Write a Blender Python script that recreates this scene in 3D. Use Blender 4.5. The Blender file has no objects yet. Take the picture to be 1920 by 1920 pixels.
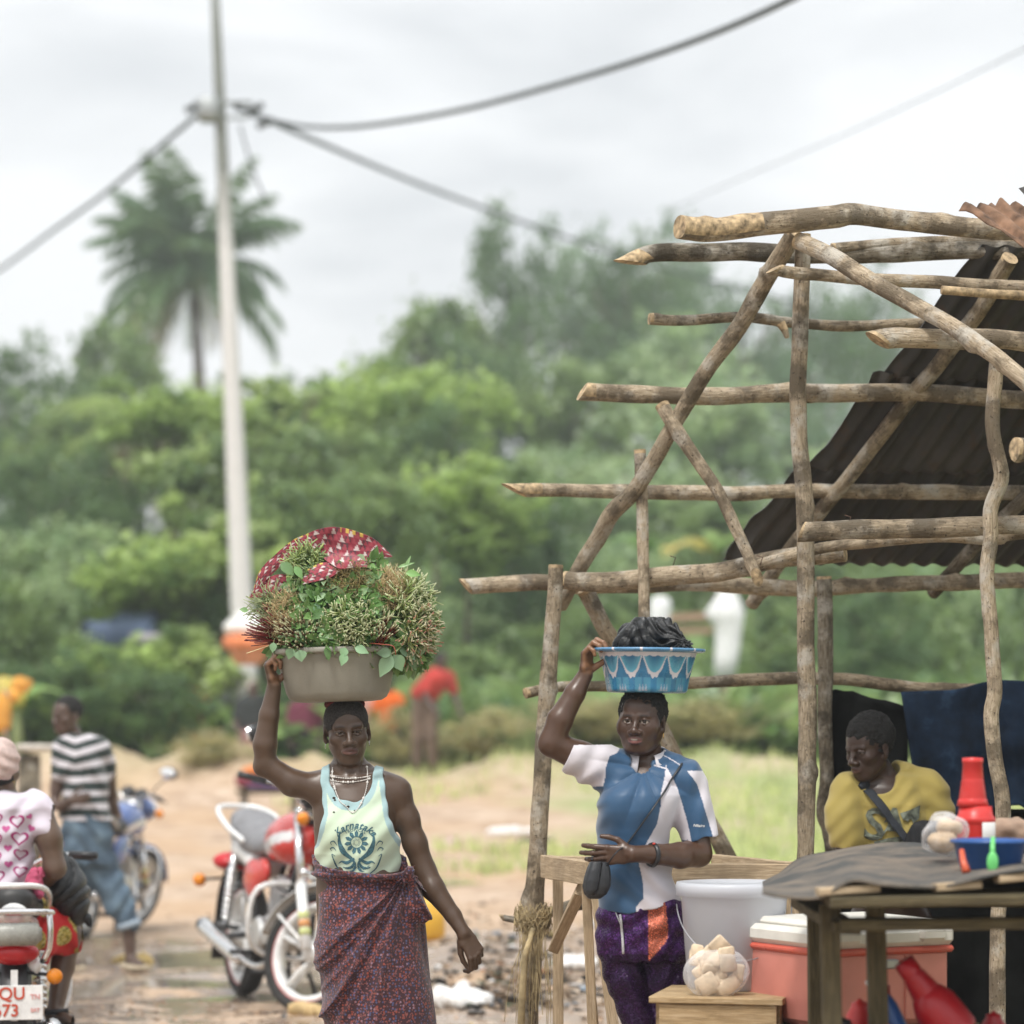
import bpy, math, random
import numpy as np
from mathutils import Vector, Matrix, noise as mnoise
random.seed(7); rng = np.random.default_rng(7)
SC = bpy.context.scene
COL = SC.collection
F = 5500.0; EYE = 1.5; HY = 1370.0
def P(px, py, D):
    return np.array([(px-960.0)/F*D, D, EYE+(HY-py)/F*D])
def GY(py): return 8250.0/(py-HY)          # depth of a flat-ground point seen on photo row py
def PA(pts, D):
    if not hasattr(D, '__len__'): D = [D]*len(pts)
    if len(D) == 2 and len(pts) > 2:
        n = len(pts); D = [D[0]+(D[1]-D[0])*i/(n-1) for i in range(n)]
    return [P(p[0], p[1], d) for p, d in zip(pts, D)]
# ---------------------------------------------------------------- materials
def s2l(c):
    c = c/255.0
    return c/12.92 if c <= 0.04045 else ((c+0.055)/1.055)**2.4
def rgb(r, g, b): return (s2l(r), s2l(g), s2l(b))
class NT:
    def __init__(s, name):
        s.m = bpy.data.materials.new(name); s.m.use_nodes = True
        s.t = s.m.node_tree; s.t.nodes.clear()
        s.out = s.n('ShaderNodeOutputMaterial')
        s.b = s.n('ShaderNodeBsdfPrincipled'); s.l(s.b.outputs[0], s.out.inputs['Surface'])
    def n(s, k, **kw):
        x = s.t.nodes.new(k)
        for a, v in kw.items():
            if a.startswith('_'): x.inputs[a[1:].replace('_', ' ')].default_value = v
            else: setattr(x, a, v)
        return x
    def l(s, a, b): s.t.links.new(a, b)
    def tex(s, kind='Object'): return s.n('ShaderNodeTexCoord').outputs[kind]
    def noise(s, vec, scale, detail=4, rough=.55, dist=0):
        x = s.n('ShaderNodeTexNoise'); x.inputs['Scale'].default_value = scale
        x.inputs['Detail'].default_value = detail; x.inputs['Roughness'].default_value = rough
        x.inputs['Distortion'].default_value = dist
        if vec is not None: s.l(vec, x.inputs['Vector'])
        return x.outputs['Fac']
    def ramp(s, fac, stops, interp='LINEAR'):
        x = s.n('ShaderNodeValToRGB'); x.color_ramp.interpolation = interp
        e = x.color_ramp.elements
        while len(e) < len(stops): e.new(.5)
        for i, (p, c) in enumerate(stops):
            e[i].position = p; e[i].color = (*c, 1) if hasattr(c, '__len__') else (c, c, c, 1)
        s.l(fac, x.inputs[0]); return x.outputs[0]
    def mix(s, fac, a, b, blend='MIX'):
        x = s.n('ShaderNodeMix', data_type='RGBA', blend_type=blend)
        for v, i in ((fac, 0), (a, 6), (b, 7)):
            if hasattr(v, 'is_linked'): s.l(v, x.inputs[i])
            elif i == 0: x.inputs[0].default_value = v
            else: x.inputs[i].default_value = (*v, 1) if len(v) == 3 else v
        return x.outputs[2]
    def math(s, op, a, b=0):
        x = s.n('ShaderNodeMath', operation=op)
        for v, i in ((a, 0), (b, 1)):
            if hasattr(v, 'is_linked'): s.l(v, x.inputs[i])
            else: x.inputs[i].default_value = v
        return x.outputs[0]
    def bump(s, h, strength=.3, dist=.01):
        x = s.n('ShaderNodeBump'); x.inputs['Strength'].default_value = strength
        x.inputs['Distance'].default_value = dist; s.l(h, x.inputs['Height'])
        s.l(x.outputs[0], s.b.inputs['Normal']); return x
    def mapping(s, vec, scale=(1, 1, 1)):
        x = s.n('ShaderNodeMapping'); x.inputs['Scale'].default_value = scale
        s.l(vec, x.inputs['Vector']); return x.outputs[0]
    def set(s, col=None, rough=None, metal=None, **kw):
        B = s.b.inputs
        if col is not None:
            if hasattr(col, 'is_linked'): s.l(col, B['Base Color'])
            else: B['Base Color'].default_value = (*col, 1)
        if rough is not None:
            if hasattr(rough, 'is_linked'): s.l(rough, B['Roughness'])
            else: B['Roughness'].default_value = rough
        if metal is not None: B['Metallic'].default_value = metal
        for k, v in kw.items(): B[k.replace('_', ' ')].default_value = v
        return s
_mc = {}
def mat(name, col, rough=.6, metal=0, var=.12, scale=18, bump=0, spec=.5, coat=0):
    """solid colour broken up by a little procedural wear"""
    key = name
    if key in _mc: return _mc[key]
    t = NT(name); v = t.tex('Object')
    n = t.noise(v, scale, 5)
    d = tuple(max(0, c*(1-var*1.6)) for c in col); e = tuple(min(1, c*(1+var)) for c in col)
    c = t.ramp(n, [(.3, d), (.7, e)])
    r = t.ramp(t.noise(v, scale*2.3, 4), [(.3, max(0, rough-.1)), (.7, min(1, rough+.1))])
    t.set(c, r, metal)
    t.b.inputs['Specular IOR Level'].default_value = spec
    t.b.inputs['Coat Weight'].default_value = coat
    if bump: t.bump(t.noise(v, scale*4, 5), bump, .004)
    _mc[key] = t.m; return t.m
def vmat(name, rough=.7, bump=.15, bscale=60, bdist=.003, var=.1, vs=14, spec=.5, sheen=0, sss=0, coat=0, cr=.3):
    """base colour from the mesh's own 'col' attribute (dye, paint, leaf colour) with fine wear"""
    if name in _mc: return _mc[name]
    t = NT(name); v = t.tex('Object')
    a = t.n('ShaderNodeVertexColor', layer_name='col').outputs[0]
    n = t.noise(v, vs, 5)
    f = t.ramp(n, [(.25, (1-var*1.5,)*3), (.75, (1+var*.6,)*3)])
    c = t.mix(1.0, a, f, 'MULTIPLY')
    t.set(c, t.ramp(t.noise(v, vs*1.7, 3), [(.3, max(.02, rough-.08)), (.7, min(1, rough+.08))]))
    B = t.b.inputs
    B['Specular IOR Level'].default_value = spec; B['Sheen Weight'].default_value = sheen
    B['Sheen Roughness'].default_value = .5
    if sss: B['Subsurface Weight'].default_value = sss; B['Subsurface Radius'].default_value = (.008, .003, .002); B['Subsurface Scale'].default_value = 1
    B['Coat Weight'].default_value = coat; B['Coat Roughness'].default_value = cr
    if bump: t.bump(t.noise(v, bscale, 6, .6), bump, bdist)
    _mc[name] = t.m; return t.m
# ---------------------------------------------------------------- objects
def top(name, label, cat, loc=(0, 0, 0), group=None, rot=(0, 0, 0)):
    o = bpy.data.objects.new(name, None); COL.objects.link(o)
    o.location = Vector([float(c) for c in loc]); o.rotation_euler = rot
    o.empty_display_size = .1
    o['label'] = label; o['category'] = cat
    if group: o['group'] = group
    return o
def tag(o, label=None, cat=None, group=None, kind=None):
    if label: o['label'] = label
    if cat: o['category'] = cat
    if group: o['group'] = group
    if kind: o['kind'] = kind
    return o
def mk(name, V, Fc, mats, parent=None, col=None, uv=None, smooth=True, mi=None, local=False, loc=None):
    V = np.asarray(V, dtype=np.float64)
    me = bpy.data.meshes.new(name)
    off = np.zeros(3)
    if parent is not None and not local:
        p = parent; 
        while p is not None:
            off += np.array(p.location); p = p.parent
    if loc is not None: off = np.array(loc, float)
    Vl = V-off
    if isinstance(Fc, np.ndarray) and Fc.ndim == 2:
        n, k = Fc.shape
        me.vertices.add(len(Vl)); me.vertices.foreach_set('co', Vl.astype(np.float32).ravel())
        me.loops.add(n*k); me.loops.foreach_set('vertex_index', Fc.astype(np.int32).ravel())
        me.polygons.add(n); me.polygons.foreach_set('loop_start', np.arange(0, n*k, k, dtype=np.int32))
        me.update(calc_edges=True)
    else:
        me.from_pydata([tuple(v) for v in Vl], [], [list(map(int, f)) for f in Fc])
        me.update()
    me.validate()
    if not isinstance(mats, (list, tuple)): mats = [mats]
    for m in mats: me.materials.append(m)
    if mi is not None: me.polygons.foreach_set('material_index', np.asarray(mi, dtype=np.int32))
    if smooth: me.polygons.foreach_set('use_smooth', np.ones(len(me.polygons), dtype=bool))
    if col is not None:
        col = np.asarray(col, dtype=np.float32)
        if col.ndim == 1: col = np.tile(col, (len(Vl), 1))
        a = me.color_attributes.new('col', 'FLOAT_COLOR', 'POINT')
        c4 = np.ones((len(Vl), 4), np.float32); c4[:, :3] = col
        a.data.foreach_set('color', c4.ravel())
    if uv is not None:
        ul = me.uv_layers.new(name='UVMap')
        li = np.zeros(len(me.loops), np.int32); me.loops.foreach_get('vertex_index', li)
        ul.data.foreach_set('uv', np.asarray(uv, np.float32)[li].ravel())
    o = bpy.data.objects.new(name, me); COL.objects.link(o)
    if parent is not None: o.parent = parent
    if loc is not None: o.location = Vector([float(c) for c in loc])
    return o
class MB:
    """mesh collector"""
    def __init__(s): s.V = []; s.F = []; s.C = []; s.U = []; s.M = []; s.n = 0
    def add(s, V, Fc, col=None, uv=None, m=0):
        V = np.asarray(V, float); s.V.append(V)
        s.F += [tuple(int(i)+s.n for i in f) for f in Fc]; s.M += [m]*len(Fc)
        c = np.ones((len(V), 3))*.5
        if col is not None: c[:] = col
        s.C.append(c)
        s.U.append(np.zeros((len(V), 2)) if uv is None else np.asarray(uv, float)); s.n += len(V)
        return s
    def box(s, c, size, R=None, m=0, col=None, bev=.0):
        x, y, z = [d/2 for d in size]
        if bev <= 0:
            V = np.array([[a*x, b*y, d*z] for d in (-1, 1) for b in (-1, 1) for a in (-1, 1)])
            Fc = [(0, 2, 3, 1), (4, 5, 7, 6), (0, 1, 5, 4), (2, 6, 7, 3), (0, 4, 6, 2), (1, 3, 7, 5)]
        else:
            b = min(bev, x*.9, y*.9, z*.9); V = []; 
            for sz in (-1, 1):
                for sy in (-1, 1):
                    for sx in (-1, 1):
                        V += [(sx*x, sy*(y-b), sz*(z-b)), (sx*(x-b), sy*y, sz*(z-b)), (sx*(x-b), sy*(y-b), sz*z)]
            V = np.array(V)
            bm = __import__('bmesh').new()
            vs = [bm.verts.new(v) for v in V]
            r = __import__('bmesh').ops.convex_hull(bm, input=vs)
            bm.verts.ensure_lookup_table(); bm.verts.index_update()
            V = np.array([v.co[:] for v in bm.verts]); Fc = [[v.index for v in f.verts] for f in bm.faces]
            bm.free()
        if R is not None: V = V@np.asarray(R).T
        return s.add(V+np.asarray(c, float), Fc, col=col, m=m)
    def tube(s, pts, r, k=8, m=0, col=None, caps=True, flat=1.0, closed=False, up=None):
        pts = np.asarray(pts, float); n = len(pts)
        r = np.ones(n)*r if not hasattr(r, '__len__') else np.asarray(r, float)
        T = np.gradient(pts, axis=0) if not closed else (np.roll(pts, -1, 0)-np.roll(pts, 1, 0))
        T /= np.linalg.norm(T, axis=1)[:, None]+1e-12
        u = np.array(up if up is not None else ([0, 0, 1] if abs(T[0][2]) < .9 else [1, 0, 0]), float)
        V = []
        for i in range(n):
            u = u-T[i]*u.dot(T[i]); u /= np.linalg.norm(u)+1e-12; w = np.cross(T[i], u)
            for j in range(k):
                a = 2*math.pi*j/k
                V.append(pts[i]+(w*math.cos(a)+u*math.sin(a)*flat)*r[i])
        Fc = []
        for i in range(n if closed else n-1):
            for j in range(k):
                i2 = (i+1) % n
                Fc.append((i*k+j, i*k+(j+1) % k, i2*k+(j+1) % k, i2*k+j))
        if caps and not closed:
            Fc.append(tuple(range(k-1, -1, -1))); Fc.append(tuple((n-1)*k+j for j in range(k)))
        return s.add(V, Fc, col=col, m=m)
    def lathe(s, prof, k=32, c=(0, 0, 0), R=None, m=0, col=None, sy=1.0, fl=None):
        """prof: (r, z) list; axis z. fl(angle, i) radius factor"""
        V = []; n = len(prof)
        for i, (r, z) in enumerate(prof):
            for j in range(k):
                a = 2*math.pi*j/k; q = r*(fl(a, i) if fl else 1)
                V.append((q*math.cos(a), q*math.sin(a)*sy, z))
        Fc = [(i*k+j, i*k+(j+1) % k, (i+1)*k+(j+1) % k, (i+1)*k+j) for i in range(n-1) for j in range(k)]
        if prof[0][0] > 1e-6: Fc.append(tuple(range(k-1, -1, -1)))
        if prof[-1][0] > 1e-6: Fc.append(tuple((n-1)*k+j for j in range(k)))
        V = np.array(V)
        if R is not None: V = V@np.asarray(R).T
        return s.add(V+np.asarray(c, float), Fc, col=col, m=m)
    def xf(s, M):
        M = np.asarray(M); s.V = [v@M[:3, :3].T+M[:3, 3] for v in s.V]; return s
    def build(s, name, mats, parent=None, smooth=True, **kw):
        if not s.V: return None
        return mk(name, np.vstack(s.V), s.F, mats, parent, col=np.vstack(s.C), uv=np.vstack(s.U), smooth=smooth, mi=s.M, **kw)
def sharp(o, ang=35):
    """auto-smooth look: split normals at hard edges"""
    me = o.data; import bmesh
    bm = bmesh.new(); bm.from_mesh(me); lim = math.radians(ang)
    es = [e for e in bm.edges if len(e.link_faces) == 2 and e.calc_face_angle(0) > lim]
    bmesh.ops.split_edges(bm, edges=es); bm.to_mesh(me); bm.free(); return o
def rotz(a): c, s = math.cos(a), math.sin(a); return np.array([[c, -s, 0], [s, c, 0], [0, 0, 1.]])
def rotx(a): c, s = math.cos(a), math.sin(a); return np.array([[1., 0, 0], [0, c, -s], [0, s, c]])
def roty(a): c, s = math.cos(a), math.sin(a); return np.array([[c, 0, s], [0, 1., 0], [-s, 0, c]])
def frame_to(d, up=(0, 0, 1)):
    """rotation taking local z to d"""
    d = np.asarray(d, float); d = d/np.linalg.norm(d); u = np.asarray(up, float)
    x = np.cross(u, d)
    if np.linalg.norm(x) < 1e-5: x = np.array([1., 0, 0])
    x /= np.linalg.norm(x); y = np.cross(d, x); return np.stack([x, y, d], 1)
def catmull(pts, step):
    pts = [np.asarray(p, float) for p in pts]; out = []
    for i in range(len(pts)-1):
        p0 = pts[max(i-1, 0)]; p1 = pts[i]; p2 = pts[i+1]; p3 = pts[min(i+2, len(pts)-1)]
        n = max(1, int(np.linalg.norm(p2-p1)/step))
        for j in range(n):
            t = j/n
            out.append(.5*((2*p1)+(-p0+p2)*t+(2*p0-5*p1+4*p2-p3)*t*t+(-p0+3*p1-3*p2+p3)*t**3))
    out.append(pts[-1]); return np.array(out)
# ---------------------------------------------------------------- numpy value noise
_perm = rng.permutation(4096); _val = rng.random(4096)
def vn(p, sc=1.0, seed=0):
    p = np.asarray(p, float)*sc+seed*17.31
    i = np.floor(p).astype(np.int64); f = p-i; f = f*f*(3-2*f)
    def h(a, b, c): return _val[_perm[(_perm[(_perm[a & 4095]+b) & 4095]+c) & 4095]]
    x, y, z = i[..., 0], i[..., 1], i[..., 2]; fx, fy, fz = f[..., 0], f[..., 1], f[..., 2]
    r = 0
    for a in (0, 1):
        for b in (0, 1):
            for c in (0, 1):
                w = (fx if a else 1-fx)*(fy if b else 1-fy)*(fz if c else 1-fz)
                r = r+w*h(x+a, y+b, z+c)
    return r*2-1
def fbm(p, sc=1.0, seed=0, o=3):
    r = 0; a = 1
    for k in range(o): r = r+a*vn(p, sc*2**k, seed+k*3); a *= .5
    return r
# ---------------------------------------------------------------- signed distance modelling (one continuous skin)
class SDF:
    def __init__(s): s.ops = []
    def _p(s, lo, hi, f, k, op): s.ops.append((np.asarray(lo, float), np.asarray(hi, float), f, k, op)); return s
    def rc(s, a, b, ra, rb, k=.02, op='u', sq=None):
        """tapered capsule; sq=(axis vector, factor) flattens it along an axis"""
        a = np.asarray(a, float); b = np.asarray(b, float); R = max(ra, rb)*(max(1, sq[1]) if sq else 1)
        def f(x, y, z):
            ba = b-a; L = ba.dot(ba)+1e-12
            px, py, pz = x-a[0], y-a[1], z-a[2]
            t = np.clip((px*ba[0]+py*ba[1]+pz*ba[2])/L, 0, 1)
            qx, qy, qz = px-t*ba[0], py-t*ba[1], pz-t*ba[2]
            if sq:
                n = np.asarray(sq[0], float); n = n/np.linalg.norm(n)
                dn = (qx*n[0]+qy*n[1]+qz*n[2]); g = 1/sq[1]-1
                qx, qy, qz = qx+dn*n[0]*g, qy+dn*n[1]*g, qz+dn*n[2]*g
                d = np.sqrt(qx*qx+qy*qy+qz*qz)-(ra+(rb-ra)*t)
                return d*min(1, sq[1])
            return np.sqrt(qx*qx+qy*qy+qz*qz)-(ra+(rb-ra)*t)
        return s._p(np.minimum(a, b)-R, np.maximum(a, b)+R, f, k, op)
    def el(s, c, r, R=None, k=.02, op='u'):
        c = np.asarray(c, float); r = np.asarray(r, float); m = max(r)
        def f(x, y, z):
            p = [x-c[0], y-c[1], z-c[2]]
            if R is not None: p = [sum(R[j][i]*p[j] for j in range(3)) for i in range(3)]
            k0 = np.sqrt(sum((p[i]/r[i])**2 for i in range(3)))
            k1 = np.sqrt(sum((p[i]/r[i]**2)**2 for i in range(3)))+1e-9
            return k0*(k0-1)/k1
        return s._p(c-m, c+m, f, k, op)
    def path(s, pts, rs, k=.02, op='u', **kw):
        for i in range(len(pts)-1): s.rc(pts[i], pts[i+1], rs[i], rs[i+1], k, op, **kw)
        return s
    def loft(s, rows, k=.02, op='u', pw=2.0):
        """rows: (z, cx, cy, rx, ry) stacked ellipses"""
        A = np.array(sorted(rows), float)
        m = max(A[:, 3].max(), A[:, 4].max())
        lo = [A[:, 1].min()-m, A[:, 2].min()-m, A[0, 0]]; hi = [A[:, 1].max()+m, A[:, 2].max()+m, A[-1, 0]]
        def f(x, y, z):
            zz = np.clip(z, A[0, 0], A[-1, 0])
            def I(j): return np.interp(zz.ravel(), A[:, 0], A[:, j]).reshape(zz.shape)
            cx, cy, rx, ry = I(1), I(2), I(3), I(4)
            d = ((np.abs(x-cx)/rx)**pw+(np.abs(y-cy)/ry)**pw)**(1/pw)
            d = (d-1)*np.minimum(rx, ry)*.9
            return np.maximum(d, np.maximum(A[0, 0]-z, z-A[-1, 0]))
        return s._p(lo, hi, f, k, op)
    def fn(s, lo, hi, f, k=.01, op='u'): return s._p(lo, hi, f, k, op)
    def mesh(s, lo, hi, h, big=.2):
        lo = np.asarray(lo, float); hi = np.asarray(hi, float)
        n = np.maximum(3, np.ceil((hi-lo)/h).astype(int)+1)
        ax = [lo[i]+h*np.arange(n[i]) for i in range(3)]
        D = np.full(n, big, np.float32)
        for (a, b, f, k, op) in s.ops:
            pad = k+2.5*h
            i0 = [int(np.clip(np.floor((a[i]-pad-lo[i])/h), 0, n[i])) for i in range(3)]
            i1 = [int(np.clip(np.ceil((b[i]+pad-lo[i])/h)+1, 0, n[i])) for i in range(3)]
            if any(i1[i] <= i0[i] for i in range(3)): continue
            if op == 'i': i0 = [0]*3; i1 = list(n)
            sl = tuple(slice(i0[i], i1[i]) for i in range(3))
            X = ax[0][sl[0]][:, None, None]; Y = ax[1][sl[1]][None, :, None]; Z = ax[2][sl[2]][None, None, :]
            X = X.astype(np.float32); Y = Y.astype(np.float32); Z = Z.astype(np.float32)
            d = f(X, Y, Z).astype(np.float32); d = np.broadcast_to(d, D[sl].shape)
            A = D[sl]
            if op == 'u':
                hh = np.clip(.5+.5*(A-d)/k, 0, 1); D[sl] = A*(1-hh)+d*hh-k*hh*(1-hh)
            elif op == 's':
                hh = np.clip(.5-.5*(A+d)/k, 0, 1); D[sl] = A*(1-hh)-d*hh+k*hh*(1-hh)
            elif op == 'i':
                hh = np.clip(.5-.5*(A-d)/k, 0, 1)   # smooth max
                D[sl] = A*hh*0+np.maximum(A, d)
            elif op == 'd':
                D[sl] = A+d
        return surfnet(D, lo, h)
def surfnet(D, lo, h):
    n = np.array(D.shape); cn = n-1; ins = D < 0
    accI = []; accP = []; quads = []
    for ax in range(3):
        s0 = [slice(None)]*3; s1 = [slice(None)]*3; s0[ax] = slice(0, -1); s1[ax] = slice(1, None)
        a = ins[tuple(s0)]; b = ins[tuple(s1)]
        idx = np.argwhere(a != b)
        if len(idx) == 0: continue
        e = np.zeros(3, int); e[ax] = 1
        d0 = D[idx[:, 0], idx[:, 1], idx[:, 2]]; j = idx+e; d1 = D[j[:, 0], j[:, 1], j[:, 2]]
        t = d0/(d0-d1); pos = idx.astype(float); pos[:, ax] += t
        u = np.zeros(3, int); u[(ax+1) % 3] = 1; v = np.zeros(3, int); v[(ax+2) % 3] = 1
        cs = [idx-u-v, idx-v, idx, idx-u]
        ok = np.ones(len(idx), bool)
        for c in cs: ok &= ((c >= 0) & (c < cn)).all(1)
        ids = []
        for c in cs:
            l = (c[:, 0]*cn[1]+c[:, 1])*cn[2]+c[:, 2]
            g = ((c >= 0) & (c < cn)).all(1)
            accI.append(l[g]); accP.append(pos[g]); ids.append(l[ok])
        q = np.stack(ids, 1); flip = d0[ok] > 0
        q[flip] = q[flip][:, ::-1]; quads.append(q)
    I = np.concatenate(accI); Pp = np.vstack(accP)
    un, inv = np.unique(I, return_inverse=True); cnt = np.bincount(inv)
    V = np.stack([np.bincount(inv, Pp[:, k])/cnt for k in range(3)], 1)
    Q = np.searchsorted(un, np.vstack(quads))
    return V*h+lo, Q
def vnormals(V, Q):
    n = np.cross(V[Q[:, 2]]-V[Q[:, 0]], V[Q[:, 3]]-V[Q[:, 1]])
    N = np.zeros_like(V)
    for k in range(4): np.add.at(N, Q[:, k], n)
    return N/(np.linalg.norm(N, axis=1)[:, None]+1e-12)
def join(parts):
    V = []; Q = []; n = 0
    for v, q in parts: V.append(v); Q.append(q+n); n += len(v)
    return np.vstack(V), np.vstack(Q)
def smoothV(V, Q, it=1, lam=.5):
    for _ in range(it):
        S = np.zeros_like(V); c = np.zeros(len(V))
        for a, b in ((0, 1), (1, 2), (2, 3), (3, 0)):
            np.add.at(S, Q[:, a], V[Q[:, b]]); np.add.at(c, Q[:, a], 1)
            np.add.at(S, Q[:, b], V[Q[:, a]]); np.add.at(c, Q[:, b], 1)
        V = V+lam*(S/np.maximum(c, 1)[:, None]-V)
    return V
# ---------------------------------------------------------------- camera, sky, sun
cam_d = bpy.data.cameras.new('camera'); cam = bpy.data.objects.new('camera', cam_d); COL.objects.link(cam)
cam.location = (0, 0, EYE); cam.rotation_euler = (math.pi/2, 0, 0)
cam_d.sensor_width = 36; cam_d.sensor_fit = 'HORIZONTAL'
cam_d.lens = F/1920*36; cam_d.shift_y = (HY-960)/1920.0
cam_d.clip_start = .1; cam_d.clip_end = 3000
cam_d.dof.use_dof = True; cam_d.dof.focus_distance = 10.15
cam_d.dof.aperture_fstop = cam_d.lens/1000/0.050; cam_d.dof.aperture_blades = 0
SC.camera = cam
SC.render.engine = 'CYCLES'
SC.cycles.use_denoising = True
try: SC.cycles.denoiser = 'OPENIMAGEDENOISE'
except Exception: pass
SC.cycles.use_adaptive_sampling = True; SC.cycles.adaptive_threshold = .02
SC.cycles.max_bounces = 6; SC.cycles.diffuse_bounces = 3; SC.cycles.glossy_bounces = 3
SC.cycles.transmission_bounces = 6; SC.cycles.transparent_max_bounces = 12
SC.cycles.caustics_reflective = False; SC.cycles.caustics_refractive = False
SC.cycles.sample_clamp_indirect = 6
SC.view_settings.view_transform = 'Standard'; SC.view_settings.look = 'None'
SC.view_settings.exposure = .36; SC.view_settings.gamma = 1
SC.view_settings.use_curve_mapping = False

SUN_EL, SUN_AZ = math.radians(58), math.radians(205)   # azimuth measured from +Y, clockwise
W = bpy.data.worlds.new('World'); SC.world = W; W.use_nodes = True
t = W.node_tree; t.nodes.clear()
def wn(k): return t.nodes.new(k)
out = wn('ShaderNodeOutputWorld'); bg = wn('ShaderNodeBackground'); t.links.new(bg.outputs[0], out.inputs[0])
bg.inputs['Strength'].default_value = .1
sky = wn('ShaderNodeTexSky'); sky.sky_type = 'NISHITA'; sky.sun_disc = False
sky.sun_elevation = SUN_EL; sky.sun_rotation = SUN_AZ; sky.air_density = 1.2; sky.dust_density = 3; sky.ozone_density = 1
tc = wn('ShaderNodeTexCoord')
sep = wn('ShaderNodeSeparateXYZ'); t.links.new(tc.outputs['Generated'], sep.inputs[0])
mp = wn('ShaderNodeMapping'); mp.inputs['Scale'].default_value = (1, 1, 3.2); t.links.new(tc.outputs['Generated'], mp.inputs[0])
nz = wn('ShaderNodeTexNoise'); nz.inputs['Scale'].default_value = 5.5; nz.inputs['Detail'].default_value = 6
nz.inputs['Roughness'].default_value = .5; nz.inputs['Distortion'].default_value = .4
t.links.new(mp.outputs[0], nz.inputs['Vector'])
cr = wn('ShaderNodeValToRGB'); e = cr.color_ramp.elements
e[0].position = .34; e[0].color = (6.9, 7.1, 7.25, 1); e[1].position = .56; e[1].color = (9.25, 9.35, 9.4, 1)
t.links.new(nz.outputs['Fac'], cr.inputs[0])
# overcast sky: about twice as bright overhead as near the horizon
m1 = wn('ShaderNodeMath'); m1.operation = 'MAXIMUM'; m1.inputs[1].default_value = 0; t.links.new(sep.outputs['Z'], m1.inputs[0])
m2 = wn('ShaderNodeMapRange'); m2.inputs['From Min'].default_value = .26; m2.inputs['From Max'].default_value = .9
m2.inputs['To Min'].default_value = 1.0; m2.inputs['To Max'].default_value = 1.45
t.links.new(m1.outputs[0], m2.inputs['Value'])
vm = wn('ShaderNodeVectorMath'); vm.operation = 'SCALE'; t.links.new(cr.outputs[0], vm.inputs[0]); t.links.new(m2.outputs[0], vm.inputs['Scale'])
mx = wn('ShaderNodeMix'); mx.data_type = 'RGBA'; mx.inputs[0].default_value = .9
t.links.new(sky.outputs[0], mx.inputs[6]); t.links.new(vm.outputs[0], mx.inputs[7]); t.links.new(mx.outputs[2], bg.inputs[0])
sd = bpy.data.lights.new('sun', 'SUN'); sd.energy = 2.3; sd.angle = math.radians(12); sd.color = (1, .96, .9)
so = bpy.data.objects.new('sun', sd); COL.objects.link(so)
dv = Vector((math.sin(SUN_AZ)*math.cos(SUN_EL), math.cos(SUN_AZ)*math.cos(SUN_EL), math.sin(SUN_EL)))
so.rotation_euler = dv.to_track_quat('Z', 'Y').to_euler(); so.location = (-5, -5, 20)

# ---------------------------------------------------------------- terrain
PUD = [(P(a, b, GY(b))[0], GY(b), c, d) for a, b, c, d in ((330, 1835, .62, .5), (420, 1862, .5, .28), (250, 1868, .45, .3), (860, 1655, .5, 1.2), (770, 1660, .6, 1.2), (300, 1790, .4, .8), (470, 1800, .5, .5), (140, 1850, .4, .4))]
def tz0(y): return np.interp(y, [0, 26, 33, 40, 46, 52, 65, 90, 130, 200, 400], [0, 0, .3, .85, 1.35, 2.0, 3.4, 6.5, 8.5, 10, 12])
def tz(x, y):
    x = np.asarray(x, float); y = np.asarray(y, float)
    p = np.stack([x, y, x*0], -1)
    z = tz0(y)+.012*fbm(p, .9, 1, 3)*np.clip(1-(y-30)/60, .3, 1)+.05*fbm(p, .17, 5, 2)*np.clip((y-14)/10, 0, 1)
    z = z+.012*np.clip(fbm(p, 3.5, 8, 3), -.2, 1)
    # earth mounds beyond the mud, left
    for (cx, cy, sx, sy, hh) in ((-4.9, 39.3, 1.3, .9, .42), (-3.6, 38.6, .9, .8, .34), (-2.3, 39, .8, .7, .3), (-6.2, 39, .9, .8, .36), (1.9, 39.5, 1.3, .7, .3), (-.1, 39.4, .9, .6, .26), (3.6, 39.6, 1.2, .6, .26)):
        z = z+hh*np.exp(-((x-cx)/sx)**2-((y-cy)/sy)**2)*(1+.35*vn(p, 2.2, 3)+.2*vn(p, 5, 4))
    # heap of spoil and rubbish between the posts and the path
    for (cx, cy, sx, sy, hh) in ((.2, 19.2, 1.2, 1.4, .12), (.75, 16.2, .8, 1.0, .09), (-.2, 17.3, .5, .8, .05)):
        z = z+hh*np.exp(-((x-cx)/sx)**2-((y-cy)/sy)**2)*(1+.6*vn(p, 6, 3))
    for (cx, cy, sx, sy) in PUD:
        q = ((x-cx)/sx)**2+((y-cy)/sy)**2+.5*vn(p, 2.6, 9); z = z-.035*np.clip(1.15-q, 0, 1)
    # shallow ruts
    r = np.exp(-((x+2.6-.18*(y-17))/.25)**2)+np.exp(-((x+1.3-.16*(y-17))/.3)**2)
    z = z-.03*r*np.clip(1-abs(y-18)/8, 0, 1)
    return z
ys = np.concatenate([np.linspace(-30, 8, 20), np.arange(8.15, 24, .09), np.geomspace(24, 420, 190)])
xs = np.concatenate([-np.geomspace(7, 160, 46)[::-1], np.arange(-6.9, 6.95, .1), np.geomspace(7, 160, 46)])
X, Y = np.meshgrid(xs, ys); Z = tz(X, Y)
nx = len(xs); I = np.arange(len(ys)-1)[:, None]*nx+np.arange(nx-1)[None]
FQ = np.stack([I, I+1, I+nx+1, I+nx], -1).reshape(-1, 4)
g = NT('ground_soil'); v = g.tex('Object')
sx = g.n('ShaderNodeSeparateXYZ'); g.l(v, sx.inputs[0])
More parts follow.
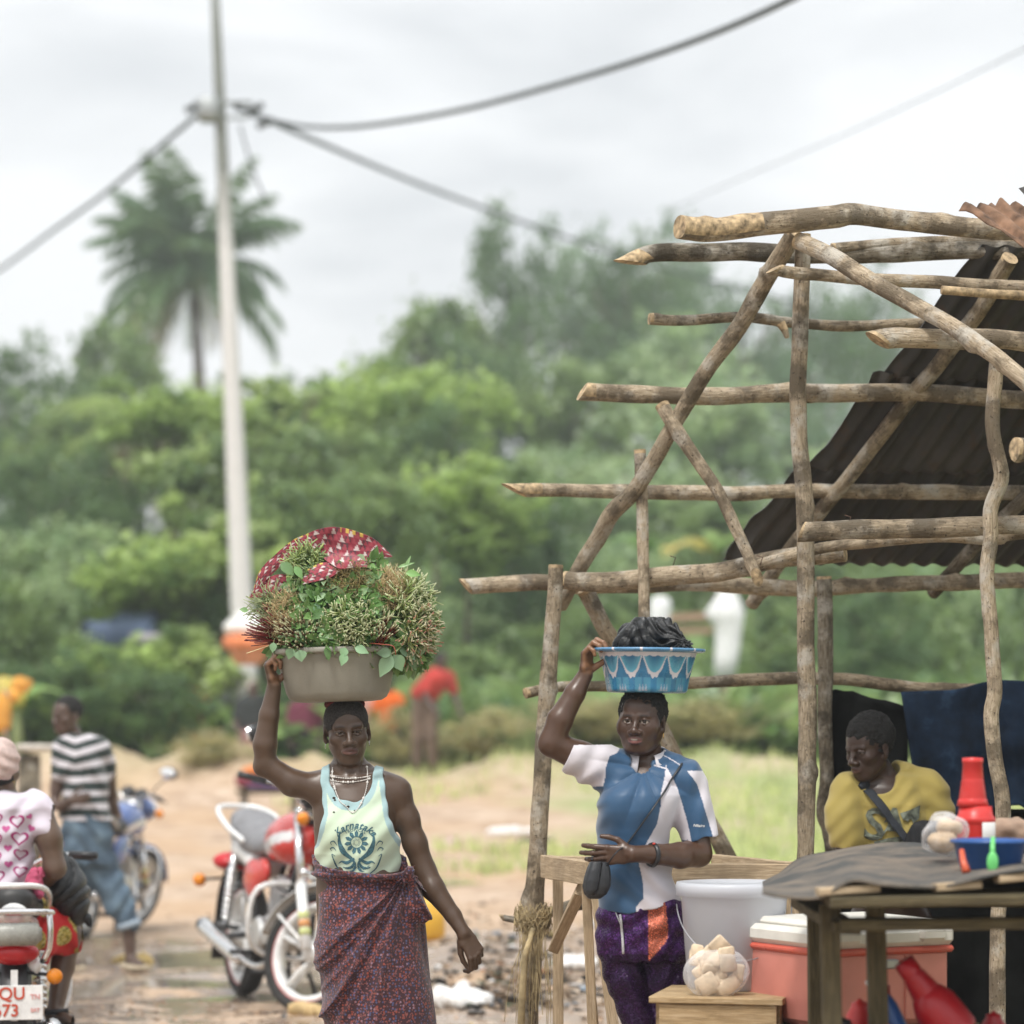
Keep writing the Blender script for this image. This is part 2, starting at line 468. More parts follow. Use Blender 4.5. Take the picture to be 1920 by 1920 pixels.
n1 = g.noise(v, .55, 5); n2 = g.noise(v, 3.2, 6, .62); n3 = g.noise(v, 22, 5, .65); n4 = g.noise(v, .23, 3)
soil = g.ramp(n2, [(.28, (.24, .165, .11)), (.43, (.42, .30, .21)), (.60, (.57, .44, .33)), (.8, (.68, .57, .46))])
soil = g.mix(g.ramp(n3, [(.35, 0), (.75, .35)]), soil, (.25, .17, .11))
redd = g.mix(g.ramp(n1, [(.42, 0), (.6, .6)]), soil, (.46, .30, .17))
grass_c = g.ramp(n2, [(.3, (.17, .20, .075)), (.55, (.28, .33, .13)), (.75, (.42, .43, .22))])
# where grass grows: beyond the yard, more to the right
dist = g.math('MULTIPLY', sx.outputs['Y'], .02); side = g.math('MULTIPLY', sx.outputs['X'], .26)
gm = g.math('ADD', g.math('ADD', dist, side), g.math('MULTIPLY', n1, 1.5))
gm = g.math('ADD', gm, g.math('MULTIPLY', n2, .5))
gmask = g.ramp(g.math('SUBTRACT', gm, 1.42), [(.3, 0), (.62, 1)])
far = g.ramp(g.math('ADD', g.math('SUBTRACT', g.math('MULTIPLY', sx.outputs['Y'], .1), 3.72), g.math('MULTIPLY', n1, .5)), [(.3, 0), (.7, 1)])
gmask = g.math('MAXIMUM', gmask, far)
grass_c = g.mix(g.ramp(g.noise(v, 1.1, 5, .6), [(.42, 0), (.62, .85)]), grass_c, (.46, .38, .25))
colr = g.mix(gmask, redd, grass_c)
wet = g.ramp(g.math('ADD', g.math('MULTIPLY', n4, .6), g.math('MULTIPLY', n2, .5)), [(.57, 1), (.64, 0)])
near = g.ramp(g.math('MULTIPLY', sx.outputs['Y'], .04), [(.8, 1), (.95, 0)])
wl = g.ramp(g.math('MULTIPLY', g.math('ADD', sx.outputs['X'], 6), .12), [(.35, 1), (1, .3)])
wet = g.math('MULTIPLY', g.math('MULTIPLY', wet, near), g.math('ADD', wl, .25))
wet = g.math('MULTIPLY', wet, g.math('SUBTRACT', 1, gmask))
colr = g.mix(g.math('MULTIPLY', wet, .7), colr, (.19, .145, .11))
g.set(colr, g.mix(wet, (.92,)*3, (.16,)*3)); g.b.inputs['Specular IOR Level'].default_value = .5
bs = g.mix(wet, (.7,)*3, (.08,)*3)
bp = g.bump(g.math('ADD', n2, g.math('MULTIPLY', n3, .35)), .7, .05); g.l(bs, bp.inputs['Strength'])
gnd = mk('ground', np.stack([X, Y, Z], -1).reshape(-1, 3), FQ, g.m); gnd['kind'] = 'structure'

# puddle skins lying in the mud (water)
wt = NT('muddy_water'); wt.set((.30, .25, .20), .05); wt.b.inputs['Specular IOR Level'].default_value = .8
wt.bump(wt.noise(wt.tex('Object'), 9, 2), .03, .01)
mb = MB()
for (cx, cy, sx, sy) in PUD:
    n = 32; V = [(cx, cy)]+[(cx+1.25*sx*math.cos(6.2832*j/n), cy+1.25*sy*math.sin(6.2832*j/n)) for j in range(n)]
    zz = tz(np.array([v_[0] for v_ in V]), np.array([v_[1] for v_ in V])); z = float(np.sort(zz[1:])[9])-.003
    mb.add([(a_, b_, z) for a_, b_ in V], [(0, 1+j, 1+(j+1) % n) for j in range(n)])
mb.build('water', wt.m)['kind'] = 'structure'

# ---------------------------------------------------------------- foliage
def leafmat(name, rough=.38, trans=.45):
    t = NT(name)
    a = t.n('ShaderNodeVertexColor', layer_name='col').outputs[0]
    n = t.ramp(t.noise(t.tex('Object'), 3, 3), [(.3, (1.35,)*3), (.7, (2.5,)*3)])
    c = t.mix(1.0, a, n, 'MULTIPLY'); t.set(c, rough); t.b.inputs['Specular IOR Level'].default_value = .6
    tr = t.n('ShaderNodeBsdfTranslucent'); t.l(t.mix(.3, c, (.45, .52, .2)), tr.inputs[0])
    ms = t.n('ShaderNodeMixShader'); ms.inputs[0].default_value = trans
    t.l(t.b.outputs[0], ms.inputs[1]); t.l(tr.outputs[0], ms.inputs[2]); t.l(ms.outputs[0], t.out.inputs['Surface'])
    return t.m
LEAF = leafmat('leaf')
def rand_dirs(n, r=rng):
    v = r.normal(size=(n, 3)); return v/np.linalg.norm(v, axis=1)[:, None]
def leaf_cloud(centers, size, asp, cols, up=.6, r=rng, fold=.25, droop=0):
    """kite-shaped folded leaves at centers"""
    n = len(centers); N = rand_dirs(n, r); N[:, 2] = abs(N[:, 2])+up*.6; N /= np.linalg.norm(N, axis=1)[:, None]
    A = rand_dirs(n, r); A -= N*(A*N).sum(1)[:, None]; A /= np.linalg.norm(A, axis=1)[:, None]
    A[:, 2] -= droop; B = np.cross(N, A)
    s = (size*(.6+.8*r.random(n)))[:, None] if not hasattr(size, '__len__') else size[:, None]
    v0 = centers; v1 = centers+A*s*.45+B*s*asp+N*s*fold*.4; v2 = centers+A*s*1.0; v3 = centers+A*s*.45-B*s*asp+N*s*fold*.4
    V = np.stack([v0, v1, v2, v3], 1).reshape(-1, 3); Q = np.arange(4*n).reshape(n, 4)
    return V, Q, np.repeat(cols, 4, 0)
def crown(seed, nc, per, leaf, c0, c1, spread=.3, hollow=.45, flat=1.0, asp=.35, ycl=0, droop=0):
    r = np.random.default_rng(seed)
    d = rand_dirs(nc, r); rad = (hollow+(1-hollow)*r.random(nc)**.6)
    cc = d*rad[:, None]*np.array([1, 1, flat]); cc[:, 2] = np.where(cc[:, 2] < 0, cc[:, 2]*.85, cc[:, 2])
    cc *= (1+.25*r.normal(size=(nc, 1)))
    hue = r.random(nc); cs = []; ps = []
    for i in range(nc):
        m = int(per*(.5+r.random())); q = r.normal(size=(m, 3))*spread*(.5+.6*r.random())*np.array([1, 1, .8])
        ps.append(cc[i]+q)
        h = hue[i]*.75+.25*r.random(m); cs.append(np.array(c0)*(1-h)[:, None]+np.array(c1)*h[:, None])
        if r.random() < ycl: cs[-1] = np.array([.34, .30, .10])*(.7+.6*r.random((m, 1)))
    ps = np.vstack(ps); cs = np.vstack(cs)
    return leaf_cloud(ps, leaf, asp, cs, r=r, droop=droop)
_cr = {}
def crown_mesh(kind):
    if kind in _cr: return _cr[kind]
    K = {'bright': (11, 34, 80, .19, (.030, .075, .018), (.27, .36, .10), .21),  # clump colours pushed apart to stand for lit tops and shaded gaps
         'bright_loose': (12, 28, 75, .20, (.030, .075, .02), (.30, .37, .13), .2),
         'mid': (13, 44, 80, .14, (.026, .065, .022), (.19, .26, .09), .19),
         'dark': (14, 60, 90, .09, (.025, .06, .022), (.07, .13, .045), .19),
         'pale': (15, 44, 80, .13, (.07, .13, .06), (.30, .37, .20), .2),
         'grey': (16, 60, 60, .085, (.06, .11, .065), (.13, .19, .11), .17),  # leaf colour lightened towards grey to stand for distance haze
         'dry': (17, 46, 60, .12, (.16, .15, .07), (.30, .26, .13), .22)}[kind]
    V, Q, C = crown(K[0], K[1], K[2], K[3], K[4], K[5], K[6])
    o = mk('crown', V, Q, LEAF, col=C, smooth=False, local=True)
    me = o.data; bpy.data.objects.remove(o); _cr[kind] = me; return me
BARK = mat('tree_bark', (.17, .13, .1), .9, var=.3, scale=6, bump=.5)
def tree(kind, px, py, rxp, ryp, D, name, label, group, trunk=True, lean=0, cat='tree'):
    k_ = 1.25 if cat == 'tree' else 1.5; c = P(px, py+(0 if cat == 'tree' else ryp*.35), D); rx = rxp/F*D*1.12; rz = ryp/F*D*k_; zb = float(tz(c[0], D))-.05
    o = top(name, label, cat, (c[0]+lean, D, zb), group)
    cr_ = bpy.data.objects.new('crown' if cat == 'tree' else 'foliage', crown_mesh(kind)); COL.objects.link(cr_); cr_.parent = o
    cr_.location = (-lean, 0, c[2]-zb); cr_.scale = (rx, rx*.9, rz*1.15); cr_.rotation_euler = (0, 0, random.uniform(0, 6.28))
    h = c[2]-zb
    if trunk:
        mb = MB(); base = np.array([0, 0, -.1]); topp = np.array([-lean, 0, max(.4, h)+(0 if cat == 'tree' else .3*rz)])
        r0 = max(.05, min(rx*.09, .3))*(1 if cat == 'tree' else .45)
        mid = (base+topp)/2+np.array([rx*.12*random.uniform(-1, 1), 0, 0])
        mb.tube(catmull([base, mid, topp], .3 if h < 6 else 1), np.linspace(r0, r0*.45, len(catmull([base, mid, topp], .3 if h < 6 else 1))), 8)
        for k in range(6):
            a = random.uniform(0, 6.28); s = topp*(random.uniform(.72, .98))+base*.1
            e_ = topp+np.array([math.cos(a)*rx*.7, math.sin(a)*rx*.6, rz*random.uniform(-.1, .75)])
            mb.tube(catmull([s, (s+e_)/2+np.array([0, 0, -.1*rz]), e_], .5), np.linspace(r0*.4, r0*.12, len(catmull([s, (s+e_)/2+np.array([0, 0, -.1*rz]), e_], .5))), 6)
        tr = mb.build('trunk' if cat == 'tree' else 'stem', BARK, o, local=True)
    return o

# humid air between the yard and the hills
hz = bpy.data.materials.new('humid_air'); hz.use_nodes = True; hz.node_tree.nodes.clear()
o_ = hz.node_tree.nodes.new('ShaderNodeOutputMaterial'); v_ = hz.node_tree.nodes.new('ShaderNodeVolumePrincipled')
v_.inputs['Color'].default_value = (.93, .97, 1, 1); v_.inputs['Density'].default_value = .0014; v_.inputs['Anisotropy'].default_value = .2
hz.node_tree.links.new(v_.outputs[0], o_.inputs['Volume'])
SC.cycles.volume_bounces = 0; SC.cycles.volume_step_rate = 10; SC.cycles.volume_max_steps = 16
mb = MB(); mb.box((0, 190, 19), (500, 480, 50))
hzo = mb.build('haze', hz, smooth=False); hzo['kind'] = 'stuff'; hzo['label'] = 'thin pale humid haze over the hillside'
# ---------------------------------------------------------------- trees and shrubs behind
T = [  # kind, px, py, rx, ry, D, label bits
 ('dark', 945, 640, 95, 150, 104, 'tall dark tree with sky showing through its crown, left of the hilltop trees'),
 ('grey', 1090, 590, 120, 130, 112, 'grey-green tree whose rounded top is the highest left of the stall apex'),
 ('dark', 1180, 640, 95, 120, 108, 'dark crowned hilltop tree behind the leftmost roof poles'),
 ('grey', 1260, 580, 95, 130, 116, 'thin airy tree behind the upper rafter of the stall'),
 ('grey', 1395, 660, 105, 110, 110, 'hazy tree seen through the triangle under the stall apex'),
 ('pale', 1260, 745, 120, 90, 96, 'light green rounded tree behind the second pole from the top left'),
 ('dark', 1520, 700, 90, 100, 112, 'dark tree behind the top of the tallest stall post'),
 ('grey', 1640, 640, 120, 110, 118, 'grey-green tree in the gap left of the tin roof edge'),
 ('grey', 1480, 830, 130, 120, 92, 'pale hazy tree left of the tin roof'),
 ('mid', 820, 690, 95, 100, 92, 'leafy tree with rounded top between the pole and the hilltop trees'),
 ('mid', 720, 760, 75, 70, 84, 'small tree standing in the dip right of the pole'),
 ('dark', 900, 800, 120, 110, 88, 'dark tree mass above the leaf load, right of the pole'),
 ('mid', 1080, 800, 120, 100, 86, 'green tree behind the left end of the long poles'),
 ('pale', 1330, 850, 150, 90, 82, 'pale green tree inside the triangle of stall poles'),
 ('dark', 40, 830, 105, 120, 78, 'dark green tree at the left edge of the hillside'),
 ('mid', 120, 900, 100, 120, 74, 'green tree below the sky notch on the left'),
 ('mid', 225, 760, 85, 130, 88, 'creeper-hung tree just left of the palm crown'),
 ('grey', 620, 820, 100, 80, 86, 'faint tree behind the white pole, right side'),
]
for k, px, py, rx, ry, D, lab in T: tree(k, px, py, rx, ry, D, 'broadleaf_tree', lab, 'trees on the hillside')
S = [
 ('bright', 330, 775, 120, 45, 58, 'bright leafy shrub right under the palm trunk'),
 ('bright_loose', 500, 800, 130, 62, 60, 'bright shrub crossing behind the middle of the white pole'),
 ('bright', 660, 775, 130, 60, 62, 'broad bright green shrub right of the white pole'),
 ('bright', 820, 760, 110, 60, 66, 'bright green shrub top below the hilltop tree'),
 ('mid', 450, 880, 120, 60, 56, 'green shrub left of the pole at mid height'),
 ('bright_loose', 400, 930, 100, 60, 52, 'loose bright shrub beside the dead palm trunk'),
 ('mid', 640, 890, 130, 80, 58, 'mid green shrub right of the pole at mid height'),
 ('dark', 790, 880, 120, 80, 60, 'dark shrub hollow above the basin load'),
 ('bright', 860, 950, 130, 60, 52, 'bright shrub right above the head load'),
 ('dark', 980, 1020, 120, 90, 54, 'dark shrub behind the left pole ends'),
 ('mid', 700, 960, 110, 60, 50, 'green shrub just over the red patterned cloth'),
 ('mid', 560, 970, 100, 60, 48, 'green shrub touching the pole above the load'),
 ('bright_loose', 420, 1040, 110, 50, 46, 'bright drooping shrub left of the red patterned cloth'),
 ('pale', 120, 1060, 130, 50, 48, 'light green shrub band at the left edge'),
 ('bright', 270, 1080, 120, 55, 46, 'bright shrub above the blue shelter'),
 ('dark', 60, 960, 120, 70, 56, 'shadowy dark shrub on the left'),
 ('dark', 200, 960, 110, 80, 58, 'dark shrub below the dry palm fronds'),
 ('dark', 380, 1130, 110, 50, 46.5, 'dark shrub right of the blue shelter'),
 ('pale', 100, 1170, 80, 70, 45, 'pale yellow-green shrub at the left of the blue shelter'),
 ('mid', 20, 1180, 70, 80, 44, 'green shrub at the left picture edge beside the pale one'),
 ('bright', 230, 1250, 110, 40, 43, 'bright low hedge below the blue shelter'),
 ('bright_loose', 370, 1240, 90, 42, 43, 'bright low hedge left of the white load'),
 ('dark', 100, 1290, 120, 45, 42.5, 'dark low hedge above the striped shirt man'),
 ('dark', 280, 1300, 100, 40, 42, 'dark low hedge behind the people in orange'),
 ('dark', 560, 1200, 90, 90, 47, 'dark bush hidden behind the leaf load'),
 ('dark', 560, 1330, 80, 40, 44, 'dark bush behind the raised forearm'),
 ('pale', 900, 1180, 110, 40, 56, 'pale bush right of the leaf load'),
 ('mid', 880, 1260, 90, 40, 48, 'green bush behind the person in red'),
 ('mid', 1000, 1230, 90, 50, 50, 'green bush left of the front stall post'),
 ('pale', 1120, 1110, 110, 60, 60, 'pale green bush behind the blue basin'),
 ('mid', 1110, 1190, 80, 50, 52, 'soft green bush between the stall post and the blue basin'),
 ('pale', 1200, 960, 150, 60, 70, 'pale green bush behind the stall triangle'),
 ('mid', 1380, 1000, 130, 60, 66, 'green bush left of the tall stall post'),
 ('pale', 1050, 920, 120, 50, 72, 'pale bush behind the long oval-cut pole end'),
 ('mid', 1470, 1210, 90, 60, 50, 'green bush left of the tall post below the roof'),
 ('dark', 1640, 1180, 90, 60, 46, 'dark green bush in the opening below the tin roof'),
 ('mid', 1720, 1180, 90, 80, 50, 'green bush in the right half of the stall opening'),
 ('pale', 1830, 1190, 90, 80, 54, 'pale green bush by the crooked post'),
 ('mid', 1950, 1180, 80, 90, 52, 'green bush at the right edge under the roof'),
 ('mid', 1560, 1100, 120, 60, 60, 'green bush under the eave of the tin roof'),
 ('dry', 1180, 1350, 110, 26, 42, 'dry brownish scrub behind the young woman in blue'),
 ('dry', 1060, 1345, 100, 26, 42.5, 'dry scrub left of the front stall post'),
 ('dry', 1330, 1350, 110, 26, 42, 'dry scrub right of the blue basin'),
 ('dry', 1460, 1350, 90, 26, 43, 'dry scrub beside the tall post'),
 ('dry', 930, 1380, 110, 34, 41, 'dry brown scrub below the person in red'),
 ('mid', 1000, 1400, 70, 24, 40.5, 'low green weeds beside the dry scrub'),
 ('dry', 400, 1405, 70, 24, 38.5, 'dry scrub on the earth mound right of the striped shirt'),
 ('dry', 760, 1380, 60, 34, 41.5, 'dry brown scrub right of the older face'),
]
for k, px, py, rx, ry, D, lab in S: tree(k, px, py, rx, ry, D, 'leafy_shrub', lab, 'shrubs behind the yard', cat='shrub')

# a covering of low growth on the hillside (uncountable)
r_ = np.random.default_rng(5); n = 95000
y_ = 42+r_.random(n)**1.3*100; x_ = (r_.random(n)-.5)*y_*.95
pc = np.stack([x_, y_, tz(x_, y_)+.1+r_.random(n)*.5], 1)
h = r_.random((n, 1)); cc = np.array([.05, .10, .03])*(1-h)+np.array([.15, .22, .07])*h
V, Q, C = leaf_cloud(pc, np.full(n, .35)+y_*.006, .35, cc, r=r_)
tag(mk('hillside_growth', V, Q, LEAF, col=C, smooth=False), 'green low growth covering the hillside between the shrubs', 'undergrowth', kind='stuff')
# grass tufts in the field
n = 26000; y_ = 26+r_.random(n)*19; x_ = (r_.random(n)-.42)*y_*.5
keep = (fbm(np.stack([x_, y_, x_*0], 1), .5, 2, 3)+x_*.26+(y_-32)*.02+np.clip(y_-40, 0, 9)*.3) > .3
x_, y_ = x_[keep], y_[keep]; n = len(x_)
pc = np.stack([x_, y_, tz(x_, y_)-.01], 1); h = r_.random((n, 1)); cc = np.array([.20, .25, .09])*(1-h)+np.array([.40, .42, .20])*h
A = rand_dirs(n, r_)*.35; A[:, 2] = 1; hh = (.07+.12*r_.random(n))[:, None]; Bv = rand_dirs(n, r_)*.02; Bv[:, 2] = 0
V = np.stack([pc-Bv, pc+Bv, pc+A*hh+Bv*.2, pc+A*hh-Bv*.2], 1).reshape(-1, 3)
tag(mk('field_grass', V, np.arange(4*n).reshape(n, 4), LEAF, col=np.repeat(cc, 4, 0), smooth=False), 'short light green grass of the field behind the stall', 'grass', kind='stuff')

# ---------------------------------------------------------------- palms
def frond(L, az, el, droop, col, r, w=.55, hang=.5):
    """one feather frond: rachis + leaflets"""
    n = 30; V = []; Q = []; C = []
    pts = []
    p = np.zeros(3); e = el
    for i in range(n+1):
        pts.append(p.copy()); d = np.array([math.cos(az)*math.cos(e), math.sin(az)*math.cos(e), math.sin(e)])
        p = p+d*L/n; e -= droop/n*(.5+1.3*i/n)
    pts = np.array(pts); side = np.array([-math.sin(az), math.cos(az), 0])
    for i in range(3, n):
        t_ = i/n; d = pts[i+1]-pts[i-1]; d /= np.linalg.norm(d); ll = L*w*.5*math.sin(math.pi*(.12+.82*t_))
        for sd_ in (-1, 1):
            for q in range(1):
                b = pts[i]+d*L/n*.5*q
                o = side*sd_*(1-hang*.3)+d*.7+np.array([0, 0, -hang*(.4+.8*r.random())])+rand_dirs(1, r)[0]*.12
                o /= np.linalg.norm(o); wv = d*L*.012
                k = len(V); V += [b-wv, b+wv, b+o*ll*.6+wv*.9+np.array([0, 0, -.05*ll]), b+o*ll*(.85+.2*r.random())+np.array([0, 0, -.25*ll])]
                Q.append((k, k+1, k+2, k+3)); c = np.array(col)*(.75+.5*r.random()); C += [c]*4
    return pts, V, Q, C
def palm(px, pyc, D, L, name, label, dead=False, seed=1, pyb=None, n_green=26):
    r = np.random.default_rng(seed); c = P(px, pyc, D); zb = float(tz(c[0], D))-.1
    o = top(name, label, 'palm tree', (c[0]+.2, D, zb)); mb = MB()
    h = c[2]-zb
    pts = catmull([(0.1, 0, 0), (.05, 0, h*.5), (-.2, 0, h)], .5)
    rr = np.linspace(.2, .15, len(pts))*(1+.12*r.normal(size=len(pts)))
    mb.tube(pts, rr, 10); mb.build('trunk', BARK, o, local=True)
    m = MB(); crown_c = np.array([-.2, 0, h])
    specs = []
    if not dead:
        for i in range(n_green): specs.append((r.random()*6.28, math.radians(85-80*((i+.5)/n_green)**.8), .7+.9*(i/n_green), (.06, .105, .05)))
        for i in range(16): specs.append((r.random()*6.28, math.radians(-5-20*r.random()), 1.0, (.075, .13, .05)))
        for i in range(7): specs.append((r.random()*6.28, math.radians(-30-25*r.random()), .7, (.24, .2, .11)))
    else:
        for i in range(26): specs.append((r.random()*6.28, math.radians(10-50*r.random()), 1.5, (.27, .24, .15)))
        for i in range(10): specs.append((r.random()*6.28, math.radians(40*r.random()), 1.2, (.14, .19, .05)))
    for az, el, dr, col in specs:
        pts_, V, Q, C = frond(L*(.72+.34*r.random()), az, el, dr, col, r)
        m.tube(pts_+crown_c, np.linspace(.05, .012, len(pts_)), 4, col=np.array(col)*1.3)
        m.add(np.array(V)+crown_c, Q, col=np.array(C))
    m.build('crown', LEAF, o, local=True, smooth=False)
    if not dead:
        k = MB()
        for i in range(7):
            p = crown_c+np.array([.35*math.cos(i), .35*math.sin(i), -.35-.12*(i % 3)]); k.lathe([(0.01, -.16), (.12, -.08), (.14, 0), (.1, .1), (.01, .16)], 8, p)
        k.build('fruit_bunch', mat('palm_fruit', (.42, .24, .09), .7), o, local=True)
    return o
palm(362, 500, 96, 4.3, 'oil_palm', 'tall feathery oil palm rising above the hillside shrubs on the left', seed=4, n_green=36)
palm(302, 800, 72, 3.0, 'shaggy_palm', 'lower palm with a skirt of dry beige hanging fronds', dead=True, seed=6)
# banana-like plants with yellowing leaves
def banana(px, py, D, hgt, label, seed):
    r = np.random.default_rng(seed); c = P(px, py, D); zb = float(tz(c[0], D))-.05
    o = top('banana_plant', label, 'plant', (c[0], D, zb)); m = MB()
    h = max(c[2]-zb, .6); st = MB(); st.tube([(0, 0, 0), (.02, 0, h*.6), (0, 0, h)], [.1, .08, .05], 8); st.build('stem', mat('banana_stem', (.2, .24, .1), .7), o, local=True)
    for i in range(9):
        az = r.random()*6.28; L = hgt*(.7+.5*r.random()); e = math.radians(75-15*r.random()); p = np.array([0, 0, h]); pts = []
        for k in range(12): pts.append(p.copy()); p = p+np.array([math.cos(az)*math.cos(e), math.sin(az)*math.cos(e), math.sin(e)])*L/11; e -= .17
        pts = np.array(pts); sd_ = np.array([-math.sin(az), math.cos(az), 0])
        w = L*.13*np.sin(np.pi*np.clip(np.linspace(.05, 1, 12), 0, 1))**.6+.01
        cl = (.42, .33, .08) if i < 3 else ((.12, .22, .06) if i % 2 else (.2, .3, .1))
        V = np.stack([pts-sd_*w[:, None]+np.array([0, 0, -.03]), pts, pts+sd_*w[:, None]+np.array([0, 0, -.03])], 1).reshape(-1, 3)
        m.add(V, [(3*k+a, 3*k+a+1, 3*k+a+4, 3*k+a+3) for k in range(11) for a in (0, 1)], col=cl)
    m.build('leaves', LEAF, o, local=True)
banana(1235, 1060, 62, 1.5, 'banana plant with yellowing leaves behind the thin upright stick', 2)
banana(1345, 1050, 64, 1.6, 'banana plant with a long yellow leaf behind the leaning brace', 3)
banana(30, 1330, 41, 1.0, 'plant with drooping orange-yellow leaves at the left edge', 8)

# ---------------------------------------------------------------- utility pole and cables
concrete = NT('pole_concrete'); v = concrete.tex('Object'); s_ = concrete.n('ShaderNodeSeparateXYZ'); concrete.l(v, s_.inputs[0])
nn = concrete.noise(v, 5, 5)
base = concrete.ramp(concrete.math('ADD', concrete.math('MULTIPLY', s_.outputs['Z'], .1), concrete.math('MULTIPLY', nn, .12)),
                     [(.80, (.66, .65, .64)), (.95, (.10, .12, .095))])
concrete.set(concrete.mix(.25, base, concrete.ramp(concrete.noise(v, 25, 4), [(.3, (.3,)*3), (.7, (.8,)*3)])), .85)
DP = 43.0; pb = P(467, 1320, DP); pt = P(401, -60, DP); zb = float(tz(pb[0], DP))-.1
pole = top('utility_pole', 'tall tapering concrete utility pole, white below and grey above', 'utility pole', (pb[0], DP, zb))
base_p = np.array([pb[0], DP, zb]); m = MB(); m.tube([base_p+(pt-base_p)*k/12 for k in range(13)], np.linspace(.195, .062, 13), 20)
m.build('shaft', concrete.m, pole)
m = MB(); gal = mat('galvanised_steel', (.35, .37, .37), .5, .6)
a = P(408, 195, DP); m.tube([a+np.array([-.35, 0, .02]), a+np.array([.5, 0, .02])], .03, 6); m.tube([a+np.array([-.3, 0, -.2]), a+np.array([.45, 0, -.2])], .025, 6)
m.box(a+np.array([-.12, -.05, -.1]), (.3, .3, .34), bev=.02); m.build('bracket', gal, pole)
for dx, dz in ((-.35, -.05), (.55, -.06), (.7, -.28)):
    m = MB(); m.lathe([(.02, -.14), (.07, -.1), (.04, -.05), (.07, 0), (.04, .05), (.07, .1), (.02, .14)], 10, a+np.array([dx, 0, dz]), R=roty(1.2))
    m.build('insulator', mat('insulator_dark', (.06, .07, .07), .4), pole)
cabm = mat('cable_black', (.045, .055, .055), .7)
def cable(name, pts, D, r, label):
    pp = PA(pts, D); c = catmull(pp, .4); m = MB(); m.tube(c, r, 6); mid = c[0]
    o = m.build(name, cabm, None, loc=mid); return tag(o, label, 'cable', 'cables from the pole')
cable('power_cable', [(470, 215), (560, 236), (660, 238), (780, 222), (900, 198), (1040, 160), (1190, 115), (1340, 62), (1500, -10), (1700, -120)], [43, 41, 39, 37, 35, 33, 30, 28, 26, 24], .032, 'thick dark cable sagging from the pole to the top right of the sky')
cable('power_cable', [(440, 200), (480, 215), (600, 268), (760, 335), (900, 388), (1060, 445), (1250, 505), (1500, 570)], [43, 44, 50, 58, 66, 76, 88, 104], .042, 'dark cable running from the pole down to the right behind the trees')
cable('power_cable', [(400, 190), (370, 215), (300, 275), (200, 360), (100, 432), (0, 505), (-150, 600)], [43, 44, 48, 53, 58, 64, 72], .038, 'cable running from the pole down to the left edge')
cable('thin_wire', [(450, 235), (462, 280), (478, 330), (498, 375)], [43]*4, .018, 'short loose wire hanging from the pole bracket')
cable('thin_wire', [(1240, 400), (1400, 330), (1560, 262), (1740, 180), (1920, 92), (2100, 0)], [60, 50, 42, 36, 31, 27], .007, 'faint thin wire crossing the right part of the sky')
# ---------------------------------------------------------------- log / plank materials
def barkmat(name, a, b, c, lich=.35):
    t = NT(name); u = t.n('ShaderNodeUVMap').outputs[0]; o = t.tex('Object')
    gr = t.noise(t.mapping(u, (22, 3.2, 1)), 6, 6, .65, .6)      # streaks along the log
    bl = t.noise(o, 9, 5, .6); sp = t.noise(t.mapping(u, (14, 12, 1)), 5, 5, .7)
    col = t.ramp(gr, [(.22, c), (.42, a), (.7, b)])
    col = t.mix(t.ramp(bl, [(.5, 0), (.62, lich)]), col, (.55, .52, .46))
    col = t.mix(t.ramp(t.noise(o, 6.5, 6, .65), [(.47, 0), (.58, .85)]), col, tuple(x*.38 for x in a))
    col = t.mix(t.ramp(sp, [(.58, 0), (.66, .9)]), col, (.035, .025, .018))
    t.set(col, .88); t.b.inputs['Specular IOR Level'].default_value = .25
    t.bump(t.math('ADD', gr, t.math('MULTIPLY', sp, .8)), .9, .010); return t.m
B_PALE = barkmat('bark_pale', (.38, .30, .205), (.66, .55, .41), (.12, .085, .055), .75)
B_GREY = barkmat('bark_grey', (.29, .23, .155), (.50, .41, .30), (.07, .05, .035), .6)
B_DARK = barkmat('bark_dark', (.14, .115, .08), (.30, .26, .20), (.035, .028, .02), .5)
CUT = mat('cut_wood', (.46, .34, .20), .8, var=.45, scale=40, bump=.3)
def woodmat(name, a, b):
    t = NT(name); o = t.tex('Object'); u = t.n('ShaderNodeUVMap').outputs[0]
    gr = t.noise(t.mapping(u, (3.5, 60, 1)), 2.5, 6, .6, 1.2)
    col = t.ramp(gr, [(.3, tuple(x*.6 for x in a)), (.5, a), (.72, b)])
    col = t.mix(t.ramp(t.noise(o, 7, 5), [(.5, 0), (.72, .6)]), col, tuple(x*.5 for x in a))
    t.set(col, .8); t.b.inputs['Specular IOR Level'].default_value = .3; t.bump(gr, .5, .003); return t.m
PLANK = woodmat('sawn_plank', (.44, .33, .21), (.60, .48, .34))
STOOLW = woodmat('stool_wood', (.40, .28, .15), (.55, .42, .27))
OLDW = woodmat('old_table_wood', (.085, .068, .036), (.17, .14, .08))
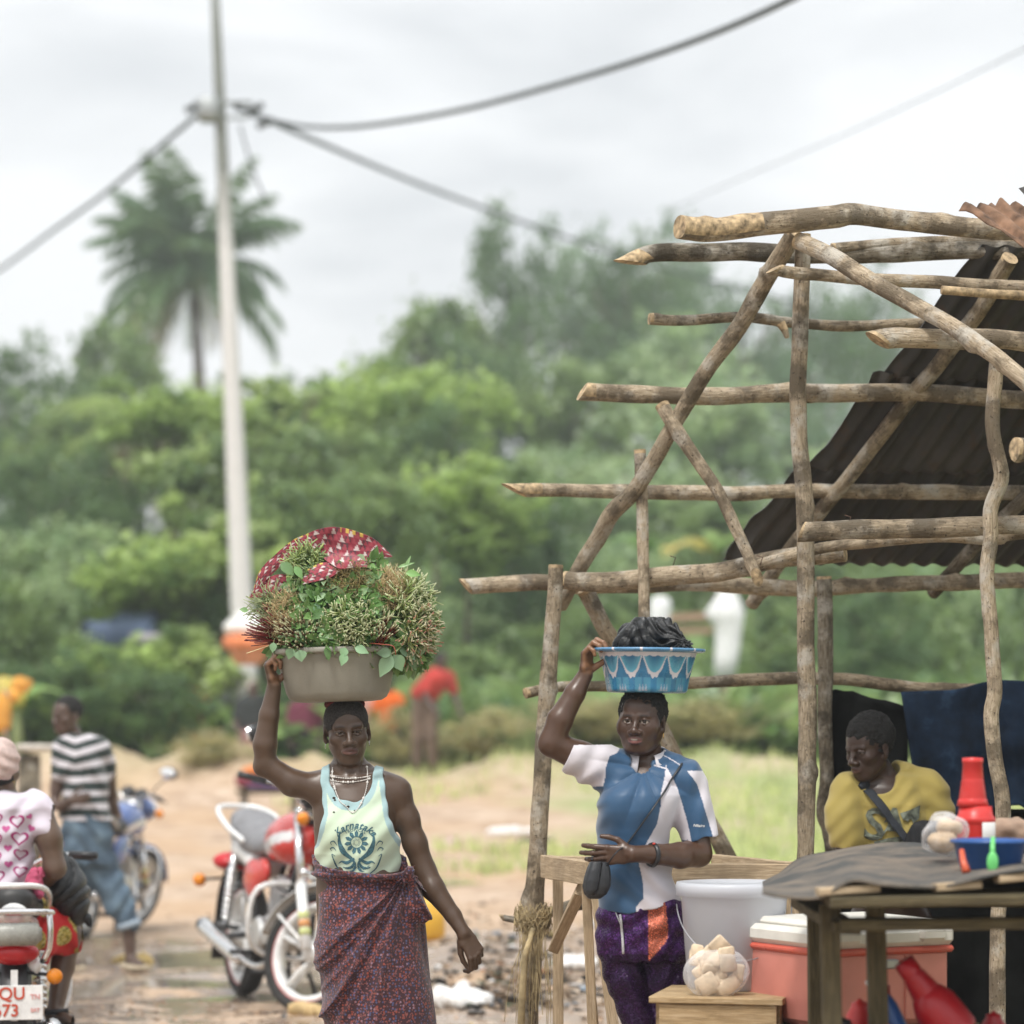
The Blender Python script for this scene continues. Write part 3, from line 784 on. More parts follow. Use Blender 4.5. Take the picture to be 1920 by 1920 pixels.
def log(parent, name, pts, D, rpx, m=B_PALE, seed=0, cut=(1, 1), knots=3, label=None, fresh=0, wob=1.0, slant=(0, 0)):
    """pts in photo pixels, D depth(s), rpx radius in photo px at each end"""
    pp = PA(pts, D); r0, r1 = rpx if hasattr(rpx, '__len__') else (rpx, rpx)
    Dm = [p[1] for p in pp]; r0 = r0/F*Dm[0]*1.13; r1 = r1/F*Dm[-1]*1.13
    c = catmull(pp, .02); n = len(c); s = np.linspace(0, 1, n); L = np.concatenate([[0], np.cumsum(np.linalg.norm(np.diff(c, axis=0), axis=1))])
    rr = np.random.default_rng(seed+100)
    q = np.stack([L, L*0+seed*3.7, L*0], 1)
    c = c+np.stack([vn(q, 2.3, 1), vn(q, 2.3, 2), vn(q, 2.3, 3)], 1)*.010*wob+np.stack([vn(q, 7, 4), vn(q, 7, 5), vn(q, 7, 6)], 1)*.003*wob
    rad = (r0+(r1-r0)*s)*(1+.07*vn(q, 3.5, 7)+.05*vn(q, 11, 8))
    kn = [(rr.random()*L[-1], rr.random()*6.28, .25+.5*rr.random()) for _ in range(int(knots*max(1, L[-1])))]
    k = 14; T = np.gradient(c, axis=0); T /= np.linalg.norm(T, axis=1)[:, None]
    u = np.array([0, 0, 1.]) if abs(T[0][2]) < .8 else np.array([0, -1., 0]); V = []; U = []
    Us = []; Ws = []
    for i in range(n):
        u = u-T[i]*u.dot(T[i]); u /= np.linalg.norm(u); w = np.cross(T[i], u); Us.append(u); Ws.append(w)
    Us = np.array(Us)[:, None]; Ws = np.array(Ws)[:, None]; a = (2*math.pi*np.arange(k+1)/k)[None, :]; Lc = L[:, None]; rc_ = rad[:, None]
    bb_ = np.zeros((n, k+1))
    for (kl, ka, kh) in kn:
        bb_ += kh*np.exp(-((Lc-kl)/(rc_*.7))**2-(((a-ka+math.pi) % (2*math.pi)-math.pi)/.5)**2)
    g3 = np.stack([np.cos(a)*1.3+0*Lc, np.sin(a)*1.3+0*Lc, Lc*9+seed+0*a], -1)
    R_ = rc_*(1+.05*vn(g3)+bb_*.55); off = np.zeros((n, k+1))
    for si, dl in ((0, Lc), (1, L[-1]-Lc)):
        if slant[si]: off += slant[si]*np.cos(a)*R_*np.clip(1-dl/(2.3*abs(slant[si])*rc_), 0, 1)
    V = list((c[:, None]+(Ws*np.sin(a)[..., None]+Us*np.cos(a)[..., None])*R_[..., None]+T[:, None]*off[..., None]).reshape(-1, 3))
    U = list(np.stack([a/k*k*rc_, Lc+seed+0*a], -1).reshape(-1, 2))
    K = k+1
    Fc = [(i*K+j, i*K+j+1, (i+1)*K+j+1, (i+1)*K+j) for i in range(n-1) for j in range(k)]
    M = [0 if L[f[0]//K] > fresh or (f[0] % K) not in (10, 11, 12, 13, 0, 1, 2, 3, 4) else 1 for f in Fc]
    b0 = len(V); V.append(c[0]-T[0]*.002); V.append(c[-1]+T[-1]*.002); U += [(0, 0), (0, 0)]
    for j in range(k): Fc.append((b0, j+1, j)); M.append(1); Fc.append((b0+1, (n-1)*K+j, (n-1)*K+j+1)); M.append(1)
    o = mk(name, V, Fc, [m, CUT], parent, uv=U, mi=M)
    if label: o['label'] = label
    # rough ends stay crisp
    return sharp(o, 60)
def plank(parent, name, p0, p1, w, th, m=PLANK, up=(0, 0, 1), label=None, bev=.003):
    p0 = np.asarray(p0, float); p1 = np.asarray(p1, float); d = p1-p0; L = np.linalg.norm(d); R = frame_to(d, up)
    mb = MB(); n = max(2, int(L/.08)); V = []; U = []
    prof = [(-th/2+bev, -w/2), (th/2-bev, -w/2), (th/2, -w/2+bev), (th/2, w/2-bev), (th/2-bev, w/2), (-th/2+bev, w/2), (-th/2, w/2-bev), (-th/2, -w/2+bev)]
    sd = abs(hash((round(p0[0], 3), round(p1[2], 3)))) % 97
    for i in range(n+1):
        t_ = L*i/n
        for j, (a, b) in enumerate(prof):
            q_ = math.sin(t_*7+a*30+sd)*.5+math.sin(t_*17+b*40+sd)*.3; V.append(p0+R@np.array([a+.001*q_, b+.002*q_, t_])); U.append((a+b+sd*.1, t_))
    k = 8; Fc = [(i*k+j, i*k+(j+1) % k, (i+1)*k+(j+1) % k, (i+1)*k+j) for i in range(n) for j in range(k)]
    Fc += [tuple(range(k-1, -1, -1)), tuple(n*k+j for j in range(k))]
    U = np.array(U)[:, ::-1]; o = mk(name, V, Fc, m, parent, uv=U, smooth=False)
    if label: o['label'] = label
    return o
# ---------------------------------------------------------------- the stall
G0 = P(1508, 1370, 10.7)
stall = top('market_stall', 'half-roofed market stall framed from rough tree poles with a dark tin roof', 'market stall', (G0[0], 10.7, 0))
L_ = lambda *a, **k: log(stall, *a, **k)
L_('post', [(1044, 1058), (1035, 1180), (1022, 1380), (1012, 1560), (1003, 1700), (990, 1920), (978, 2120)], [11.2]*7, (12.5, 19), B_GREY, 1, label='slim front post at the left corner')
L_('post', [(1505, 438), (1501, 640), (1498, 800), (1506, 900), (1508, 1000), (1508, 1200), (1512, 1400), (1508, 1600), (1500, 1720), (1496, 2150)], [10.7]*10, (13, 16.5), B_GREY, 2, label='tall straight post under the ridge')
L_('post', [(1868, 665), (1865, 800), (1874, 865), (1880, 905), (1862, 960), (1858, 1020), (1853, 1080), (1860, 1200), (1866, 1290), (1858, 1340), (1868, 1420), (1882, 1520), (1878, 1700), (1872, 1920), (1868, 2240)], [10.2]*15, (12, 13.5), B_PALE, 3, wob=1.6, label='crooked post near the right edge')
L_('post', [(1545, 1080), (1545, 1300), (1552, 1450), (1545, 1520), (1562, 1620), (1560, 2080)], [11.7]*6, (12, 14), B_DARK, 4, label='dark inner post')
L_('post', [(2330, 1080), (2335, 1400), (2330, 2000)], [11.7]*3, (12, 14), B_DARK, 5)
L_('post', [(2420, 700), (2425, 1400), (2420, 2260)], [10.0]*3, (13, 14), B_GREY, 6)
L_('ridge_pole', [(1272, 424), (1330, 430), (1450, 421), (1560, 412), (1605, 403), (1700, 413), (1880, 429), (2060, 436), (2500, 450)], [10.35, 10.75], (20, 15), B_PALE, 7, fresh=.30, knots=4)
L_('ridge_pole', [(1178, 492), (1230, 473), (1330, 476), (1480, 478), (1700, 470), (1960, 468), (2500, 480)], [10.82, 11.1], (15, 17), B_DARK, 8, fresh=.06, slant=(-1.8, 0))
L_('purlin', [(1560, 464), (1700, 452), (1900, 455), (2300, 460)], [10.95, 11.1], (9, 9), B_GREY, 9)
L_('purlin', [(1452, 508), (1500, 517), (1620, 521), (1760, 526), (1960, 540), (2500, 560)], [10.42, 10.7], (10, 15), B_PALE, 10, slant=(1.5, 0))
L_('purlin', [(1765, 540), (1860, 548), (1960, 556), (2100, 566)], [10.5, 10.6], (7, 9), CUT, 11, label='split yellowish pole')
L_('rafter', [(1492, 440), (1455, 497), (1440, 525), (1390, 610), (1330, 690), (1280, 770), (1235, 850), (1190, 920), (1148, 962), (1120, 1010), (1080, 1075), (1048, 1140)], [10.62, 11.5], (15, 13), B_GREY, 12)
L_('rafter', [(1500, 450), (1560, 478), (1620, 516), (1700, 562), (1770, 602), (1830, 642), (1920, 710), (2060, 830)], [10.5, 9.7], (14, 15), B_PALE, 13)
L_('purlin', [(1215, 597), (1290, 601), (1380, 596), (1440, 602), (1480, 608), (1600, 612), (1700, 606), (1850, 600), (2300, 600)], [10.98, 11.3], (9, 9), B_GREY, 14, knots=5)
L_('stub', [(1462, 604), (1470, 618), (1474, 632)], [10.97]*3, (8, 4), B_GREY, 15)
L_('purlin', [(1090, 735), (1180, 739), (1300, 740), (1500, 740), (1700, 741), (1960, 746), (2500, 750)], [11.15, 11.5], (15, 16), B_PALE, 16, slant=(.6, 0), fresh=.03)
L_('purlin', [(965, 921), (1050, 920), (1200, 925), (1400, 923), (1490, 921), (1960, 926), (2500, 930)], [11.4, 11.8], (12, 13), B_PALE, 17, slant=(-1.8, 0), fresh=.1)
L_('purlin', [(1645, 634), (1680, 629), (1760, 634), (1850, 638), (1960, 645), (2400, 655)], [10.1, 10.2], (17, 17), B_PALE, 18, slant=(-1, 0))
L_('eave_pole', [(872, 1099), (1000, 1093), (1100, 1101), (1300, 1096), (1500, 1100), (1700, 1098), (1960, 1090), (2500, 1085)], [11.65, 12.0], (14, 12), B_PALE, 19, slant=(-.8, 0))
L_('tie_beam', [(1058, 1086), (1130, 1091), (1250, 1082), (1350, 1073), (1430, 1056), (1500, 1046), (1585, 1036)], [11.35, 11.0], (15, 17), B_PALE, 20)
L_('tie_beam', [(1502, 997), (1600, 994), (1800, 990), (1960, 986), (2450, 980)], [10.45, 10.3], (16, 17), B_GREY, 21, slant=(.4, 0))
L_('tie_beam', [(1415, 1066), (1530, 1034), (1620, 1021), (1700, 1012), (1780, 1002), (1870, 1006), (1920, 995), (2300, 960)], [10.95, 10.5], (9, 15), B_PALE, 22, knots=5)
L_('brace', [(1242, 762), (1265, 802), (1310, 872), (1350, 932), (1385, 1002), (1405, 1042), (1420, 1082)], [11.05, 10.9], (12, 9), B_PALE, 23, slant=(0, -1.5))
L_('prop', [(1200, 842), (1203, 900), (1207, 1000), (1208, 1200), (1205, 1420)], [11.2]*5, (10, 11), B_PALE, 24)
L_('brace', [(1095, 1103), (1130, 1172), (1165, 1225), (1245, 1375), (1300, 1490), (1365, 1610), (1480, 1850)], [11.5, 11.7], (14, 15), B_GREY, 25, label='long yellowish diagonal brace')
L_('stub', [(1058, 1112), (1046, 1148)], [11.6, 11.6], (10, 6), B_PALE, 26)
L_('rafter', [(1895, 485), (1840, 572), (1770, 662), (1690, 762), (1600, 884), (1530, 972), (1460, 1066), (1412, 1138)], [10.95, 12.05], (14, 12), B_GREY, 27)
L_('rafter', [(2200, 620), (1960, 895), (1830, 1020), (1748, 1112)], [11.3, 12.1], (14, 11), B_DARK, 28)
L_('rail', [(985, 1304), (1040, 1293), (1100, 1288), (1300, 1280), (1450, 1272), (1600, 1278), (1750, 1290), (1960, 1292), (2350, 1290)], [11.45, 11.9], (9, 12), B_GREY, 29)
L_('eave_pole', [(1903, 833), (2100, 850), (2500, 860)], [9.3, 9.6], (18, 18), B_GREY, 30)
L_('rail', [(935, 1722), (975, 1726), (1025, 1712), (1100, 1690), (1180, 1668)], [11.3]*5, (5, 15), B_DARK, 31, slant=(-1, 0))
# fibre lashing round the left post
m = MB(); c = P(1000, 1722, 11.2)
for i in range(90):
    a = random.uniform(0, 6.28); r = .045+random.random()*.03; p = [c+np.array([math.cos(a+k*.5)*r, math.sin(a+k*.5)*r, random.uniform(-.05, .05)+.02*math.sin(k*2+i)]) for k in range(6)]
    m.tube(p, .0016, 4, caps=False)
for i in range(34):
    p = c+np.array([random.uniform(-.05, .05), -.05, random.uniform(-.05, .03)]); w = random.uniform(-.04, .04)
    m.tube([p+np.array([w*k*.35+.012*math.sin(k+i), -.004*k, -k*(.03+.06*random.random())]) for k in range(6)], .0014, 4, caps=False)
m.tube([P(1000, 1740, 11.1), P(985, 1790, 11.1), P(978, 1880, 11.1), P(974, 2000, 11.12)], [.008, .012, .014, .014], 8)
m.build('fibre_lashing', mat('raffia', (.46, .36, .2), .9, var=.3), stall)
# nails
for px, py, D in ((1262, 1060, 11.3), (1590, 985, 10.4), (1425, 1060, 10.9), (1500, 1085, 11.4)):
    m = MB(); a = P(px, py, D); m.tube([a, a+np.array([.01, 0, .03]), a+np.array([-.012, 0, .036])], .002, 5)
    m.build('nail', mat('rusty_nail', (.12, .07, .05), .7, .3), stall)
# corrugated roof: back slope, three rows of sheets
tin = NT('dark_tin'); v = tin.tex('Object')
c_ = tin.ramp(tin.noise(v, 3, 6, .6), [(.3, (.032, .030, .028)), (.5, (.05, .047, .043)), (.72, (.085, .076, .066))])
c_ = tin.mix(tin.ramp(tin.noise(v, 11, 5), [(.55, 0), (.7, .6)]), c_, (.08, .05, .03))
tin.set(c_, .7, .1); tin.bump(tin.noise(v, 30, 4), .2, .004)
tinl = NT('lit_tin_edge'); tinl.set((.5, .5, .49), .45, .5)  # pale rim colour stands for the lit top side of the curled tin
def sheet(name, quad, ncor, parent, jag=0, curl=.0, seed=0, m=tin.m, amp=.011, sag=0):
    """quad: four corner points (top-left, top-right, bottom-right, bottom-left); ridges run top->bottom"""
    A, B, C_, D_ = [np.asarray(q, float) for q in quad]; per = 8; nu = ncor*per; nv = 26
    N = np.cross(B-A, D_-A); N /= np.linalg.norm(N); N = -N if N[2] < 0 else N; V = []
    t_, ii = np.meshgrid(np.arange(nv+1)/nv, np.arange(nu+1), indexing='ij'); s = ii/nu; s_, q_ = s[..., None], t_[..., None]
    V = (A*(1-s_)+B*s_)*(1-q_)+(D_*(1-s_)+C_*s_)*q_
    z = amp*np.sin(2*math.pi*ii/per)+.006*vn(np.stack([s*4, t_*3, 0*s+seed], -1))+sag*np.sin(math.pi*t_)
    z = z+curl*np.maximum(0, 1-ii/(per*3.))**2*(.6+.8*vn(np.stack([t_*3, 0*s, 0*s+seed+4.], -1)))
    V = V+N*z[..., None]+((B-A)/np.linalg.norm(B-A))*(np.where(ii == 0, jag*vn(np.stack([t_*7, 0*s+3., 0*s+seed], -1)), 0))[..., None]
    V = V.reshape(-1, 3); n = len(V); K = nu+1
    V2 = V+N*.0012
    Fq = [(j*K+i, j*K+i+1, (j+1)*K+i+1, (j+1)*K+i) for j in range(nv) for i in range(nu)]
    Fc = Fq+[tuple(n+x for x in f[::-1]) for f in Fq]
    rim = [(j*K, (j+1)*K, n+(j+1)*K, n+j*K) for j in range(nv)]+[(nv*K+i, nv*K+i+1, n+nv*K+i+1, n+nv*K+i) for i in range(nu)]
    M = [0]*(2*len(Fq))+[1]*len(rim)
    Fc = [tuple(int(x) for x in f) for f in Fc+rim]
    return mk(name, np.vstack([V, V2]), Fc, [m, tinl.m], parent, mi=M)
up = np.array([0, .012, .035])
rows = [((1836, 478, 10.97), (1655, 728, 11.32)), ((1640, 712, 11.34), (1515, 900, 11.62)), ((1500, 885, 11.66), (1352, 1068, 12.0))]
dx = np.array([1, .1, -.006]); dx /= np.linalg.norm(dx)
for q, (a, b) in enumerate(rows):
    A = P(*a)+up; Bq = P(*b)+up*(1.0 if q < 2 else .8)
    L = 2.6
    sheet('roof_sheet', (A, A+dx*L, Bq+dx*L, Bq), 30, stall, jag=.014, curl=.03, seed=q*3.1, sag=-.01)
# front slope sheet (mostly outside the picture, shades the stall) and the rusty flap
A = P(1905, 372, 10.55)+np.array([.02, 0, .03]); Dd = np.array([-.05, -1.5, -1.05])
sheet('roof_sheet', (A, A+dx*1.9, A+dx*1.9+Dd, A+Dd+np.array([.42, 0, 0])), 22, stall, jag=.02, seed=9)
rust = mat('rusty_tin', (.20, .115, .07), .9, .1, var=.5, scale=14, bump=.5)
Af = [P(1798, 386, 10.2), P(1905, 378, 10.25), P(2010, 470, 10.0), P(1930, 472, 9.95)]
m = MB(); V = []; nu, nv = 40, 10
for j in range(nv+1):
    for i in range(nu+1):
        s, t_ = i/nu, j/nv; p = (Af[0]*(1-s)+Af[1]*s)*(1-t_)+(Af[3]*(1-s)+Af[2]*s)*t_
        V.append(p+np.array([0, -.008, .007])*math.sin(s*6*math.pi+t_)+np.array([0, 0, .012*vn(np.array([s*9, t_*5, 1.]))+(.010*vn(np.array([s*14, 0, 7.])) if j == 0 else 0)]))
K = nu+1; m.add(V, [(j*K+i, j*K+i+1, (j+1)*K+i+1, (j+1)*K+i) for j in range(nv) for i in range(nu)])
fl = m.build('roof_flap', rust, stall); fl['label'] = 'rusty brown torn piece of tin at the ridge'
md = fl.modifiers.new('thick', 'SOLIDIFY'); md.thickness = .003

# cloths hung as the stall's back wall
def drape(name, pts_top, pts_bot, m, label, D_off=0, folds=9, amp=.03, seed=0, cat='cloth', lean=0):
    top_c = catmull(pts_top, .03); n = len(top_c); bot = catmull(pts_bot, .01); idx = np.linspace(0, len(bot)-1, n).astype(int); bot = bot[idx]
    nv = 40; V = []
    for j in range(nv+1):
        t_ = j/nv; s = np.arange(n)/(n-1); o1 = 0*s
        f = amp*(np.sin(s*folds*6.28+2*vn(np.stack([s*3, o1+t_*2, o1+seed], -1)))*(.3+.7*t_)+1.2*vn(np.stack([s*6, o1+t_*4, o1+seed+2.], -1)))
        V += list(top_c*(1-t_)+bot*t_+np.stack([o1, f, .25*f*(1-t_)], -1))
    o = mk(name, V, [(j*n+i, j*n+i+1, (j+1)*n+i+1, (j+1)*n+i) for j in range(nv) for i in range(n-1)], m, None, loc=top_c[0])
    md = o.modifiers.new('thick', 'SOLIDIFY'); md.thickness = .004
    return tag(o, label, cat)
blk = mat('black_sheeting', (.010, .011, .0105), .9, var=.4, scale=6, bump=.3, spec=.15)
drape('hanging_sheet', PA([(1556, 1290), (1600, 1298), (1660, 1312), (1700, 1322)], [11.85]*4), PA([(1540, 1960), (1600, 1965), (1660, 1970), (1705, 1970)], [11.85]*4), blk, 'black plastic sheeting hung behind the youth in yellow', seed=1, folds=3)
den = NT('dark_denim'); v = den.tex('Object')
den.set(den.ramp(den.noise(v, 7, 6, .6), [(.3, (.006, .010, .018)), (.55, (.012, .024, .048)), (.75, (.035, .07, .13))]), .95); den.b.inputs['Specular IOR Level'].default_value = .15; den.bump(den.noise(v, 120, 3), .3, .002)
drape('hanging_cloth', PA([(1688, 1296), (1760, 1292), (1860, 1278), (1960, 1282), (2330, 1284)], [11.75, 11.7]), PA([(1722, 1530), (1800, 1535), (1900, 1510), (1960, 1520), (2330, 1530)], [11.7, 11.65]), den.m, 'dark blue denim cloth hung from the rail behind the red bottles', seed=4, folds=5)
drape('side_sheet', PA([(2335, 1150), (2420, 1150)], [11.7, 10.1]), PA([(2335, 2100), (2420, 2200)], [11.7, 10.1]), blk, 'black sheeting closing the right side of the stall', seed=8)
m = MB()
drape('dark_backdrop', PA([(1590, 1520), (1800, 1515), (2330, 1515)], [11.95, 11.9]), PA([(1590, 2080), (1800, 2080), (2330, 2080)], [11.95, 11.9]), blk, 'black sheeting low at the back of the stall', seed=9, folds=6)

# ---------------------------------------------------------------- sawn trestle frame
A = P(1022, 1618, 11.05); Bc = P(1106, 1655, 10.45); Cc = P(1492, 1652, 10.35); E = P(1340, 1612, 11.0)
for q in (A, Bc, Cc, E): q[2] = P(0, 1632, 10.7)[2]
trs = top('trestle_frame', 'unfinished pale sawn-plank table frame behind the young woman', 'table frame', (Bc[0], Bc[1], 0))
pl = lambda n, a, b, w, th, **k: plank(trs, n, a, b, w, th, **k)
pl('rail', A, Bc, .085, .035); pl('rail', Bc+np.array([.03, .05, 0]), Cc, .075, .03); pl('rail', E+np.array([0, 0, .01]), Cc+np.array([0, .04, .01]), .07, .03); pl('rail', A+np.array([.03, .03, .012]), E+np.array([-.02, 0, .012]), .05, .03)
zf = lambda p, dx_=0, dy=0: np.array([p[0]+dx_, p[1]+dy, 0.0])
pl('leg', Bc+np.array([.02, .045, -.04]), zf(Bc, .14, .03), .055, .04, up=(0, 1, 0)); pl('leg', Bc+np.array([-.01, .09, -.04]), zf(Bc, .03, .12), .05, .035, up=(0, 1, 0))
pl('leg', Cc+np.array([-.02, .02, -.045]), zf(Cc, .08), .05, .04, up=(0, 1, 0)); pl('leg', E+np.array([0, .02, -.045]), zf(E, .05, .05), .05, .04, up=(0, 1, 0))
pl('leg', A+np.array([.05, .06, -.045]), zf(A, .05, .1), .05, .04, up=(0, 1, 0))
pl('brace', P(1090, 1668, 10.62), P(1040, 1776, 11.0), .05, .04, up=(0, 1, 0)); pl('brace', P(1108, 1795, 10.6), P(1130, 2040, 10.6), .012, .012, up=(0, 1, 0))
# ---------------------------------------------------------------- foreground table
feltm = NT('roofing_felt'); v = feltm.tex('Object')
feltm.set(feltm.mix(feltm.ramp(feltm.noise(v, 5, 6, .65), [(.42, 0), (.62, .8)]), (.055, .055, .052), (.20, .16, .12)), .8); feltm.bump(feltm.noise(v, 40, 5), .5, .004)
TD0, TD1 = 7.6, 9.0
tb = top('wooden_table', 'rough dark wooden stall table covered with a curling sheet of grey felt', 'table', P(1700, 1370, 8.3)*np.array([1, 1, 0]))
fr = np.array([[1430, 1668], [1470, 1676], [1530, 1679], [1565, 1664], [1600, 1650], [1660, 1657], [1740, 1659], [1820, 1650], [1920, 1630], [2050, 1625], [2350, 1640]], float)
bk = np.array([[1430, 1656], [1465, 1635], [1500, 1612], [1560, 1596], [1640, 1582], [1700, 1580], [1760, 1583], [1820, 1588], [1920, 1588], [2050, 1590], [2350, 1595]], float)
cf = catmull([np.append(p, 0) for p in fr], 8)[:, :2]; n = len(cf); cb_ = catmull([np.append(p, 0) for p in bk], 3)[:, :2]; cb_ = cb_[np.linspace(0, len(cb_)-1, n).astype(int)]
V = []; nv = 24
for j in range(nv+1):
    t_ = j/nv
    for i in range(n):
        q = cf[i]*(1-t_)+cb_[i]*t_; D = TD0+(TD1-TD0)*t_; p = P(q[0], q[1], D); p[2] += .008*vn(np.array([p[0]*9, p[1]*9, 0]))
        V.append(p)
sh = mk('top_sheet', V, [(j*n+i, j*n+i+1, (j+1)*n+i+1, (j+1)*n+i) for j in range(nv) for i in range(n-1)], feltm.m, tb)
md = sh.modifiers.new('thick', 'SOLIDIFY'); md.thickness = .008; md.offset = -1; sh['label'] = 'curling grey felt sheet'
zt = 1.055
x0 = P(1552, 0, 8)[0]
for k, D in enumerate((7.66, 7.9, 8.15, 8.4, 8.66, 8.9)):
    xs_ = x0-.04+.05*random.random(); plank(tb, 'board', (xs_, D, zt+.004*k % .008), (x0+1.5, D, zt+.03), .2, .026, OLDW, up=(0, 1, 0))
for px, py, w in ((1590, 1672, .16), (1795, 1664, .12), (1905, 1648, .1)):
    a = P(px, py, 7.62); plank(tb, 'board_end', a+np.array([-w/2, .0, 0]), a+np.array([w/2, .02, .008]), .05, .02, PLANK, up=(0, 1, 0))
pl = lambda n, a, b, w, th, m=OLDW, **k: plank(tb, n, a, b, w, th, m, **k)
pl('shade_apron', (x0, 7.72, .99), (x0+1.5, 7.72, 1.0), .03, .09); pl('shade_apron', (x0, 8.85, .98), (x0+1.5, 8.85, .99), .03, .09)  # dark boards added to stand for the band of shade under the top
pl('shade_apron', (x0+.02, 7.7, .98), (x0+.02, 8.9, .98), .03, .07, up=(0, 0, 1))
a = P(1556, 1700, 7.78); pl('leg', (a[0], 7.78, 1.04), (a[0]+.02, 7.8, 0), .052, .05, up=(0, 1, 0))
a = P(1640, 1700, 7.95); pl('leg', (a[0], 7.95, 1.04), (a[0]+.035, 7.98, 0), .054, .05, up=(0, 1, 0))
pl('leg', (x0+.05, 8.8, 1.02), (x0+.06, 8.82, 0), .055, .05, up=(0, 1, 0)); pl('leg', (x0+1.4, 7.8, 1.02), (x0+1.42, 7.8, 0), .055, .05, up=(0, 1, 0)); pl('leg', (x0+1.4, 8.8, 1.02), (x0+1.42, 8.82, 0), .055, .05, up=(0, 1, 0))
for k, D in enumerate((7.9, 8.15, 8.4)): pl('shelf', (x0+.0, D, .63), (x0+1.48, D, .63), .2, .02, up=(0, 1, 0))
SH = .641
def ontop(px, D):  # height of the felt at a place
    return None
def plastic(name, col, rough=.35, **k): return mat(name, col, rough, 0, .06, 12, **k)
RED = plastic('red_plastic', (.62, .035, .03)); DRED = plastic('deep_red_plastic', (.42, .012, .02)); BLU = plastic('blue_plastic', (.02, .09, .30)); GRN = plastic('green_plastic', (.16, .62, .18))
BLKP = plastic('black_plastic', (.015, .015, .017)); WHTP = plastic('white_plastic', (.78, .78, .76))
def thing1(name, label, cat, mb_parts, loc, group=None):
    o = top(name, label, cat, loc, group)
    for n_, m_, mb_ in mb_parts: mb_.build(n_, m_, o)
    return o
b = P(1829, 1600, 8.45); zb = P(0, 1606, 8.45)[2]
m = MB(); m.lathe([(.0, 0), (.050, 0), (.054, .01), (.052, .09), (.054, .096), (.058, .102), (.057, .112), (.050, .120), (.046, .145)], 36, (b[0], b[1], zb))
m2 = MB(); prof = [(.046, .145), (.042, .16)]
for k in range(7): prof += [(.041-.0012*k, .165+.0085*k), (.0375-.0012*k, .1695+.0085*k)]
prof += [(.031, .225), (.028, .268), (.030, .27), (.030, .284), (.0, .286)]
m2.lathe([(r, z) for r, z in prof], 36, (b[0]-.008, b[1], zb))
m3 = MB(); m3.box((b[0]+.03, b[1]-.052, zb+.07), (.045, .004, .06), R=rotz(.5), bev=.001)
thing1('red_bottle', 'tall red plastic bottle with ribbed neck standing behind the blue bowl', 'bottle', [('body', RED, m), ('neck', RED, m2), ('paper_label', WHTP, m3)], (b[0], b[1], zb))
b = P(1856, 1628, 8.05); zb = b[2]-.002
m = MB(); m.lathe([(.0, 0), (.075, 0), (.082, .004), (.098, .07), (.108, .073), (.108, .080), (.102, .082), (.095, .078), (.078, .01), (.0, .006)], 40, (b[0], b[1], zb))
thing1('plastic_bowl', 'dark blue plastic bowl on the felt-covered table', 'bowl', [('bowl', BLU, m)], (b[0], b[1], zb))
b = P(1861, 1636, 7.9)
m = MB()
pts = [P(1862, 1570, 7.93), P(1861, 1590, 7.92), P(1861, 1600, 7.91)]; m.tube(pts, [.006, .007, .008], 8)
V_ = SDF(); V_.el(P(1861, 1617, 7.9), (.016, .008, .03)); vv, qq = V_.mesh(P(1861, 1617, 7.9)-.04, P(1861, 1617, 7.9)+.04, .003); m.add(vv, qq.tolist())
thing1('plastic_spoon', 'light green plastic spoon leaning on the blue bowl', 'spoon', [('spoon', GRN, m)], b)
# clear bags and brown parcels on the table
clear = NT('clear_film'); tr_ = clear.n('ShaderNodeBsdfTransparent'); ms_ = clear.n('ShaderNodeMixShader'); fz = clear.n('ShaderNodeLayerWeight'); fz.inputs[0].default_value = .35
clear.set((.9, .9, .92), .12); clear.l(clear.math('ADD', clear.math('MULTIPLY', fz.outputs['Facing'], .65), .10), ms_.inputs[0]); clear.l(tr_.outputs[0], ms_.inputs[1]); clear.l(clear.b.outputs[0], ms_.inputs[2]); clear.l(ms_.outputs[0], clear.out.inputs['Surface'])
clear.bump(clear.noise(clear.tex('Object'), 30, 4, .6, 1), .8, .01)
BREADL = mat('pale_flatbread', (.70, .56, .40), .85, var=.2, scale=30, bump=.4)
BREAD = mat('tan_dough', (.60, .44, .28), .8, var=.2, scale=20, bump=.3)
def lump(c, r, seed, k=.25, h=.008):
    """one crumpled or doughy lump"""
    s = SDF(); c = np.asarray(c, float); r = np.asarray(r, float); s.el(c, r)
    V, Q = s.mesh(c-r-.03, c+r+.03, h); N = vnormals(V, Q); m_ = r.min()
    return V+N*(m_*k*(vn(V, 2.2/m_*.35, seed)+.5*vn(V, 5/m_*.35, seed+2)))[:, None], Q
def lumps(name, m_, items, parent, k=.3, h=.008):
    parts = [lump(c, r, i*1.7+3, k, h) for i, (c, r) in enumerate(items)]; V, Q = join(parts); return mk(name, V, Q, m_, parent)
b = P(1768, 1600, 8.3)
o = top('bag_of_buns', 'clear bag of pale brown buns beside the red bottle', 'bag', b)
lumps('bun', BREAD, [(b+np.array([0, 0, .035]), (.04, .04, .03)), (b+np.array([.02, .02, .075]), (.035, .035, .028))], o)
lumps('bag', clear.m, [(b+np.array([.005, 0, .055]), (.062, .055, .07))], o, .35)
b = P(1905, 1590, 8.7)
o = top('brown_parcel', 'brown crumpled paper parcel behind the blue bowl', 'parcel', b)
lumps('parcel', mat('brown_paper', (.36, .25, .18), .9, bump=.4), [(b+np.array([0, 0, .05]), (.08, .06, .05)), (b+np.array([.1, 0, .04]), (.08, .06, .045))], o, .4)
b = P(1816, 1640, 7.85)
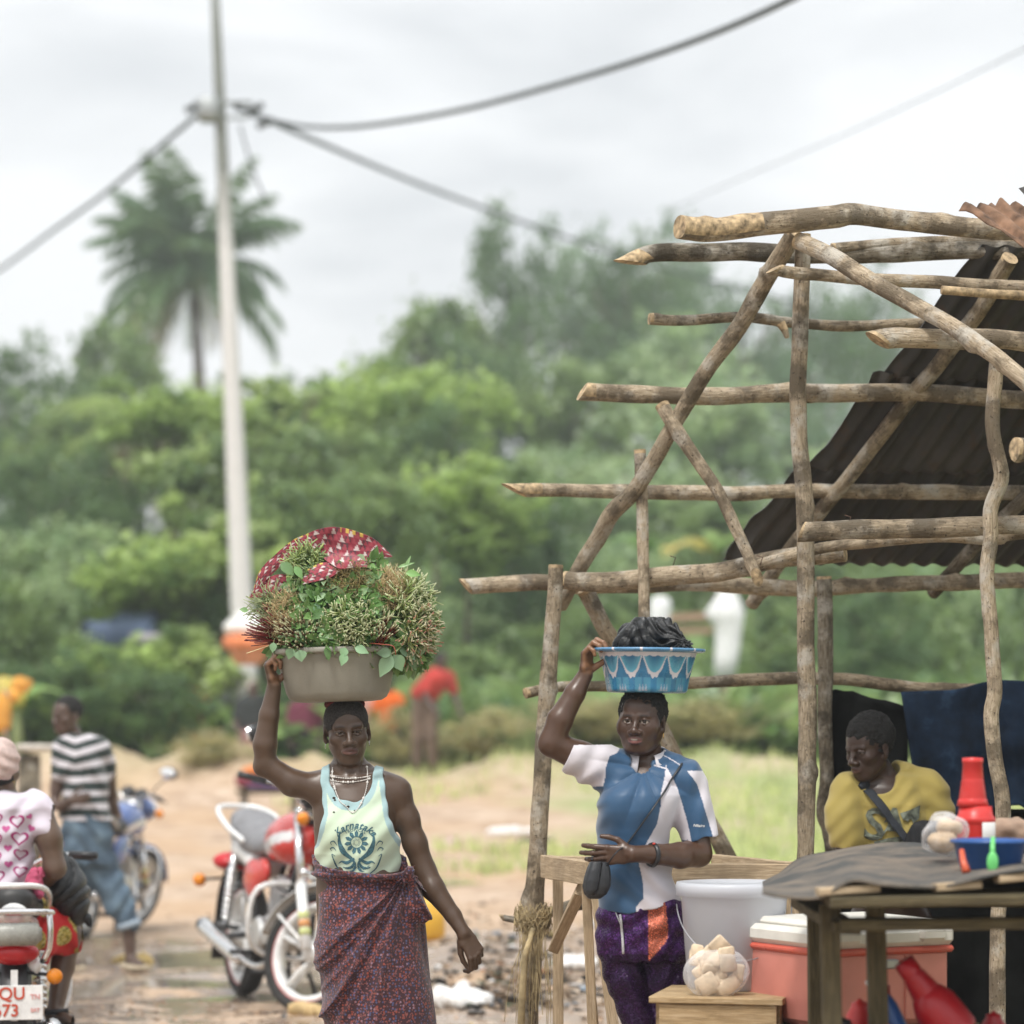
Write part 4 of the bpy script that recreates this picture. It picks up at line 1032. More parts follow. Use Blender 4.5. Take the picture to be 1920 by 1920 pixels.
m = MB(); m.tube([P(1803, 1594, 7.9), P(1806, 1615, 7.88), P(1812, 1635, 7.85)], [.007, .009, .012], 10); thing1('pepper', 'small orange-red pepper lying left of the blue bowl', 'vegetable', [('pepper', plastic('pepper_red', (.6, .1, .04)), m)], P(1812, 1638, 7.85))
# lower shelf
def bottle(px, D, r, h, colb, colc, label, tilt=0, neck=.4, name='plastic_bottle', capc=None):
    b = P(px, 1370, D); b[2] = SH; R = roty(tilt)
    A = MB(); A.lathe([(0, 0), (r*.92, 0), (r, .01), (r, h*(1-neck)*.85), (r*.9, h*(1-neck)), (r*.45, h*.85), (r*.42, h*.9), (0, h*.9)], 24, (0, 0, 0), R=R)
    Bm = MB(); Bm.lathe([(0, h*.88), (r*.5, h*.88), (r*.5, h), (0, h)], 20, (0, 0, 0), R=R)
    off = b+np.array([0, 0, r*abs(math.sin(tilt))*.95]); A.V = [v+off for v in A.V]; Bm.V = [v+off for v in Bm.V]
    return thing1(name, label, 'bottle', [('body', colb, A), ('cap', colc, Bm)], b)
bottle(1688, 8.0, .036, .185, BLU, WHTP, 'blue bottle with white cap under the table next to the second leg', -.45)
bottle(1668, 8.25, .03, .14, DRED, DRED, 'small dark red bottle behind the blue one under the table', -.1)
m = MB(); R = roty(-.62); prof = [(0, 0), (.066, 0), (.069, .01), (.062, .10), (.052, .125), (.047, .135)]
for k in range(6): prof += [(.044-.002*k, .138+.011*k), (.038-.002*k, .144+.011*k)]
prof += [(.030, .21), (.029, .245), (0, .247)]
c = P(1792, 1370, 7.95); c[2] = SH+.035
m.lathe(prof, 32, c, R=R); thing1('tilted_jug', 'dark red ribbed plastic jug lying tilted under the table', 'jug', [('jug', DRED, m)], c)
m = MB()
def pot(px, D, r, h, m_, label, name):
    c = P(px, 1370, D); c[2] = SH; a = MB(); a.lathe([(0, 0), (r*.8, 0), (r, h*.35), (r*.95, h*.6), (r*.6, h*.8), (r*.62, h*.88), (r*.2, h*.95), (r*.12, h), (0, h)], 28, c); return thing1(name, label, name.split('_')[-1], [('body', m_, a)], c)
pot(1575, 7.95, .05, .085, BLKP, 'black round lidded pot under the table behind the left leg', 'lidded_pot')
pot(1612, 8.2, .04, .11, RED, 'small bright red pot between the two front legs under the table', 'small_pot')
pot(1608, 7.85, .045, .05, BLKP, 'low black pot beside the second table leg', 'low_pot')
pot(1863, 8.05, .035, .09, DRED, 'small dark red pot by itself at the right under the table', 'single_pot')
m = MB(); c = P(1575, 1370, 7.8); c[2] = SH+.012; m.tube([c+np.array([.085*math.cos(a)+.05, .05*math.sin(a), .03+.03*math.cos(a)]) for a in np.linspace(0, 6.28, 24)], .005, 6, closed=True); thing1('plastic_ring', 'red plastic hoop leaning below the black pots', 'hoop', [('ring', RED, m)], c)

# ---------------------------------------------------------------- cooler, bench, bucket, stool
c = P(1543, 0, 9.0); ang = math.radians(28); R = rotz(ang); Lx, Ly = .50, .48
cen = np.array([c[0], 9.0, 0])+R@np.array([Lx/2, Ly/2, 0])
ck = top('cool_box', 'large faded pink cool box with white lid', 'cooler', (cen[0], cen[1], .58), rot=(0, 0, 0))
PINK = mat('faded_pink_plastic', (.66, .25, .20), .45, var=.1, scale=5); PINKD = plastic('red_rim_plastic', (.62, .12, .08)); OFFW = mat('off_white_plastic', (.72, .70, .64), .4, var=.06)
def cbox(name, m_, c_, s, bev, par=ck, **k):
    a = MB(); a.box(cen+R@np.array(c_), s, R=R, bev=bev); o = a.build(name, m_, par, smooth=False, **k); return o
cbox('body', PINK, (0, 0, .70), (Lx-.02, Ly-.02, .24), .02); cbox('rim', PINKD, (0, 0, .815), (Lx, Ly, .022), .008)
cbox('lid', OFFW, (0, 0, .856), (Lx+.005, Ly+.005, .06), .016); cbox('lid_top', OFFW, (0, 0, .893), (Lx-.06, Ly-.06, .03), .014)
for sx in (-.16, .16): cbox('hinge', OFFW, (sx, -Ly/2-.003, .862), (.10, .03, .045), .012)
cbox('latch', mat('metal_latch', (.35, .34, .32), .4, .7), (.0, -Ly/2-.006, .775), (.05, .02, .03), .005)
for sx in (-.045, .045): cbox('latch_screw', RED, (sx, -Ly/2-.004, .775), (.018, .014, .022), .004)
cbox('panel_ridge', PINK, (.07, -Ly/2+.008, .70), (.015, .01, .2), .003)
bn = top('low_bench', 'low rough bench carrying the cool box', 'bench', (cen[0], cen[1], 0))
for k in range(3): plank(bn, 'seat_board', cen+R@np.array([-.34, -.17+.17*k, .565]), cen+R@np.array([.34, -.17+.17*k, .565]), .155, .025, OLDW, up=R@np.array([0, 1, 0]))
for sx in (-.28, .28):
    for sy in (-.18, .18): plank(bn, 'leg', cen+R@np.array([sx, sy, .55]), cen+R@np.array([sx*1.05, sy, 0]), .05, .05, OLDW, up=(0, 1, 0))
# stool with bucket
sc_ = P(1356, 0, 9.35); sc_ = np.array([sc_[0], 9.38, 0]); ZS = .665
st = top('wooden_stool', 'small pale box-shaped wooden stool under the bucket', 'stool', sc_)
Rs = rotz(-.22)
a = MB(); 
for k in range(3): plank(st, 'seat_board', sc_+Rs@np.array([-.2, -.15+.15*k, ZS-.01]), sc_+Rs@np.array([.22, -.15+.15*k, ZS-.01]), .142, .02, STOOLW, up=Rs@np.array([0, 1, 0]))
for sy in (-.20, .19): plank(st, 'side_board', sc_+Rs@np.array([-.17, sy, ZS-.075]), sc_+Rs@np.array([.2, sy, ZS-.075]), .018, .105, STOOLW, up=Rs@np.array([0, 1, 0]))
for sx in (-.175, .2): plank(st, 'end_board', sc_+Rs@np.array([sx, -.18, ZS-.075]), sc_+Rs@np.array([sx, .17, ZS-.075]), .105, .018, STOOLW, up=(0, 0, 1))
for sx in (-.14, .17):
    for sy in (-.165, .155): plank(st, 'leg', sc_+Rs@np.array([sx, sy, ZS-.02]), sc_+Rs@np.array([sx*1.1, sy*1.1, 0]), .045, .04, STOOLW, up=(0, 1, 0))
m = MB(); 
for px, py in ((1294, 1890), (1333, 1900)): pass
milky = NT('milky_plastic'); tr_ = milky.n('ShaderNodeBsdfTransparent'); tr_.inputs[0].default_value = (.9, .92, .95, 1); ms_ = milky.n('ShaderNodeMixShader'); ms_.inputs[0].default_value = .72
tl = milky.n('ShaderNodeBsdfTranslucent'); tl.inputs[0].default_value = (.85, .86, .9, 1); m2_ = milky.n('ShaderNodeMixShader'); m2_.inputs[0].default_value = .4
milky.set((.82, .83, .86), .3); milky.l(milky.b.outputs[0], m2_.inputs[1]); milky.l(tl.outputs[0], m2_.inputs[2]); milky.l(tr_.outputs[0], ms_.inputs[1]); milky.l(m2_.outputs[0], ms_.inputs[2]); milky.l(ms_.outputs[0], milky.out.inputs['Surface'])
bc = np.array([P(1377, 0, 9.5)[0], 9.52, ZS+.002])
bu = top('clear_bucket', 'large milky see-through plastic bucket on the stool', 'bucket', bc)
m = MB(); m.lathe([(0, 0), (.142, 0), (.15, .006), (.172, .295), (.178, .30), (.184, .335), (.176, .338), (.172, .335), (.168, .295), (.146, .01), (0, .006)], 56, bc); m.build('body', milky.m, bu)
m = MB(); m.lathe([(.176, .300), (.188, .300), (.190, .330), (.186, .342), (.176, .343), (.172, .338)], 56, bc); m.build('rim', milky.m, bu)
m = MB(); m.tube([bc+np.array([.186*math.cos(a), -.186*math.sin(a)*.98-.006, .27-.19*math.sin(a)*.9]) for a in np.linspace(0, math.pi, 30)], .0022, 6); m.build('handle', mat('handle_wire', (.4, .4, .42), .4, .8), bu)
bb = np.array([P(1346, 0, 9.2)[0], 9.27, ZS]); o = top('bag_of_flatbread', 'clear bag of pale tan broken flatbread in front of the bucket', 'bag', bb)
it = []
rr = np.random.default_rng(3)
for k in range(22):
    lv = k//7; a = rr.random()*6.28; q = rr.random()*.065
    m = MB(); m.box(bb+np.array([q*math.cos(a)*1.2, q*math.sin(a)*.6-.02, .026+lv*.040+rr.random()*.012]), (.055+.03*rr.random(), .014, .05+.022*rr.random()), R=rotz(rr.normal()*.45)@roty(rr.normal()*.7)@rotx(rr.normal()*.25), bev=.006); m.build('flatbread', BREADL, o)
m = MB(); m.box(bb+np.array([-.062, 0, .135]), (.04, .014, .05), R=roty(.2), bev=.006); m.build('flatbread', BREADL, o)
lumps('bag', clear.m, [(bb+np.array([0, -.01, .075]), (.105, .08, .085))], o, .2)

# ---------------------------------------------------------------- jerrycan, litter, cloths, shelter
c = P(806, 1770, GY(1772)); c[2] = float(tz(c[0], c[1]))
jc = top('jerrycan', 'yellow plastic jerrycan standing behind the older woman', 'jerrycan', c)
YEL = plastic('yellow_plastic', (.72, .42, .05)); m = MB(); m.box(c+np.array([0, 0, .15]), (.2, .16, .3), R=rotz(.3), bev=.04); m.build('body', YEL, jc)
m = MB(); m.tube([c+np.array([-.05, 0, .3]), c+np.array([-.04, 0, .34]), c+np.array([.03, 0, .34]), c+np.array([.04, 0, .3])], .014, 8); m.build('handle', YEL, jc)
m = MB(); m.lathe([(.03, 0), (.03, .05), (0, .05)], 14, c+np.array([.07, 0, .295])); m.build('cap', DRED, jc)
# rubbish and clods (uncountable)
rr = np.random.default_rng(11); m = MB(); PAL = [((.03, .028, .025), .30), ((.70, .68, .66), .10), ((.30, .22, .15), .28), ((.42, .34, .26), .20), ((.22, .26, .30), .04), ((.55, .22, .08), .02), ((.6, .5, .2), .02), ((.10, .12, .07), .04)]
pc_ = np.cumsum([p[1] for p in PAL]); pc_ /= pc_[-1]
def litter(n, fx, fy, smin, smax, m):
    for _ in range(n):
        px, py = fx(), fy(); D = GY(py); x = (px-960)/F*D; z = float(tz(x, D)); s = smin+(smax-smin)*rr.random()**2.2
        c_ = PAL[int(np.searchsorted(pc_, rr.random()))][0]; k = 9; q = rand_dirs(k, rr)*s*(.4+.6*rr.random((k, 1)))*np.array([1, 1, .4])+np.array([x, D, z+s*.12])
        F3 = [(0, 1, 2, 3), (0, 3, 4), (4, 5, 6, 7), (1, 5, 8), (2, 6, 8), (3, 7, 8), (0, 5, 7)]
        m.add(q, F3, col=np.array(c_)*(.7+.6*rr.random()))
litter(1500, lambda: rr.normal(985, 85), lambda: 1905-abs(rr.normal(0, 85)), .012, .085, m)
litter(340, lambda: rr.uniform(820, 1500), lambda: rr.uniform(1690, 1990), .01, .06, m)
litter(420, lambda: rr.uniform(-50, 850), lambda: rr.uniform(1700, 1990), .008, .035, m)
tag(m.build('litter', vmat('litter_mix', .8, .4), smooth=False), 'scattered rubbish, plastic scraps and clods on the ground', 'litter', kind='stuff')
# clods and pebbles of mud
m = MB()
for _ in range(2600):
    py = 1600+390*rr.random()**.7; px = rr.uniform(-100, 1500); D = GY(py); x = (px-960)/F*D; s = .006+.03*rr.random()**3; z = float(tz(x, D))
    q = rand_dirs(7, rr)*s*np.array([1, 1, .55])+np.array([x, D, z]); m.add(q, [(0, 1, 2), (0, 2, 3), (0, 3, 4), (1, 5, 2), (2, 6, 3), (3, 5, 4), (0, 4, 6), (1, 6, 5)], col=np.array((.40, .28, .19))*(.6+.7*rr.random()))
tag(m.build('pebbles', vmat('pebble_mix', .9, .3), smooth=False), 'small stones and mud crumbs strewn over the yard', 'pebbles', kind='stuff')
def crumple(px, py, r, m_, name, label, seed, cat='plastic bag', sq=.35):
    Dq = np.arange(11, 48, .05); xq = (px-960)/F*Dq; rq = HY-(tz(xq, Dq)-EYE)/Dq*F; D = float(Dq[int(np.argmin(np.abs(rq-py)))]); r = r*D/GY(py)
    c = P(px, py, D); c[2] = float(tz(c[0], D)); s = SDF(); s.el(c+np.array([0, 0, r*sq*.5]), (r, r*.8, r*sq)); V, Q = s.mesh(c-r*1.4, c+r*1.4, r/16)
    N = vnormals(V, Q); V = V+N*(r*.25*np.abs(fbm(V, 3/r*.6, seed, 3)))[:, None]; V[:, 2] = np.maximum(V[:, 2], c[2]-.01)
    return tag(mk(name, V, Q, m_, None, loc=c), label, cat)
WB = mat('white_film', (.78, .77, .75), .35, var=.1)
crumple(870, 1885, .16, WB, 'plastic_bag', 'crumpled white plastic bag on the mud right of the older woman', 1)
crumple(1078, 1812, .13, WB, 'plastic_bag', 'grey-white plastic bag on the rubbish heap right of the left stall post', 2)
crumple(945, 1562, .26, WB, 'paper_scrap', 'pale paper scrap far out on the path between the women', 3, 'litter', .12)
crumple(845, 1585, .10, mat('pink_film', (.70, .50, .56), .8), 'paper_scrap', 'small pink scrap on the path right of the older woman', 4, 'litter', .5)
crumple(1442, 1407, .2, WB, 'plastic_bag', 'white plastic bag in the grass left of the tall post', 5)
crumple(1468, 1418, .2, WB, 'paper_scrap', 'small white scrap in the grass beside the tall post', 6, 'litter')
crumple(1003, 1578, .2, mat('dark_film', (.04, .04, .045), .5), 'dark_rag', 'dark rag lying on the path behind the left stall post', 7, 'rag', .12)
crumple(985, 1560, .2, WB, 'white_rag', 'white rag lying above the dark rag on the path', 8, 'rag', .12)
crumple(250, 1808, .13, mat('yellow_brown_rag', (.5, .36, .14), .9), 'rag', 'yellow-brown rag by the foot of the man in stripes', 9, 'rag', .3)
crumple(640, 1900, .25, mat('yellow_rag', (.55, .4, .2), .9), 'cardboard_scrap', 'flattened tan cardboard on the mud left of the older woman', 10, 'litter', .08)
# white cloths far behind the blue basin
def wcloth(prof, D, name, label, seed, col=(.85, .85, .86)):
    m = MB(); rings = []; k = 20; V = []
    for (px, py, w) in prof:
        c = P(px, py, D); r = w/F*D/2
        for j in range(k):
            a = 6.283*j/k; q = r*(1+.08*vn(np.array([math.cos(a)*2, math.sin(a)*2, py*.03+seed]))); V.append(c+np.array([q*math.cos(a), q*math.sin(a)*.5, 0]))
    n = len(prof); m.add(V, [(i*k+j, (i+1)*k+j, (i+1)*k+(j+1) % k, i*k+(j+1) % k) for i in range(n-1) for j in range(k)]+[tuple(range(k)), tuple((n-1)*k+j for j in range(k-1, -1, -1))])
    c = P(prof[-1][0], prof[-1][1], D); zz = float(tz(c[0], D)); o = top(name, label, 'cloth', (c[0], D, zz)); m.build('cloth', mat('white_cloth', col, .9, bump=.2), o)
    p = MB(); p.tube([(c[0], D, zz-.05), (c[0]+.02, D, c[2]+.1)], .06, 8); p.build('stake', B_GREY, o); return o
wcloth([(1362, 1092, 26), (1364, 1110, 34), (1362, 1130, 52), (1358, 1150, 76), (1362, 1162, 66), (1366, 1175, 54), (1366, 1200, 48), (1362, 1230, 44), (1358, 1275, 40)], 46, 'draped_white_cloth', 'white cloth draped over a stake, wide at the top, behind the blue basin', 1)
wcloth([(1238, 1118, 10), (1238, 1122, 30), (1238, 1130, 40), (1237, 1150, 40), (1234, 1180, 36), (1230, 1210, 34)], 48, 'draped_white_cloth', 'shorter rounded white cloth on a stake left of the wide one', 5)
# blue shelter and far planks
c = P(225, 1215, 45.5); zz = float(tz(c[0], 45.5)); o = top('blue_shelter', 'small shelter with a faded blue tarpaulin among the shrubs', 'shelter', (c[0], 45.5, zz))
bl = mat('faded_blue_tarp', (.13, .18, .30), .7); m = MB()
q = [P(165, 1158, 44.5), P(290, 1152, 44.8), P(300, 1172, 46), P(280, 1215, 44.6), P(170, 1205, 44.3)]
m.box(P(225, 1182, 45.5), (1.1, .9, .42), R=rotx(.25), bev=.05); m.build('tarpaulin', bl, o)
m = MB(); m.box(P(275, 1196, 44.8), (.5, .15, .14), bev=.02); m.build('bundle', mat('grey_bundle', (.45, .42, .45), .8), o)
for px in (165, 285): m = MB(); a = P(px, 1200, 45.4); m.tube([(a[0], a[1], zz-.3), a], .05, 6); m.build('post', B_GREY, o)
c = P(70, 1410, 24); zz = float(tz(c[0], 24)); o = top('stump_table', 'pale slab resting on a dark tree stump at the left', 'table', (c[0], 24, zz))
m = MB(); m.box(P(72, 1402, 24), (.34, .3, .06), bev=.02); m.build('slab', mat('pale_slab', (.55, .5, .44), .8), o)
m = MB(); a = P(55, 1415, 24); m.tube([(a[0], 24, zz-.05), (a[0], 24, a[2])], [.12, .09], 12); m.build('stump', B_DARK, o)
m = MB(); c = P(1270, 1180, 50)
plank(top('fallen_planks', 'reddish planks stacked among the bushes between the two white cloths', 'planks', (c[0], 50, float(tz(c[0], 50)))), 'plank', P(1240, 1160, 50), P(1330, 1155, 50), .12, .25, mat('red_plank', (.42, .26, .18), .8))
plank(bpy.data.objects['fallen_planks'], 'plank', P(1235, 1184, 50), P(1335, 1182, 50), .1, .2, mat('red_plank', (.42, .26, .18), .8))
# ---------------------------------------------------------------- motorcycles
TYRE = mat('tyre_rubber', (.028, .027, .026), .85, var=.3, bump=.3); CHR = mat('chrome', (.72, .72, .72), .18, 1, .05); ALU = mat('cast_aluminium', (.55, .55, .54), .4, .75); 
BLKM = mat('black_metal', (.03, .03, .032), .45, .2); SEATM = mat('grey_vinyl', (.20, .20, .21), .5, 0, .1, bump=.15); SEATK = mat('black_vinyl', (.03, .03, .03), .5)
AMB = mat('amber_lens', (.75, .24, .01), .25); WP = mat('white_enamel', (.78, .78, .77), .25, coat=.4); REDP = mat('red_enamel', (.55, .03, .02), .2, coat=.6, var=.06); BLUP = mat('blue_enamel', (.10, .16, .38), .25, coat=.5)
MIRG = mat('mirror_glass', (.9, .9, .9), .05, 1, 0)
def sdfpart(name, s, lo, hi, h, m_, par, colf=None, **k):
    V, Q = s.mesh(lo, hi, h); return mk(name, V, Q, m_, par, local=True, col=colf(V) if colf else None, **k)
def motorcycle(name, label, loc, head, lean=0, steer=0, paint=REDP, accent=WP, fend=WP, seatm=SEATM, sc=1.0, rack=False, plate=False, mirrors=(True, True), rimstripe=True, group='parked motorcycles'):
    o = top(name, label, 'motorcycle', loc, group); o.rotation_euler = (lean, 0, head); o.scale = (sc,)*3
    def B(mb, nm, m_, par=o, **k): return mb.build(nm, m_, par, local=True, **k)
    Rw = .30
    ax = np.array([-.42, 0, .907]); hp = np.array([.40, 0, .93])
    def ST(p):
        p = np.atleast_2d(np.asarray(p, float)); a = steer; K = np.array([[0, -ax[2], ax[1]], [ax[2], 0, -ax[0]], [-ax[1], ax[0], 0]])
        R = np.eye(3)+math.sin(a)*K+(1-math.cos(a))*K@K; return (p-hp)@R.T+hp
    def wheel(cx, front):
        f = ST if front else (lambda p: np.atleast_2d(p)); c0 = np.array([cx, 0, Rw])
        t1 = MB(); k = 48; prof = [(Rw-.055, -.036), (Rw-.03, -.046), (Rw-.008, -.036), (Rw, -.012), (Rw, .012), (Rw-.008, .036), (Rw-.03, .046), (Rw-.055, .036)]
        V = []; n = len(prof)
        for j in range(k):
            a = 6.28319*j/k
            for (r, y) in prof: V.append(c0+np.array([r*math.cos(a), y, r*math.sin(a)]))
        t1.add(f(np.array(V)), [(j*n+i, j*n+(i+1) % n, ((j+1) % k)*n+(i+1) % n, ((j+1) % k)*n+i) for j in range(k) for i in range(n)])
        w = top('wheel', '', '', (0, 0, 0)); w.parent = o; w.pop('label', None); w.pop('category', None)
        B(t1, 'tyre', TYRE, w)
        def ring(r0, r1, y, m_, nm):
            q = MB(); V = []
            for j in range(k):
                a = 6.28319*j/k
                for (r, yy) in ((r0, -y), (r1, -y), (r1, y), (r0, y)): V.append(c0+np.array([r*math.cos(a), yy, r*math.sin(a)]))
            q.add(f(np.array(V)), [(j*4+i, j*4+(i+1) % 4, ((j+1) % k)*4+(i+1) % 4, ((j+1) % k)*4+i) for j in range(k) for i in range(4)]); B(q, nm, m_, w)
        ring(Rw-.058, Rw-.045, .034, mat('rim_red', (.62, .14, .14), .4) if rimstripe else ALU, 'rim_stripe'); ring(Rw-.085, Rw-.057, .032, WP if rimstripe else ALU, 'rim')
        q = MB()
        for s_ in range(5):
            a = s_*6.28319/5+.3; d = np.array([math.cos(a), 0, math.sin(a)]); pe = np.array([-d[2], 0, d[0]])
            for y in (-.014, .014):
                q.tube(f(np.array([c0+d*.03+pe*.02+[0, y, 0], c0+d*.12+pe*.012+[0, y*1.3, 0], c0+d*(Rw-.08)+pe*.02+[0, y, 0]])), [.014, .012, .016], 6)
        q.tube(f(np.array([c0+[0, -.06, 0], c0+[0, .06, 0]])), .045, 16); B(q, 'spokes', WP if rimstripe else ALU, w)
        return w
    wheel(.64, True); wheel(-.62, False)
    # front end
    q = MB()
    for y in (-.085, .085): q.tube(ST([(.64, y, .30), (.505, y, .60)]), .027, 12); q.tube(ST([(.505, y, .60), (.50, y, .605)]), .03, 12)
    B(q, 'fork_lower', WP if fend is WP else CHR)
    q = MB()
    for y in (-.085, .085): q.tube(ST([(.505, y, .60), (.37, y, .93)]), .019, 12)
    q.tube(ST([(.50, -.1, .66), (.50, .1, .66)]), .022, 8); q.tube(ST([(.375, -.1, .95), (.375, .1, .95)]), .02, 8); B(q, 'fork_upper', CHR)
    for y in (-.085, .085):
      q = MB()
      for k_, cc in enumerate(((.55, .58, .25), (.6, .28, .1), (.55, .58, .25))):
        z0 = .36+.038*k_; x0_ = .64-.45*(z0-.3); q.tube(ST([(x0_, y, z0), (x0_-.014, y, z0+.034)]), .0285, 10, col=cc)
      B(q, 'reflective_tape', vmat('tape', .5, 0))
    q = MB(); V = []; k = 26
    for j in range(k):
        a = math.radians(8+165*j/(k-1))
        for (r, y) in ((Rw+.025, -.06), (Rw+.04, -.04), (Rw+.045, 0), (Rw+.04, .04), (Rw+.025, .06)): V.append((.64+r*math.cos(a), y, Rw+r*math.sin(a)))
    q.add(ST(np.array(V)), [(j*5+i, j*5+i+1, j*5+i+6, j*5+i+5) for j in range(k-1) for i in range(4)])
    for y in (-.062, .062): q.tube(ST([(.64, y, .3), (.40, y, .44)]), .006, 6)
    ff = B(q, 'front_mudguard', fend); md = ff.modifiers.new('t', 'SOLIDIFY'); md.thickness = .004
    s = SDF(); s.el((.54, 0, .90), (.085, .10, .10)); s.el((.58, 0, .90), (.07, .085, .085)); V, Q = s.mesh((.4, -.14, .76), (.7, .14, 1.04), .012); mk('headlight_shell', ST(V), Q, paint if fend is BLUP else BLKM, o, local=True)
    q = MB(); q.lathe([(.0, .012), (.05, .008), (.078, -.004), (.08, -.01)], 24, (0, 0, 0), R=roty(1.5708)); q.V = [ST(v+np.array([.648, 0, .90])) for v in q.V]; B(q, 'headlight', mat('headlight_glass', (.75, .77, .8), .1, .2))
    for y in (-1, 1):
        q = MB(); q.lathe([(.001, -.03), (.02, -.026), (.032, -.008), (.033, .01), (.02, .022), (.001, .026)], 16, (0, 0, 0), R=roty(1.5708)); q.V = [ST(v+np.array([.50, y*.19, .90])) for v in q.V]; B(q, 'indicator', AMB)
        q = MB(); q.tube(ST([(.48, y*.09, .90), (.49, y*.17, .90)]), .009, 6); B(q, 'indicator_stem', BLKM)
    q = MB(); hb = [(.37, -.03, .98), (.37, -.10, 1.0), (.34, -.17, 1.035), (.28, -.25, 1.045), (.20, -.38, 1.035)]; hb = [(x, -y, z) for x, y, z in hb[::-1]]+hb
    q.tube(catmull(ST(hb), .03), .011, 8); B(q, 'handlebar', CHR)
    for y in (-1, 1):
        q = MB(); q.tube(ST([(.275, y*.265, 1.045), (.20, y*.385, 1.035)]), .018, 10); q.tube(ST([(.30, y*.245, 1.035), (.34, y*.31, 1.02), (.29, y*.38, 1.01)]), .006, 6); B(q, 'grip', BLKM)
        if mirrors[0 if y < 0 else 1]:
            q = MB(); q.tube(catmull(ST([(.30, y*.22, 1.045), (.31, y*.26, 1.12), (.28, y*.36, 1.20)]), .03), .006, 6)
            mm = SDF(); mm.el((.26, y*.38, 1.235), (.03, .075, .048)); V, Q = mm.mesh((.2, y*.38-.1, 1.16), (.32, y*.38+.1, 1.31), .01); q.add(ST(V), Q.tolist()); mo = B(q, 'mirror', BLKM)
            q = MB(); q.lathe([(.001, 0), (.04, 0), (.042, -.003)], 20, (0, 0, 0), R=roty(-1.5708)); q.V = [ST(v*np.array([1, 1.6, 1])+np.array([.229, y*.38, 1.235])) for v in q.V]; B(q, 'mirror_glass', MIRG, mo)
    q = MB(); q.lathe([(0, 0), (.05, 0), (.055, .03), (.05, .05), (0, .052)], 18, (0, .06, 0), R=roty(-.6)); q.lathe([(0, 0), (.05, 0), (.055, .03), (.05, .05), (0, .052)], 18, (0, -.06, 0), R=roty(-.6)); q.V = [ST(v+np.array([.43, 0, 1.0])) for v in q.V]; B(q, 'instruments', BLKM)
    # tank, seat, side covers
    s = SDF(); s.el((.18, 0, .83), (.24, .145, .135), k=.05); s.el((.02, 0, .80), (.14, .10, .10), k=.08); s.el((.27, 0, .80), (.13, .15, .10), k=.06)
    s.fn((-.2, -.3, .5), (.5, .3, .72), lambda x, y, z: z*1.0-.70+0*x+0*y, .03, 's')
    V, Q = s.mesh((-.2, -.22, .62), (.5, .22, 1.02), .012); wsel = (np.abs(V[:, 1]) > .09) & (np.abs(V[:, 2]-.80-.25*(V[:, 0]-.15)) < .028)
    tcol = np.where(wsel[:, None], np.array((.75, .75, .75)), np.array({'r': (.55, .03, .02), 'b': (.10, .16, .38), 'k': (.04, .04, .04)}['r' if paint is REDP else ('b' if paint is BLUP else 'k')]))
    mk('fuel_tank', V, Q, vmat('tank_paint', .22, 0, coat=.6, cr=.1), o, local=True, col=tcol)
    s = SDF(); s.path([(.02, 0, .80), (-.15, 0, .775), (-.35, 0, .80), (-.55, 0, .86), (-.72, 0, .90)], [.085, .09, .095, .09, .065], .04, sq=((0, 1, 0), 1.35)); s.fn((-1, -.3, .5), (.3, .3, .9), lambda x, y, z: z-(.735+.18*np.clip(-x-.3, 0, 1))+0*y, .03, 's')
    V, Q = s.mesh((-.86, -.2, .6), (.14, .2, 1.04), .014); mk('seat', V, Q, seatm, o, local=True)
    q = MB(); q.tube(catmull([(-.30, -.13, .80), (-.50, -.155, .86), (-.72, -.15, .93), (-.86, -.10, .965), (-.90, 0, .97), (-.86, .10, .965), (-.72, .15, .93), (-.50, .155, .86), (-.30, .13, .80)], .03), .014, 8); B(q, 'grab_rail', CHR if fend is not WP else WP)
    s = SDF(); s.path([(-.30, 0, .70), (-.55, 0, .76), (-.80, 0, .84)], [.085, .085, .05], .04, sq=((0, 1, 0), 1.3)); V, Q = s.mesh((-.92, -.18, .58), (-.18, .18, .93), .014); mk('tail_fairing', V, Q, accent, o, local=True)
    for y in (-1, 1):
        s = SDF(); s.el((-.17, y*.115, .62), (.13, .035, .10), k=.03); s.el((-.05, y*.10, .66), (.09, .03, .07), k=.03); V, Q = s.mesh((-.34, y*.115-.06, .48), (.08, y*.115+.06, .76), .011); mk('side_cover', V, Q, paint, o, local=True)
    # frame, engine
    q = MB()
    for y in (-.06, .06): q.tube(catmull([(.36, 0, .88), (.30, y, .60), (.24, y, .30), (-.05, y, .24), (-.22, y, .34), (-.24, y, .60), (-.28, y, .72), (-.75, y, .80)], .06), .014, 8)
    q.tube([(.38, 0, .92), (-.24, 0, .72)], .02, 8)
    for y in (-.10, .10): q.tube([(-.22, y, .34), (-.62, y, .30)], .018, 8)
    B(q, 'frame', BLKM)
    q = MB(); q.box((.02, 0, .36), (.30, .20, .17), bev=.04); q.box((.10, 0, .50), (.12, .12, .16), R=roty(.2), bev=.02)
    for k_ in range(7): q.box((.105+.004*k_, 0, .44+.022*k_), (.17, .18, .008), R=roty(.2), bev=.003)
    q.box((.14, 0, .615), (.13, .13, .06), R=roty(.2), bev=.02)
    for y in (-.115, .115): q.lathe([(0, -.02), (.085, -.02), (.09, 0), (.075, .02), (0, .025)], 24, (-.03, y, .35), R=rotx(-1.5708 if y > 0 else 1.5708)); q.lathe([(0, -.02), (.06, -.02), (.064, 0), (.05, .02), (0, .022)], 20, (.1, y*.9, .36), R=rotx(-1.5708 if y > 0 else 1.5708))
    sharp(B(q, 'engine', ALU), 30)
